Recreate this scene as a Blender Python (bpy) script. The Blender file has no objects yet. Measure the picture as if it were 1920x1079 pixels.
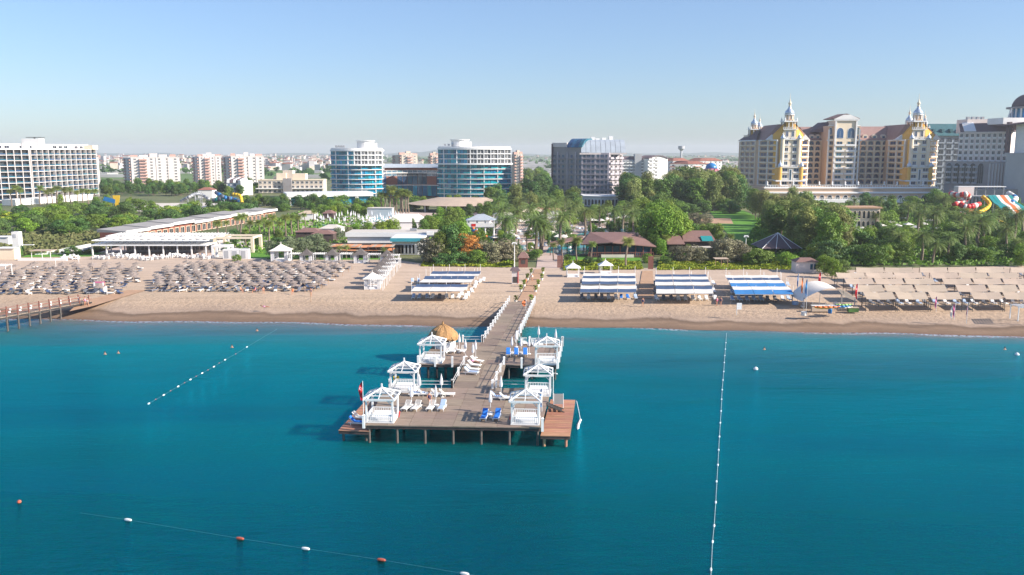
import bpy, math, random
from mathutils import Vector, noise as mnoise
import numpy as np
R = random.Random(7)
sc = bpy.context.scene
rad = math.radians
# ---------------- camera, world, sun, exposure ----------------
F = 1600.0; CX, CY = 960.0, 539.5; HC = 30.0
PITCH = math.atan(254.5 / F)
cd = bpy.data.cameras.new('camera'); cam = bpy.data.objects.new('camera', cd)
sc.collection.objects.link(cam); sc.camera = cam
cd.sensor_width = 36; cd.lens = F / 1920 * 36; cd.clip_start = 0.5; cd.clip_end = 20000
cam.location = (0, 0, HC); cam.rotation_euler = (math.pi / 2 - PITCH, 0, 0)
SUN_EL = 27.0; SUN_AZ = 107.0      # azimuth clockwise from +Y
w = bpy.data.worlds.new('World'); sc.world = w; w.use_nodes = True
nt = w.node_tree; bg = nt.nodes['Background']
sky = nt.nodes.new('ShaderNodeTexSky'); sky.sky_type = 'NISHITA'; sky.sun_disc = False
sky.sun_elevation = rad(SUN_EL); sky.sun_rotation = rad(SUN_AZ)
sky.altitude = 0; sky.air_density = 1.1; sky.dust_density = 0.45; sky.ozone_density = 4.0
wb = nt.nodes.new('ShaderNodeMix'); wb.data_type = 'RGBA'; wb.blend_type = 'MULTIPLY'; wb.inputs[0].default_value = 1; wb.inputs[7].default_value = (.69, .775, .95, 1)   # white balance of the whole sky
nt.links.new(sky.outputs[0], wb.inputs[6]); veil = nt.nodes.new('ShaderNodeMix'); veil.data_type = 'RGBA'; veil.inputs[0].default_value = .2; veil.inputs[7].default_value = (2.9, 3.4, 4.1, 1)
nt.links.new(wb.outputs[2], veil.inputs[6]); nt.links.new(veil.outputs[2], bg.inputs[0]); bg.inputs[1].default_value = 0.094
sd = bpy.data.lights.new('sun', 'SUN'); sun = bpy.data.objects.new('sun', sd); sc.collection.objects.link(sun)
sd.energy = 5.0; sd.angle = rad(0.6); sd.color = (1.0, 0.90, 0.78)
sv = Vector((math.sin(rad(SUN_AZ)) * math.cos(rad(SUN_EL)), math.cos(rad(SUN_AZ)) * math.cos(rad(SUN_EL)), math.sin(rad(SUN_EL))))
sun.rotation_euler = (-sv).to_track_quat('-Z', 'Y').to_euler(); sun.location = (60, 0, 90)
sc.view_settings.view_transform = 'Standard'; sc.view_settings.look = 'None'
sc.view_settings.exposure = 1.0; sc.view_settings.gamma = 1.0; sc.view_settings.use_curve_mapping = False
sc.cycles.max_bounces = 6; sc.cycles.volume_bounces = 0; sc.cycles.transparent_max_bounces = 6
sc.cycles.diffuse_bounces = 2; sc.cycles.glossy_bounces = 3
sc.cycles.use_denoising = True
# ---------------- projection helpers ----------------
cp, sp = math.cos(PITCH), math.sin(PITCH)
LAND = 1.5; DECK = 2.0
def ray(px, py):
    a, b = (px - CX) / F, (CY - py) / F
    return Vector((a, cp + b * sp, -sp + b * cp))
def P(px, py, z=LAND):                       # the place at height z seen at a pixel
    d = ray(px, py); t = (z - HC) / d.z
    return Vector((d.x * t, d.y * t, z))
def PZ(py, Y): d = ray(CX, py); return HC + d.z * Y / d.y
def PX(px, Y, z): return (px - CX) / F * (Y * cp + (HC - z) * sp)
def mpp(Y, z=5): return (Y * cp + (HC - z) * sp) / F   # metres per photo pixel
# ---------------- mesh builder ----------------
class MB:
    def __init__(s): s.v = []; s.f = []; s.m = []
    def add(s, vs, fs, m=0):
        o = len(s.v); s.v += [tuple(a) for a in vs]
        s.f += [tuple(i + o for i in f) for f in fs]; s.m += [m] * len(fs)
    def box(s, c, d, rz=0.0, m=0):           # centre, full sizes
        x, y, z = d[0] / 2, d[1] / 2, d[2] / 2; ca, sa = math.cos(rz), math.sin(rz)
        vs = []
        for k in (-z, z):
            for (i, j) in ((-x, -y), (x, -y), (x, y), (-x, y)):
                vs.append((c[0] + i * ca - j * sa, c[1] + i * sa + j * ca, c[2] + k))
        s.add(vs, [(3, 2, 1, 0), (4, 5, 6, 7), (0, 1, 5, 4), (1, 2, 6, 5), (2, 3, 7, 6), (3, 0, 4, 7)], m)
    def b0(s, x0, x1, y0, y1, z0, z1, m=0): s.box(((x0+x1)/2, (y0+y1)/2, (z0+z1)/2), (x1-x0, y1-y0, z1-z0), 0, m)
    def frus(s, bot, top, m=0):              # polygon rings of equal length
        n = len(bot)
        s.add(list(bot) + list(top), [tuple(range(n - 1, -1, -1)), tuple(range(n, 2 * n))] + [(i, (i+1) % n, n + (i+1) % n, n + i) for i in range(n)], m)
    def prism(s, poly, z0, z1, m=0): s.frus([(p[0], p[1], z0) for p in poly], [(p[0], p[1], z1) for p in poly], m)
    def tube(s, a, b, r, n=6, r2=None, m=0):
        a, b = Vector(a), Vector(b); d = (b - a)
        if d.length < 1e-6: return
        d.normalize(); u = d.orthogonal().normalized(); w_ = d.cross(u); r2 = r if r2 is None else r2
        A = [a + (u * math.cos(2*math.pi*i/n) + w_ * math.sin(2*math.pi*i/n)) * r for i in range(n)]
        B = [b + (u * math.cos(2*math.pi*i/n) + w_ * math.sin(2*math.pi*i/n)) * r2 for i in range(n)]
        s.frus(A, B, m)
    def beam(s, a, b, w_, h, m=0):           # bar with a rectangular section, upright
        a, b = Vector(a), Vector(b); d = (b - a).normalized()
        u = Vector((d.y, -d.x, 0)); u = u.normalized() if u.length > 1e-4 else Vector((1, 0, 0)); v = u.cross(d)
        q = [u * (i * w_ / 2) + v * (j * h / 2) for i, j in ((-1, -1), (1, -1), (1, 1), (-1, 1))]
        s.frus([a + k for k in q], [b + k for k in q], m)
    def lathe(s, c, prof, n=12, m=0):
        vs = []; fs = []
        for (r, z) in prof:
            for i in range(n):
                t = 2 * math.pi * i / n; vs.append((c[0] + r * math.cos(t), c[1] + r * math.sin(t), c[2] + z))
        for k in range(len(prof) - 1):
            for i in range(n):
                j = (i + 1) % n; fs.append((k*n+i, k*n+j, (k+1)*n+j, (k+1)*n+i))
        fs.append(tuple(range(n - 1, -1, -1))); L = (len(prof) - 1) * n; fs.append(tuple(L + i for i in range(n)))
        s.add(vs, fs, m)
    def mesh(s, name, mats, smooth=False):
        me = bpy.data.meshes.new(name); me.from_pydata(s.v, [], s.f)
        for m in (mats if isinstance(mats, (list, tuple)) else [mats]): me.materials.append(m)
        if any(s.m): me.polygons.foreach_set('material_index', s.m)
        if smooth: me.polygons.foreach_set('use_smooth', [True] * len(s.f))
        me.update(); return me
col = sc.collection
def tag(o, label=None, cat=None, group=None, kind=None):
    if label: o['label'] = label
    if cat: o['category'] = cat
    if group: o['group'] = group
    if kind: o['kind'] = kind
    return o
def ob(name, me, parent=None, loc=(0, 0, 0), rz=0.0, **kw):
    o = bpy.data.objects.new(name, me); col.objects.link(o); o.location = loc
    if rz: o.rotation_euler = (0, 0, rz)
    if parent is not None: o.parent = parent
    return tag(o, **kw) if kw else o
def thing(name, label, cat, loc=(0, 0, 0), rz=0.0, group=None):
    return ob(name, None, None, loc, rz, label=label, cat=cat, group=group)
def W(E, mb, name, mats, smooth=False, label=None):      # part given in world coordinates, under an unrotated thing
    if not mb.v: return None
    o = ob(name, mb.mesh(name, mats, smooth), E, -E.location)
    if label: o['label'] = label
    return o
def copy_tree(o, loc, rz=0.0, label=None, group=None, parent=None, scale=None):
    c = o.copy(); col.objects.link(c); c.parent = parent
    if parent is None:
        c.location = loc; c.rotation_euler = (0, 0, rz)
        if scale: c.scale = scale if isinstance(scale, tuple) else (scale,) * 3
        if label: c['label'] = label
        if group: c['group'] = group
    for ch in o.children: copy_tree(ch, None, parent=c)
    return c
class Proto:                                  # the first placing uses the thing itself, later ones copy it
    def __init__(s, root): s.root = root; s.used = False; s.kids = None
    def put(s, loc, rz=0.0, label=None, scale=None, group=None):
        if not s.used:
            s.used = True; o = s.root; o.location = loc; o.rotation_euler = (0, 0, rz)
            if scale: o.scale = scale if isinstance(scale, tuple) else (scale,) * 3
            if label: o['label'] = label
            if group: o['group'] = group
            return o
        return copy_tree(s.root, loc, rz, label, group, scale=scale or (1, 1, 1))
ORD = 'first second third fourth fifth sixth seventh eighth ninth tenth eleventh twelfth thirteenth fourteenth fifteenth sixteenth seventeenth eighteenth nineteenth twentieth'.split()
ORD += ['twenty-' + a for a in ORD[:9]] + ['thirtieth'] + ['thirty-' + a for a in ORD[:9]] + ['fortieth'] + ['forty-' + a for a in ORD[:9]] + ['fiftieth'] + ['fifty-' + a for a in ORD[:9]] + ['sixtieth'] + ['sixty-' + a for a in ORD[:9]] + ['seventieth'] + ['seventy-' + a for a in ORD[:9]]
def nth(i): return ORD[i] if i < len(ORD) else 'far'
# ---------------- materials ----------------
def mat(name, c, rough=0.7, metal=0.0, var=0.12, scale=1.5, obj=0.0, bump=0.0, bscale=8.0, spec=0.4, c2=None, stretch=None, trans=0.0):
    m = bpy.data.materials.new(name); m.use_nodes = True; n = m.node_tree.nodes; l = m.node_tree.links
    b = n['Principled BSDF']; b.inputs['Roughness'].default_value = rough; b.inputs['Metallic'].default_value = metal
    b.inputs['Specular IOR Level'].default_value = spec
    geo = n.new('ShaderNodeNewGeometry'); mp = n.new('ShaderNodeMapping'); l.new(geo.outputs['Position'], mp.inputs[0])
    if stretch: mp.inputs['Scale'].default_value = stretch
    t = n.new('ShaderNodeTexNoise'); t.inputs['Scale'].default_value = scale; t.inputs['Detail'].default_value = 5; t.inputs['Roughness'].default_value = 0.6
    l.new(mp.outputs[0], t.inputs['Vector'])
    mx = n.new('ShaderNodeMix'); mx.data_type = 'RGBA'
    hi = c2 if c2 else tuple(min(1, x * (1 + var)) for x in c); lo = c if c2 else tuple(x * (1 - var) for x in c)
    mx.inputs[6].default_value = (*lo, 1); mx.inputs[7].default_value = (*hi, 1)
    rp = n.new('ShaderNodeMapRange'); rp.inputs[1].default_value = 0.3; rp.inputs[2].default_value = 0.7
    l.new(t.outputs[0], rp.inputs[0]); l.new(rp.outputs[0], mx.inputs[0]); out = mx.outputs[2]
    if obj:
        oi = n.new('ShaderNodeObjectInfo'); hs = n.new('ShaderNodeHueSaturation'); mr = n.new('ShaderNodeMapRange')
        mr.inputs[3].default_value = 1 - obj; mr.inputs[4].default_value = 1 + obj
        l.new(oi.outputs['Random'], mr.inputs[0]); l.new(mr.outputs[0], hs.inputs['Value']); l.new(out, hs.inputs['Color'])
        m2 = n.new('ShaderNodeMath'); m2.operation = 'MULTIPLY'; m2.inputs[1].default_value = 7.31
        fr = n.new('ShaderNodeMath'); fr.operation = 'FRACT'; l.new(oi.outputs['Random'], m2.inputs[0]); l.new(m2.outputs[0], fr.inputs[0])
        hr = n.new('ShaderNodeMapRange'); hr.inputs[3].default_value = 0.5 - obj * 0.08; hr.inputs[4].default_value = 0.5 + obj * 0.08
        l.new(fr.outputs[0], hr.inputs[0]); l.new(hr.outputs[0], hs.inputs['Hue']); out = hs.outputs[0]
    l.new(out, b.inputs['Base Color'])
    if bump:
        t2 = n.new('ShaderNodeTexNoise'); t2.inputs['Scale'].default_value = bscale; t2.inputs['Detail'].default_value = 6; l.new(mp.outputs[0], t2.inputs['Vector'])
        bp = n.new('ShaderNodeBump'); bp.inputs['Strength'].default_value = bump; bp.inputs['Distance'].default_value = 0.3
        l.new(t2.outputs[0], bp.inputs['Height']); l.new(bp.outputs[0], b.inputs['Normal'])
    if trans:
        tr = n.new('ShaderNodeBsdfTranslucent'); ms = n.new('ShaderNodeMixShader'); ms.inputs[0].default_value = trans
        l.new(out, tr.inputs['Color']); l.new(b.outputs[0], ms.inputs[1]); l.new(tr.outputs[0], ms.inputs[2]); l.new(ms.outputs[0], n['Material Output'].inputs[0])
    return m
M = {}
def mm(k, *a, **kw): M[k] = mat(k, *a, **kw)
mm('white', (.74, .74, .73), .45, var=.04, scale=.6)
mm('white_wall', (.74, .73, .71), .8, var=.06, scale=.15)
mm('pink_wall', (.66, .59, .56), .8, var=.06, scale=.15)
mm('grey_wall', (.40, .41, .43), .8, var=.08, scale=.1)
mm('stone_wall', (.30, .28, .28), .85, var=.10, scale=.2)
mm('beige_wall', (.58, .50, .42), .85, var=.08, scale=.2)
mm('cream', (.74, .63, .48), .8, var=.06, scale=.2)
mm('ochre', (.72, .42, .09), .8, var=.10, scale=.2)
mm('peach', (.60, .42, .28), .8, var=.08, scale=.2)
mm('glass_dark', (.025, .035, .05), .12, var=.3, scale=.4, obj=.35, spec=.6)
mm('glass_teal', (.01, .25, .36), .10, var=.35, scale=.25, obj=.4, spec=.7)
mm('glass_blue', (.02, .09, .16), .12, var=.3, scale=.3, obj=.35, spec=.6)
mm('brown_roof', (.20, .115, .10), .8, var=.12, scale=.5)
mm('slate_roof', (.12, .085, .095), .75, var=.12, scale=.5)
mm('red_roof', (.27, .11, .08), .8, var=.15, scale=.5)
mm('shade_wall', (.20, .24, .29), .8, var=.08, scale=.2)  # shade thrown by the castle hotel is put into this wall colour
mm('lilac_wall', (.40, .37, .40), .8, var=.08, scale=.2)
mm('tower_wall', (.64, .60, .58), .8, var=.08, scale=.2)
mm('castle_roof', (.27, .17, .155), .8, var=.12, scale=.4)
mm('teal_roof', (.02, .095, .115), .6, var=.15, scale=.3)
mm('silver', (.50, .58, .68), .35, metal=.5, var=.1, scale=1)
mm('steel_roof', (.48, .53, .57), .4, metal=.3, var=.1, scale=.3)
mm('grey_roof', (.30, .29, .28), .85, var=.12, scale=.4)
mm('flat_roof', (.52, .48, .43), .9, var=.10, scale=.4)
mm('brick', (.27, .10, .07), .85, var=.15, scale=.8)
mm('orange_fabric', (.62, .27, .13), .8, var=.15, scale=1.2)
mm('wood_deck', (.25, .19, .145), .7, var=.32, scale=1.0, obj=.16, bump=.15, bscale=6, stretch=(.5, 7, 1))
mm('wood_red', (.40, .20, .12), .6, var=.25, scale=1.2, obj=.16, stretch=(.6, 5, 1))
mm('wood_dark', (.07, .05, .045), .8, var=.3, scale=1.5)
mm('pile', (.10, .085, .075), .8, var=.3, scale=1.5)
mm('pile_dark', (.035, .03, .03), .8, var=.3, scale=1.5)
mm('wood_tan', (.42, .26, .16), .8, var=.15, scale=1)
mm('thatch', (.40, .23, .10), .95, var=.35, scale=2.2, bump=.5, bscale=9, stretch=(3, 3, .6))
mm('thatch_grey', (.26, .215, .19), .95, var=.25, scale=1.6, obj=.10, bump=.4, bscale=6)
mm('thatch_dark', (.12, .105, .10), .95, var=.25, scale=1.6, obj=.08)
mm('cushion', (.74, .74, .76), .85, var=.05, scale=1)
mm('plastic_white', (.80, .79, .76), .4, var=.03, scale=1)
mm('plastic_grey', (.16, .17, .20), .5, var=.15, scale=1, obj=.3)
mm('towel_blue', (.02, .17, .58), .9, var=.10, scale=3)
mm('towel_pale', (.36, .47, .66), .9, var=.10, scale=3)
mm('towel_navy', (.04, .07, .16), .9, var=.10, scale=3)
mm('canvas_white', (.78, .74, .68), .8, var=.06, scale=.6, trans=.12)
mm('canvas_tan', (.50, .395, .30), .85, var=.09, scale=.35, obj=.07, trans=.08)
mm('canvas_navy', (.045, .085, .17), .8, var=.10, scale=.6)
mm('canvas_blue', (.03, .19, .46), .8, var=.10, scale=.6)
mm('canvas_teal', (.04, .30, .38), .8, var=.1, scale=.6)
mm('canvas_orange', (.75, .22, .08), .8, var=.1, scale=.6)
mm('canvas_pink', (.62, .16, .30), .8, var=.1, scale=.6)
mm('flag_red', (.62, .02, .03), .7, var=.1, scale=2)
mm('flag_blue', (.02, .20, .48), .7, var=.1, scale=2)
mm('yellow', (.75, .47, .03), .5, var=.08, scale=2)
mm('slide_teal', (.02, .24, .24), .35, var=.1, scale=1)
mm('slide_red', (.55, .03, .03), .35, var=.1, scale=1)
mm('slide_orange', (.70, .18, .05), .35, var=.1, scale=1)
mm('slide_blue', (.02, .17, .42), .35, var=.1, scale=1)
mm('slide_grey', (.10, .12, .16), .4, var=.1, scale=1)
mm('slide_green', (.30, .50, .14), .4, var=.1, scale=1)
mm('metal_grey', (.35, .36, .38), .45, metal=.4, var=.06, scale=2)
mm('metal_dark', (.06, .055, .05), .5, var=.1, scale=2)
mm('rail_brown', (.20, .08, .06), .7, var=.15, scale=2)
mm('skin', (.50, .25, .16), .6, var=.05, scale=5)
mm('hair', (.04, .025, .02), .7, var=.1, scale=9)
mm('cloth_dark', (.05, .04, .09), .85, var=.1, scale=5)
mm('cloth_pink', (.62, .28, .42), .85, var=.1, scale=5)
mm('cloth_white', (.75, .75, .75), .85, var=.1, scale=5)
mm('buoy_red', (.45, .10, .06), .5, var=.15, scale=5)
mm('rope', (.10, .24, .26), .8, var=.1, scale=5)
mm('clay_pot', (.72, .70, .66), .7, var=.05, scale=3)
mm('bark', (.14, .10, .075), .9, var=.25, scale=3)
mm('palm_bark', (.20, .155, .12), .9, var=.3, scale=3)
mm('leaf_palm', (.15, .215, .05), .6, var=.30, scale=.9, obj=.22, trans=.25)
mm('leaf_fan', (.20, .26, .05), .6, var=.30, scale=.9, obj=.22, trans=.25)
mm('leaf_dark', (.07, .145, .030), .65, var=.40, scale=.45, obj=.25, trans=.2)
mm('leaf_mid', (.13, .22, .028), .65, var=.40, scale=.45, obj=.28, trans=.25)
mm('leaf_bright', (.17, .28, .025), .65, var=.35, scale=.5, obj=.22, trans=.3)
mm('leaf_euc', (.20, .235, .060), .65, var=.38, scale=.4, obj=.22, trans=.25)
mm('leaf_olive', (.15, .19, .10), .65, var=.25, scale=.6, obj=.15, trans=.2)
mm('leaf_grey', (.20, .185, .11), .7, var=.30, scale=.6, obj=.2, trans=.2)
mm('leaf_orange', (.55, .24, .05), .7, var=.35, scale=.8, trans=.25)
mm('grass', (.11, .22, .022), .85, var=.20, scale=.25, bump=.2, bscale=4)
mm('lawn', (.09, .24, .015), .85, var=.15, scale=.3, bump=.2, bscale=4)
mm('dune_green', (.17, .27, .015), .8, var=.4, scale=.5, trans=.2, c2=(.30, .30, .02))
mm('field_green', (.10, .17, .045), .9, var=.2, scale=.02)
mm('field_tan', (.30, .26, .17), .9, var=.2, scale=.03)
mm('wall_red', (.52, .33, .28), .85, var=.08, scale=.4)
mm('glass_navy', (.02, .05, .11), .15, var=.3, scale=.4, obj=.3, spec=.5)
mm('plaza', (.48, .37, .32), .85, var=.10, scale=.5)
mm('plaza_pale', (.58, .53, .47), .85, var=.10, scale=.3)
mm('asphalt', (.06, .06, .062), .9, var=.15, scale=.5)
mm('pool', (.03, .36, .46), .06, var=.12, scale=.5, bump=.03, bscale=2, spec=.5)
mm('reed', (.20, .19, .085), .9, var=.35, scale=.35, trans=.2, c2=(.10, .14, .04))
mm('hill', (.10, .14, .10), .95, var=.2, scale=.003)
mm('town_white', (.42, .41, .41), .9, var=.2, scale=.02)
# ---------------- ground, beach, sea ----------------
_sh = [(-500, 601), (-100, 599), (100, 598), (300, 602), (600, 607), (880, 611), (1060, 615), (1400, 619), (1600, 624), (1920, 633), (2500, 648)]
_shp = [P(a, b, 0.0) for a, b in _sh]
def shoreY(x):
    for a, b in zip(_shp, _shp[1:]):
        if x <= b.x: break
    t = (x - a.x) / (b.x - a.x); base = a.y + (b.y - a.y) * max(-2, min(3, t))
    return base + 0.7 * math.sin(x * .11) + 0.35 * math.sin(x * .31 + 1)
def sheet(name, pts, z, m, px=True, kind='structure', **kw):
    mb = MB(); v = [P(a, b, z) for a, b in pts] if px else [(a, b, z) for a, b in pts]
    mb.add(v, [tuple(range(len(v)))])
    o = ob(name, mb.mesh(name, M[m] if isinstance(m, str) else m)); o['kind'] = kind
    if o.data.polygons[0].normal.z < 0: o.data.flip_normals()
    return tag(o, **kw)
def grid_mesh(name, xs, rows, fn, m, attr):
    vs = []; at = []; fs = []
    for r in rows:
        for x in xs:
            v, a = fn(x, r); vs.append(v); at.append(a)
    n = len(xs)
    for j in range(len(rows) - 1):
        for i in range(n - 1): fs.append((j*n+i, j*n+i+1, (j+1)*n+i+1, (j+1)*n+i))
    me = bpy.data.meshes.new(name); me.from_pydata(vs, [], fs); me.materials.append(m)
    A = me.attributes.new(attr, 'FLOAT', 'POINT'); A.data.foreach_set('value', at)
    me.polygons.foreach_set('use_smooth', [True] * len(fs)); me.update(); return me
def beach_z(d):
    if d < 0: return 0.11 * d
    if d < 14: t = d / 14; return 1.5 * (0.5 * t + 0.5 * (t * t * (3 - 2 * t)))
    return 1.5
# sand material, driven by the distance from the waterline (wet sand, pebbly band, dry raked sand)
def sand_material():
    m = bpy.data.materials.new('sand'); m.use_nodes = True; n = m.node_tree.nodes; l = m.node_tree.links; b = n['Principled BSDF']
    a = n.new('ShaderNodeAttribute'); a.attribute_name = 'shore'; geo = n.new('ShaderNodeNewGeometry')
    def noise(s, det=6, st=None, ro=.6):
        t = n.new('ShaderNodeTexNoise'); t.inputs['Scale'].default_value = s; t.inputs['Detail'].default_value = det; t.inputs['Roughness'].default_value = ro
        if st:
            mp = n.new('ShaderNodeMapping'); mp.inputs['Scale'].default_value = st; l.new(geo.outputs['Position'], mp.inputs[0]); l.new(mp.outputs[0], t.inputs['Vector'])
        else: l.new(geo.outputs['Position'], t.inputs['Vector'])
        return t.outputs[0]
    def math_(op, x, y, cl=False):
        k = n.new('ShaderNodeMath'); k.operation = op; k.use_clamp = cl
        for i, q in enumerate((x, y)):
            if hasattr(q, 'links'): l.new(q, k.inputs[i])
            else: k.inputs[i].default_value = q
        return k.outputs[0]
    wob = math_('MULTIPLY', math_('SUBTRACT', noise(.12, 5, (1, .3, 1)), .5), 7.0)
    d = math_('ADD', a.outputs['Fac'], wob)
    cr = n.new('ShaderNodeValToRGB'); l.new(math_('DIVIDE', d, 60.0, True), cr.inputs[0]); e = cr.color_ramp.elements
    stops = [(0.0, (.17, .115, .080)), (.055, (.235, .160, .110)), (.085, (.15, .105, .075)), (.105, (.34, .255, .195)), (.20, (.42, .31, .22)), (.34, (.45, .34, .245)), (.6, (.48, .365, .275)), (1, (.47, .365, .285))]
    e[0].position = 0; e[0].color = (*stops[0][1], 1); e[1].position = 1; e[1].color = (*stops[-1][1], 1)
    for p, c in stops[1:-1]: q = e.new(p); q.color = (*c, 1)
    # fine grain, foot-trodden mottling, tractor raking streaks
    hs = n.new('ShaderNodeHueSaturation'); l.new(cr.outputs[0], hs.inputs['Color'])
    g = math_('ADD', math_('MULTIPLY', noise(1.3, 8), .36), math_('MULTIPLY', noise(.10, 5, (1, 2.5, 1)), .42))
    g = math_('ADD', g, math_('MULTIPLY', noise(.5, 3, (.15, 1.6, 1)), .42))
    l.new(math_('ADD', g, .40), hs.inputs['Value']); l.new(hs.outputs[0], b.inputs['Base Color'])
    b.inputs['Roughness'].default_value = .9; b.inputs['Specular IOR Level'].default_value = .15
    bp = n.new('ShaderNodeBump'); bp.inputs['Distance'].default_value = .35
    mr = n.new('ShaderNodeMapRange'); mr.inputs[1].default_value = 4; mr.inputs[2].default_value = 9; mr.inputs[3].default_value = .05; mr.inputs[4].default_value = .75
    mr2 = n.new('ShaderNodeMapRange'); mr2.inputs[1].default_value = 16; mr2.inputs[2].default_value = 30; mr2.inputs[3].default_value = 1; mr2.inputs[4].default_value = .4
    l.new(a.outputs['Fac'], mr.inputs[0]); l.new(a.outputs['Fac'], mr2.inputs[0])
    l.new(math_('MULTIPLY', mr.outputs[0], mr2.outputs[0]), bp.inputs['Strength']); l.new(noise(1.1, 5), bp.inputs['Height']); l.new(bp.outputs[0], b.inputs['Normal'])
    return m
M['sand'] = sand_material()
xs = [-260 + 2.5 * i for i in range(209)]
_back = [(-700, 484), (0, 486), (150, 484), (400, 486), (500, 490), (740, 490), (800, 499), (960, 504), (1060, 507), (1240, 506), (1480, 505), (1560, 512), (1700, 506), (1920, 502), (2700, 500)]
_bp = [P(a, b, LAND) for a, b in _back]
def backY(x):
    for a, b in zip(_bp, _bp[1:]):
        if x <= b.x: break
    return a.y + (b.y - a.y) * max(-1, min(2, (x - a.x) / (b.x - a.x)))
rows = [-30, -15, -6, -3, -1, 0, 1, 2, 3, 4, 5, 6, 7, 8.5, 10, 12, 14, 17] + [('b', t / 12) for t in range(1, 13)]
def bfn(x, r):
    s = shoreY(x)
    if isinstance(r, tuple): d = 17 + (backY(x) + 3 - s - 17) * r[1]
    else: d = r
    z = beach_z(d)
    if d > 16 and d < 60: z += .06 * mnoise.noise(Vector((x * .2, d * .2, 0)))
    return (x, s + d, z), d
ob('beach', grid_mesh('beach', xs, rows, bfn, M['sand'], 'shore'))['kind'] = 'structure'
# base ground to the horizon
def ground_material():
    m = mat('ground_soil', (.06, .10, .03), .95, var=.3, scale=.03, c2=(.17, .17, .08)); return m
M['ground'] = ground_material()
sheet('ground', [(-9000, 178), (9000, 178), (9000, 6900), (-9000, 6900)], 1.34, 'ground', px=False)
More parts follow.
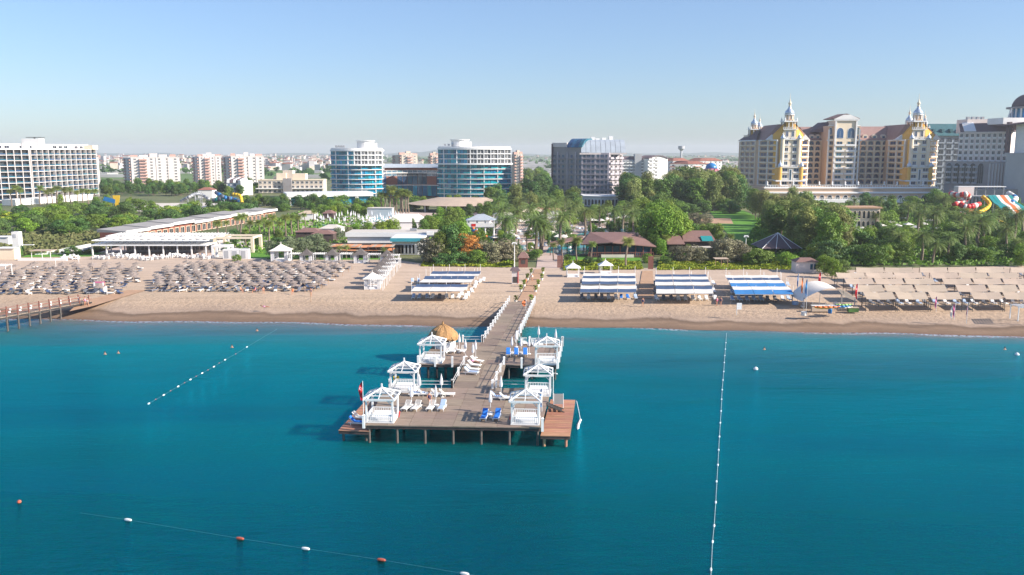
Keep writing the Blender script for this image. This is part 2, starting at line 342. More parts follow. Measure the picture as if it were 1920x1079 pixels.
# sea
def water_material():
    m = bpy.data.materials.new('sea_water'); m.use_nodes = True; n = m.node_tree.nodes; l = m.node_tree.links; b = n['Principled BSDF']
    a = n.new('ShaderNodeAttribute'); a.attribute_name = 'shore'; geo = n.new('ShaderNodeNewGeometry')
    def noise(s, det, st=(1, 1, 1), ro=.55, off=(0, 0, 0), dist=0):
        t = n.new('ShaderNodeTexNoise'); t.inputs['Scale'].default_value = s; t.inputs['Detail'].default_value = det; t.inputs['Roughness'].default_value = ro; t.inputs['Distortion'].default_value = dist
        mp = n.new('ShaderNodeMapping'); mp.inputs['Scale'].default_value = st; mp.inputs['Location'].default_value = off; mp.inputs['Rotation'].default_value = (0, 0, rad(5))
        l.new(geo.outputs['Position'], mp.inputs[0]); l.new(mp.outputs[0], t.inputs['Vector']); return t.outputs[0]
    def mt(op, x, y, cl=False):
        k = n.new('ShaderNodeMath'); k.operation = op; k.use_clamp = cl
        for i, q in enumerate((x, y)):
            if hasattr(q, 'links'): l.new(q, k.inputs[i])
            else: k.inputs[i].default_value = q
        return k.outputs[0]
    patch = mt('SUBTRACT', noise(.022, 4, (.45, 2.2, 1), .5, dist=.6), .5)
    d = mt('ADD', a.outputs['Fac'], mt('MULTIPLY', patch, 60.0))
    cr = n.new('ShaderNodeValToRGB'); l.new(mt('DIVIDE', mt('MAXIMUM', d, mt('MULTIPLY', a.outputs['Fac'], .6)), 150.0, True), cr.inputs[0]); e = cr.color_ramp.elements
    st = [(0, (.21, .18, .15)), (.02, (.11, .16, .165)), (.06, (.03, .15, .16)), (.17, (.004, .128, .142)), (.32, (.0, .090, .110)), (.43, (.0, .077, .087)), (.52, (.0, .050, .050)), (.64, (.0, .034, .025)), (1, (.0, .028, .017))]
    e[0].position = 0; e[0].color = (*st[0][1], 1); e[1].position = 1; e[1].color = (*st[-1][1], 1)
    for p, c in st[1:-1]: q = e.new(p); q.color = (*c, 1)
    # thin foam line where the swash breaks
    sw = mt('ADD', a.outputs['Fac'], mt('MULTIPLY', mt('SUBTRACT', noise(.10, 6, (1, .2, 1)), .5), 3.2))
    f1 = n.new('ShaderNodeMapRange'); f1.inputs[1].default_value = 1.5; f1.inputs[2].default_value = .2; l.new(sw, f1.inputs[0])
    reach = n.new('ShaderNodeMapRange'); reach.inputs[1].default_value = .38; reach.inputs[2].default_value = .52; l.new(noise(.02, 3, (1, .1, 1), off=(3.1, 0, 0)), reach.inputs[0])
    br = n.new('ShaderNodeMapRange'); br.inputs[1].default_value = .40; br.inputs[2].default_value = .58; l.new(noise(1.6, 4), br.inputs[0])
    foam = mt('MULTIPLY', mt('MULTIPLY', f1.outputs[0], reach.outputs[0]), br.outputs[0], True)
    mx = n.new('ShaderNodeMix'); mx.data_type = 'RGBA'; mx.inputs[7].default_value = (.62, .64, .66, 1); l.new(foam, mx.inputs[0]); l.new(cr.outputs[0], mx.inputs[6])
    l.new(mx.outputs[2], b.inputs['Base Color']); b.inputs['Specular IOR Level'].default_value = 0; b.inputs['Roughness'].default_value = 1
    b.inputs['Subsurface Weight'].default_value = 1; b.inputs['Subsurface Radius'].default_value = (.5, 1.8, 2.0); b.inputs['Subsurface Scale'].default_value = 2.2
    gl = n.new('ShaderNodeBsdfGlossy'); gl.inputs['Color'].default_value = (.0, .40, .56, 1); fre = n.new('ShaderNodeFresnel'); fre.inputs['IOR'].default_value = 1.33; ms = n.new('ShaderNodeMixShader')
    l.new(mt('MULTIPLY', fre.outputs[0], .50), ms.inputs[0]); l.new(b.outputs[0], ms.inputs[1]); l.new(gl.outputs[0], ms.inputs[2]); l.new(ms.outputs[0], n['Material Output'].inputs[0])
    l.new(mt('ADD', mt('MULTIPLY', foam, .6), .03), gl.inputs['Roughness'])
    big = mt('MULTIPLY', noise(.16, 3, (.35, 1.1, 1), .5, dist=.5), 1.0)
    mid = mt('MULTIPLY', noise(.75, 5, (.40, 1.5, 1), .6), .50)
    sm = mt('MULTIPLY', noise(3.2, 4, (.6, 1.5, 1), .6), .15)
    gust = mt('ADD', mt('MULTIPLY', patch, 1.5), .85, True)
    h = mt('ADD', big, mt('MULTIPLY', mt('ADD', mid, sm), gust))
    bp = n.new('ShaderNodeBump'); bp.inputs['Strength'].default_value = .85; bp.inputs['Distance'].default_value = .9
    l.new(h, bp.inputs['Height']); hv = n.new('ShaderNodeHueSaturation'); l.new(mt('ADD', mt('MULTIPLY', patch, 1.9), 1.0), hv.inputs['Value']); l.new(mx.outputs[2], hv.inputs['Color']); l.new(hv.outputs[0], b.inputs['Base Color'])
    bp2 = n.new('ShaderNodeBump'); bp2.inputs['Strength'].default_value = .8; bp2.inputs['Distance'].default_value = .5; l.new(h, bp2.inputs['Height']); l.new(bp2.outputs[0], b.inputs['Normal'])
    l.new(bp.outputs[0], gl.inputs['Normal']); l.new(bp.outputs[0], fre.inputs['Normal'])
    return m
M['water'] = water_material()
wrows = [3, 1, 0, -1, -2, -4, -7, -11, -17, -25, -40, -60, -90, -130, -180, -260, -420]
wxs = [-700, -500, -400, -320] + [-260 + 5 * i for i in range(105)] + [320, 400, 500, 700]
ob('sea_water', grid_mesh('sea_water', wxs, wrows, lambda x, r: ((x, shoreY(x) + r, 0.0), float(-r)), M['water'], 'shore'))['kind'] = 'structure'
# fields, hills, haze
def Gs(name, pts, m, lift=0, **kw): return sheet(name, pts, 1.38 + lift * .02, m, **kw)
for i, (a, b, c, d, k) in enumerate([(-200, 700, 300, 312, 'field_tan'), (500, 640, 309, 326, 'field_tan'), (150, 240, 318, 336, 'field_green'), (320, 370, 320, 344, 'field_green'), (480, 620, 316, 336, 'field_green'), (975, 1060, 318, 332, 'field_green'), (1345, 1420, 312, 330, 'field_green'), (1345, 1420, 304, 311, 'field_tan'), (-300, 0, 318, 340, 'field_green'), (1000, 1500, 297, 302, 'field_green'), (300, 900, 294, 299, 'field_green')]):
    Gs('field', [(a, d), (b, d), (b - 4, c), (a + 6, c)], k, lift=.02 * i)
def hills():
    mb = MB(); N = 120
    for row, (Y, hm, sd_) in enumerate(((6300, 34, 1.0), (6700, 50, 5.0))):
        vs = []; fs = []
        for i in range(N + 1):
            x = -5200 + 10400 * i / N
            h = 1.4 + hm * max(0.0, .35 + .9 * mnoise.noise(Vector((x / 900 + sd_, sd_, 0))) + .25 * mnoise.noise(Vector((x / 200, sd_, 3))))
            vs += [(x, Y - 150, 1.3), (x, Y, h), (x, Y + 160, 1.3)]
        for i in range(N):
            o = i * 3; fs += [(o, o+3, o+4, o+1), (o+1, o+4, o+5, o+2)]
        mb.add(vs, fs)
    ob('hills', mb.mesh('hills', M['hill'], True))['kind'] = 'structure'
hills()
def haze():
    mb = MB(); mb.b0(-9500, 9500, -700, 7400, -9, 82)
    m = bpy.data.materials.new('haze'); m.use_nodes = True; n = m.node_tree.nodes; n.remove(n['Principled BSDF'])
    v = n.new('ShaderNodeVolumePrincipled'); v.inputs['Density'].default_value = HAZE; v.inputs['Color'].default_value = (.86, .92, 1.0, 1); v.inputs['Anisotropy'].default_value = 0.1
    m.node_tree.links.new(v.outputs[0], n['Material Output'].inputs['Volume'])
    o = ob('haze', mb.mesh('haze', m)); o['kind'] = 'stuff'
HAZE = .00012
haze()
# lawns, paving, pools, paths laid by pixel outline on flat land
Gs('lawn', [(455, 484), (545, 486), (610, 478), (580, 468), (520, 463), (478, 470)], 'lawn', 3)
Gs('lawn', [(40, 483), (165, 482), (200, 474), (60, 474)], 'lawn', 3)
Gs('lawn', [(600, 492), (745, 492), (735, 480), (600, 480)], 'lawn', 3)
Gs('lawn', [(1058, 500), (1205, 500), (1200, 483), (1070, 480)], 'lawn', 3)
Gs('lawn', [(1375, 452), (1480, 458), (1455, 425), (1395, 395), (1330, 395), (1345, 415)], 'lawn', 3)
Gs('lawn', [(1235, 502), (1480, 500), (1480, 482), (1240, 482)], 'grass', 3)
Gs('grass_bank', [(-200, 412), (90, 412), (95, 402), (-200, 400)], 'dune_green', 3)
Gs('meadow', [(-300, 483), (170, 478), (260, 452), (230, 436), (-300, 446)], 'reed', 2)
Gs('plaza', [(540, 478), (720, 470), (960, 478), (1240, 478), (1240, 412), (1080, 398), (700, 398), (560, 410)], 'plaza', 1)
Gs('plaza', [(1005, 508), (1048, 508), (1062, 478), (1010, 466)], 'plaza', 4)
Gs('terrace', [(1570, 452), (1700, 452), (1700, 420), (1580, 420)], 'plaza_pale', 2)
Gs('terrace', [(380, 486), (500, 486), (560, 456), (470, 446), (380, 452)], 'plaza_pale', 1)
Gs('terrace', [(160, 484), (400, 484), (400, 462), (160, 462)], 'plaza', 2)
Gs('parking_area', [(230, 396), (380, 398), (430, 380), (240, 382)], 'plaza_pale', 2)
Gs('road', [(-300, 408), (95, 408), (100, 405), (-300, 404)], 'plaza_pale', 5)
Gs('sports_court', [(1282, 418), (1375, 420), (1370, 410), (1275, 408)], 'wood_tan', 4)
for pts in ([(566, 430), (590, 436), (612, 426), (640, 424), (645, 417), (600, 419)], [(690, 416), (760, 418), (768, 409), (700, 407)], [(1008, 448), (1052, 450), (1060, 434), (1020, 434)],
            [(1024, 474), (1130, 478), (1135, 455), (1060, 458), (1030, 464)], [(1080, 441), (1180, 442), (1172, 428), (1110, 429)], [(962, 470), (994, 470), (990, 460), (965, 461)], [(1018, 405), (1050, 405), (1048, 396), (1022, 396)], [(880, 476), (900, 477), (898, 470), (882, 470)]):
    Gs('pool_water', pts, 'pool', 6)
for pts in ([(967, 570), (1001, 570), (1016, 505), (1003, 505)], [(1195, 560), (1226, 560), (1224, 508), (1204, 508)], [(130, 584), (175, 574), (275, 544), (240, 544), (150, 566)]):
    sheet('boardwalk', pts, 1.62, 'wood_tan')
# low green dune cover: many small leaves, nobody could count it
def cover(name, polys, m, n, size, hmax, label, seed, cat='ground cover'):
    r = random.Random(seed); vs = []; fs = []
    for pts in polys:
        q = [P(a, b, LAND) for a, b in pts]; x0 = min(v.x for v in q); x1 = max(v.x for v in q); y0 = min(v.y for v in q); y1 = max(v.y for v in q)
        k = 0; tries = 0; want = int(n * (x1 - x0) * (y1 - y0))
        while k < want and tries < want * 5:
            tries += 1; x = r.uniform(x0, x1); y = r.uniform(y0, y1); ins = False
            for a, b in zip(q, q[1:] + q[:1]):
                if (a.y > y) != (b.y > y) and x < (b.x - a.x) * (y - a.y) / (b.y - a.y) + a.x: ins = not ins
            if not ins: continue
            k += 1; h = hmax * max(.08, .5 + 1.1 * mnoise.noise(Vector((x * .3, y * .3, seed)))) * r.uniform(.5, 1)
            a_ = r.uniform(0, 6.28); s = size * r.uniform(.6, 1.4); t = r.uniform(-.6, .6); o = len(vs)
            dx, dy = math.cos(a_) * s, math.sin(a_) * s
            vs += [(x - dx, y - dy, 1.45 + h * .6), (x + dx, y + dy, 1.45 + h * .6), (x + dx * .6 - dy * t, y + dy * .6 + dx * t, 1.5 + h + s * .5), (x - dx * .6 - dy * t, y - dy * .6 + dx * t, 1.5 + h + s * .5)]
            fs.append((o, o+1, o+2, o+3))
    me = bpy.data.meshes.new(name); me.from_pydata(vs, [], fs); me.materials.append(M[m]); me.update()
    return tag(ob(name, me), kind='stuff', label=label, cat=cat)
cover('ground_cover', [[(790, 500), (960, 502), (965, 488), (800, 484)], [(1056, 508), (1205, 506), (1200, 492), (1060, 490)], [(1232, 507), (1485, 506), (1490, 492), (1300, 490), (1236, 490)]], 'dune_green', 12, .28, .7, 'low yellow green plants creeping over the dune edge behind the canopies', 3)
cover('meadow_grass', [[(-100, 482), (170, 476), (260, 450), (235, 434), (-100, 448)]], 'reed', 2.6, .5, 1.5, 'tall dry grass and reeds behind the left beach', 4, 'grass')
cover('hedge_grass', [[(-60, 412), (92, 411), (95, 402), (-60, 400)]], 'dune_green', .8, .7, 1.2, 'bright hedge bank below the white grid hotel', 6, 'grass')
# ---------------- the pier ----------------
def lerp(a, b, t): return a + (b - a) * t
def quad_pts(q, z): return [P(a, b, z) for a, b in q]
def deck(E, q, z, nu, nv, name, m, th=.12, gap=.03, frame=True):
    A, B, C, D = quad_pts(q, z)                 # front-left, front-right, back-right, back-left
    du = gap / (B - A).length; dv = gap / (D - A).length
    for j in range(nv):
        for i in range(nu):
            f = lambda u, v: lerp(lerp(A, B, u), lerp(D, C, u), v)
            p = [f(i/nu + du/2, j/nv + dv/2), f((i+1)/nu - du/2, j/nv + dv/2), f((i+1)/nu - du/2, (j+1)/nv - dv/2), f(i/nu + du/2, (j+1)/nv - dv/2)]
            mb = MB(); k = R.uniform(-.012, .012); mb.frus([(v.x, v.y, z - th) for v in p], [(v.x, v.y, z + k) for v in p]); W(E, mb, name, M[m])
    if frame:
        mb = MB(); c = (A + B + C + D) / 4; s = .985
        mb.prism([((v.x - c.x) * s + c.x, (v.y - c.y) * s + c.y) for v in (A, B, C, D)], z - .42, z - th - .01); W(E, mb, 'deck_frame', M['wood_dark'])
def piles(E, q, z, nu, nv, r=.13, m='pile', tilt=0.0, skip=None):
    A, B, C, D = quad_pts(q, z); first = None
    for j in range(nv):
        for i in range(nu):
            u, v = (i + .12) / (nu - .76) if nu > 1 else .5, (j + .06) / max(1, nv - .85)
            p = lerp(lerp(A, B, min(.985, u)), lerp(D, C, min(.985, u)), min(.97, v))
            if first is None:
                mb = MB(); mb.tube((0, 0, -z - 1.6), (0, 0, -.35), r, 10); mb.b0(-.3, .3, -.1, .1, -.5, -.3); first = mb.mesh('pile', M[m], False)
            ob('pile', first, E, Vector((p.x, p.y, z)) - E.location)
o0 = P(850, 760, DECK)
pier = thing('pier', 'long grey timber pier on piles running from the beach to a wide sea platform', 'pier', (o0.x, o0.y, 0))
FRONT = [(685, 797), (1014, 802), (1034, 728), (722, 728)]
MIDW = [(848, 728), (936, 728), (948, 684), (869, 684)]
SIDEL = [(783, 683), (869, 684), (904, 642), (817, 642)]
MIDP = [(869, 684), (948, 684), (966, 643), (904, 642)]
SIDER = [(948, 684), (1046, 686), (1055, 644), (966, 643)]
WALK = [(904, 642), (966, 643), (1003, 566), (954, 566)]
deck(pier, FRONT, DECK, 8, 6, 'deck_panel', 'wood_deck')
deck(pier, MIDW, DECK, 2, 4, 'deck_panel', 'wood_deck')
deck(pier, SIDEL, DECK, 2, 5, 'deck_panel', 'wood_deck')
deck(pier, MIDP, DECK, 2, 5, 'deck_panel', 'wood_deck')
deck(pier, SIDER, DECK, 3, 5, 'deck_panel', 'wood_deck')
deck(pier, WALK, DECK, 2, 14, 'deck_panel', 'wood_deck')
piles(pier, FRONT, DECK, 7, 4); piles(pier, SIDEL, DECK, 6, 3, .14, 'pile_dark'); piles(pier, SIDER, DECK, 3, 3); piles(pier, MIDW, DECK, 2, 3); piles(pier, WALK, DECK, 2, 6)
deck(pier, [(1013, 817), (1069, 818), (1079, 750), (1032, 749)], 1.3, 1, 22, 'plank', 'wood_red', .08, .05)
deck(pier, [(634, 807), (692, 809), (740, 752), (686, 751)], 1.3, 1, 22, 'plank', 'wood_red', .08, .05)
piles(pier, [(1015, 816), (1066, 817), (1076, 751), (1034, 751)], 1.3, 2, 3, .15, 'wood_red'); piles(pier, [(637, 805), (690, 806), (738, 754), (690, 753)], 1.3, 2, 3, .13)
# white square posts and rope rails
mb = MB(); mb.b0(-.13, .13, -.13, .13, -.35, 1.0); mb.frus([(-.16, -.16, 1.0), (.16, -.16, 1.0), (.16, .16, 1.0), (-.16, .16, 1.0)], [(-.08, -.08, 1.12), (.08, -.08, 1.12), (.08, .08, 1.12), (-.08, .08, 1.12)])
post_me = mb.mesh('post', M['white'])
def posts(a, b, n, rail=True, z=DECK):
    A, B = P(*a, z), P(*b, z); pts = [lerp(A, B, i / max(1, n - 1)) for i in range(n)]
    for p in pts: ob('post', post_me, pier, p - pier.location)
    if rail and n > 1:
        for h in (.45, .85):
            m_ = MB()
            for p, q in zip(pts, pts[1:]): m_.tube(p + Vector((0, 0, h)), q + Vector((0, 0, h)), .028, 5)
            W(pier, m_, 'rail', M['white'])
posts((905, 642), (955, 566), 13); posts((967, 641), (1003, 566), 14)
posts((848, 728), (870, 684), 3); posts((731, 727), (848, 728), 2); posts((945, 684), (923, 729), 4); posts((930, 727), (986, 728), 2)
posts((784, 682), (848, 684), 3, False); posts((868, 642), (904, 642), 2); posts((978, 686), (1045, 687), 3, False); posts((1046, 686), (1055, 645), 5); posts((993, 645), (1054, 645), 3)
posts((682, 797), (682, 797), 1, False); posts((1017, 803), (1017, 803), 1, False)
# ---- cabana ----
def make_cabana():
    t = thing('cabana', 'x', 'cabana', group='white slatted cabanas on the pier'); w, h, e = 1.38, 2.48, 1.66
    pm = MB(); pm.b0(-.09, .09, -.09, .09, 0, h); pme = pm.mesh('post', M['white'])
    for x in (-w, w):
        for y in (-w, w): ob('post', pme, t, (x, y, 0))
    fb = MB(); fb.b0(-w - .12, w + .12, -w - .12, w + .12, 0.0, .10); ob('floor_board', fb.mesh('floor_board', M['white']), t)
    for k in range(4):
        m_ = MB(); m_.b0(-e, e, -e - .05, -e + .05, h - .02, h + .16); m_.b0(-w, w, -w - .05, -w + .05, h - .16, h)
        m_.beam((-w, -w, h - .6), (-w + .5, -w, h - .12), .07, .07); m_.beam((w, -w, h - .6), (w - .5, -w, h - .12), .07, .07)
        ob('eave_beam', m_.mesh('eave_beam', M['white']), t, (0, 0, 0), k * math.pi / 2)
    top = h + .88; hip = MB(); hip.beam((e, e, h + .12), (0.12, 0.12, top), .12, .12); hme = hip.mesh('rafter', M['white'])
    for k in range(4): ob('rafter', hme, t, (0, 0, 0), k * math.pi / 2)
    sl = MB()
    for q in (.30, .62):
        r_ = e * (1 - q); z = h + .12 + (top - h - .12) * q; sl.b0(-r_, r_, -r_ - .05, -r_ + .05, z - .03, z + .05)
    sl.beam((0, -e, h + .12), (0, -.12, top), .07, .07)
    sme = sl.mesh('roof_slat', M['white'])
    for k in range(4): ob('roof_slat', sme, t, (0, 0, 0), k * math.pi / 2)
    fi = MB(); fi.b0(-.16, .16, -.16, .16, top - .10, top + .10); fi.b0(-.07, .07, -.07, .07, top + .10, top + .5); ob('finial', fi.mesh('finial', M['white']), t)
    for k in range(4):
        rl = MB(); rl.b0(-w + .09, w - .09, -w - .03, -w + .03, .82, .90); rl.b0(-w + .09, w - .09, -w - .03, -w + .03, .16, .22)
        nb = 13
        for i in range(nb):
            x = -w + .2 + (2 * w - .4) * i / (nb - 1); rl.b0(x - .035, x + .035, -w - .02, -w + .02, .22, .82)
        if k in (0, 2, 3): ob('railing', rl.mesh('railing', M['white']), t, (0, 0, 0), k * math.pi / 2)
    bd = MB(); bd.b0(-w + .25, w - .25, -w + .5, w - .25, .10, .26); ob('bed_base', bd.mesh('bed_base', M['white']), t)
    mt_ = MB(); mt_.b0(-w + .3, w - .3, -w + .55, w - .3, .265, .42); mt_.b0(-w + .35, w - .35, w - .7, w - .35, .425, .62); ob('mattress', mt_.mesh('mattress', M['cushion']), t)
    return t
cab = Proto(make_cabana())
CL = ['white cabana at the front left corner of the pier beside the red flag', 'white slatted cabana with a yellow cushion just behind the front left corner cabana',
      'white slatted cabana on the left side deck in front of the thatched hut', 'white slatted cabana on the right side deck facing the three blue loungers',
      'white slatted cabana on the right just behind the front right corner cabana', 'white slatted cabana at the front right corner of the pier by the blue flag']
CB = [(711, 794), (754, 737), (807, 682), (1024, 685), (1008, 744), (984, 798)]
for l_, (a, b) in zip(CL, CB):
    p = P(a, b, DECK + .02) + Vector((.12, 1.5, 0)); cab.put(p, -rad(4), l_, 1.0 if b > 720 else 1.03)
cu = MB(); cu.b0(-.35, .35, -.1, .1, 0, .5); p = P(742, 724, DECK) + Vector((0, .5, .6))
tag(ob('cushion', cu.mesh('cushion', M['yellow']), None, p), label='yellow cushion propped on the bed of the second left cabana', cat='cushion')
# ---- lounger ----
def make_lounger(cushion=None, label='x', full=True):
    t = thing('sun_lounger', label, 'sun lounger', group='sun loungers on the pier')
    b = MB(); b.b0(-.33, .33, -.95, .35, .30, .35)
    for i in range(9): b.b0(-.29, .29, -.92 + i * .14, -.84 + i * .14, .35, .37)
    b.b0(-.35, -.29, -.97, .95, .24, .33); b.b0(.29, .35, -.97, .95, .24, .33)
    ob('seat', b.mesh('seat', M['plastic_white']), t)
    k = MB(); a = rad(42)
    k.beam((-.30, .33, .34), (-.30, .33 + .72 * math.cos(a), .34 + .72 * math.sin(a)), .06, .05); k.beam((.30, .33, .34), (.30, .33 + .72 * math.cos(a), .34 + .72 * math.sin(a)), .06, .05)
    for i in range(5):
        q = .08 + i * .15; k.beam((-.3, .33 + q * math.cos(a), .36 + q * math.sin(a)), (.3, .33 + q * math.cos(a), .36 + q * math.sin(a)), .11, .03)
    ob('backrest', k.mesh('backrest', M['plastic_white']), t)
    g = MB(); g.beam((0, 0, 0), (0, 0, .26), .06, .06); gm = g.mesh('leg', M['plastic_white'])
    for x in (-.31, .31):
        for y in (-.75, .7): ob('leg', gm, t, (x, y, 0))
    if cushion:
        c = MB(); c.b0(-.27, .27, -.90, .36, .375, .43); c.beam((0, .36, .42), (0, .36 + .74 * math.cos(a), .42 + .74 * math.sin(a)), .54, .06)
        ob('mattress', c.mesh('mattress', M[cushion]), t)
    return t
LW = Proto(make_lounger()); LB = Proto(make_lounger('towel_blue')); LP = Proto(make_lounger('towel_pale'))
def lg(pr, px, py, rz, label): pr.put(P(px, py, DECK + .015), rad(rz), label)
lg(LW, 762, 768, -14, 'white lounger nearest the front left cabana in the row facing the sea')
lg(LW, 780.5, 768, -14, 'white lounger just right of the umbrella in the front left row')
lg(LW, 808, 768, -10, 'white lounger in front of the seated person in the front left row')
lg(LP, 829, 768, -8, 'lounger with pale blue cushion at the right end of the front left row')
lg(LP, 781, 742, 96, 'pale cushioned lounger lying sideways beside the second left cabana'); lg(LW, 797, 742, 92, 'white lounger lying sideways left of the seated person')
lg(LW, 823, 743, 90, 'white lounger lying sideways under the rear umbrella of the left group'); lg(LW, 838, 743, 92, 'white lounger nearest the walkway in the rear left group')
lg(LB, 908, 786, -8, 'left lounger of the two with bright blue mattresses at the front edge'); lg(LB, 932, 786, -8, 'right lounger of the two with bright blue mattresses at the front edge')
lg(LP, 935, 749, 85, 'grey blue cushioned lounger left of the rear umbrella by the right cabanas'); lg(LW, 951, 750, 88, 'white lounger tucked against the front right cabana')
lg(LW, 838, 662, -20, 'left pale lounger beside the left side deck cabana'); lg(LW, 851, 661, -12, 'middle pale lounger on the left side deck'); lg(LW, 868, 661, -8, 'right pale lounger on the left side deck under the umbrella')
lg(LW, 894, 680, 62, 'reclining white lounger furthest back in the slanted row beside the walkway'); lg(LW, 889, 688, 66, 'white lounger second in the slanted row beside the walkway')
lg(LW, 886, 696, 72, 'white lounger third in the slanted row beside the walkway'); lg(LP, 884, 702, 74, 'pale cushioned lounger nearest the sea in the slanted row beside the walkway')
lg(LB, 953, 667, 0, 'left blue lounger of three on the right side deck'); lg(LB, 968, 667, 0, 'middle blue lounger of three on the right side deck'); lg(LB, 985, 667, 0, 'right blue lounger of three on the right side deck')
lg(LW, 984, 646, 4, 'white lounger at the rear of the right side deck, leftmost'); lg(LW, 1001, 648, 4, 'white lounger at the rear of the right side deck, second'); lg(LW, 1013, 648, 4, 'white lounger at the rear of the right side deck, third')
LB.put(P(671, 797, 1.32), rad(78), 'blue cushioned lounger on the lower left platform below the red flag')
LW.put(P(676, 787, 1.32), rad(76), 'white lounger on the lower left platform behind the blue one')
# small tables
def make_table():
    t = thing('side_table', 'x', 'table', group='small white tables between the loungers'); a = MB(); a.lathe((0, 0, .40), [(.27, 0), (.27, .03)], 12); ob('table_top', a.mesh('table_top', M['plastic_white']), t)
    b = MB(); b.b0(-.04, .04, -.04, .04, 0, .40); b.b0(-.18, .18, -.18, .18, 0, .03); ob('leg', b.mesh('leg', M['plastic_white']), t); return t
TB = Proto(make_table())
for (a, b, l_) in ((771, 766, 'small white table between the first pair of front left loungers'), (819, 766, 'small white table between the second pair of front left loungers'), (920, 784, 'small white table between the two blue front loungers'), (788, 741, 'small white table beside the sideways lounger near the second left cabana'), (830, 745, 'small white table in the rear left lounger group'), (859, 661, 'small white table between the left side deck loungers'), (961, 666, 'small white table between the left and middle blue lounger'), (977, 666, 'small white table between the middle and right blue lounger'), (944, 750, 'small white table beside the rear right loungers')):
    TB.put(P(a, b, DECK + .015), 0, l_)
# furled umbrellas
def make_furled():
    t = thing('closed_umbrella', 'x', 'umbrella', group='closed white umbrellas on the pier')
    a = MB(); a.tube((0, 0, 0), (0, 0, 2.45), .03, 6); ob('pole', a.mesh('pole', M['white']), t)
    n = 14; prof = [(.09, 1.12), (.19, 1.20), (.20, 1.45), (.15, 1.85), (.08, 2.2), (.02, 2.5)]; vs = []; fs = []
    for r_, z in prof:
        for i in range(n): q = 2 * math.pi * i / n; rr = r_ * (1 if i % 2 else .68); vs.append((rr * math.cos(q), rr * math.sin(q), z))
    for k in range(len(prof) - 1):
        for i in range(n): j = (i + 1) % n; fs.append((k*n+i, k*n+j, (k+1)*n+j, (k+1)*n+i))
    c = MB(); c.add(vs, fs); ob('canopy', c.mesh('canopy', M['cushion']), t)
    b = MB(); b.lathe((0, 0, 0), [(.26, 0), (.26, .06), (.07, .10)], 10); ob('base', b.mesh('base', M['plastic_white']), t); return t
FU = Proto(make_furled())
for a, b, l_ in ((772, 763, 'closed umbrella between the first pair of front left loungers'), (817.5, 763, 'closed umbrella between the second pair of front left loungers'), (787, 741, 'closed umbrella right of the second left cabana'), (828, 740, 'closed umbrella in the rear left lounger group'), (939.5, 744, 'closed umbrella behind the front right loungers'), (919.5, 774, 'closed umbrella between the two blue front loungers'),
               (861.5, 657, 'closed umbrella beside the thatched hut counter'), (873, 669, 'closed umbrella at the outer end of the slanted lounger row'), (892, 671, 'closed umbrella at the walkway end of the slanted lounger row'), (887, 677, 'closed umbrella among the slanted loungers'),
               (960, 663, 'closed umbrella between the left and middle blue lounger'), (977, 664, 'closed umbrella between the middle and right blue lounger'), (968, 651, 'closed umbrella by the walkway at the right side deck, nearer the sea'), (975, 639, 'closed umbrella by the walkway at the right side deck, nearer the beach'), (992, 664, 'closed umbrella right of the three blue loungers'), (1010, 642, 'closed umbrella at the rear edge of the right side deck'), (1042, 648, 'closed umbrella behind the right side deck cabana')):
    FU.put(P(a, b, DECK + .015), 0, l_)
# thatched bar hut
p = P(831, 651, DECK); hut = thing('thatched_bar', 'round straw roofed bar hut with white counter on the left side deck', 'hut', p)
mb = MB(); n = 40; prof = [(2.12, 1.28), (2.25, 1.55), (2.0, 2.05), (1.45, 2.65), (.75, 3.1), (.18, 3.35), (.08, 3.75)]; vs = []; fs = []
for k, (r_, z) in enumerate(prof):
    for i in range(n):
        q = 2 * math.pi * i / n; rr = r_ * (1 + R.uniform(-.05, .05)); vs.append((p.x + rr * math.cos(q), p.y + rr * math.sin(q), p.z + z + R.uniform(-.06, .06) * (1 if k else 4)))
for k in range(len(prof) - 1):
    for i in range(n): j = (i + 1) % n; fs.append((k*n+i, k*n+j, (k+1)*n+j, (k+1)*n+i))
mb.add(vs, fs + [tuple((len(prof)-1)*n + i for i in range(n))])
for i in range(260):
    q = R.uniform(0, 6.283); k = R.random(); r0 = 2.2 - 1.6 * k; z0 = 1.6 + 1.5 * k ** .8; L = R.uniform(.35, .7)
    a_ = Vector((p.x + r0 * math.cos(q), p.y + r0 * math.sin(q), p.z + z0 + .05)); b_ = a_ + Vector((math.cos(q) * L * .35, math.sin(q) * L * .35, -L)); t_ = Vector((-math.sin(q), math.cos(q), 0)) * .07
    mb.add([a_ - t_, a_ + t_, b_ + t_ * .4, b_ - t_ * .4], [(0, 1, 2, 3)])
W(hut, mb, 'thatch_roof', M['thatch'])
mb = MB(); mb.lathe((p.x + .3, p.y - .3, p.z), [(1.5, 0), (1.5, 1.0), (1.65, 1.02), (1.65, 1.10)], 8); W(hut, mb, 'counter', M['white'])
for k in range(5): q = 2 * math.pi * k / 5 + .3; mb = MB(); mb.tube(p + Vector((1.7 * math.cos(q), 1.7 * math.sin(q), 0)), p + Vector((1.7 * math.cos(q), 1.7 * math.sin(q), 1.9)), .07, 6); W(hut, mb, 'post', M['white'])
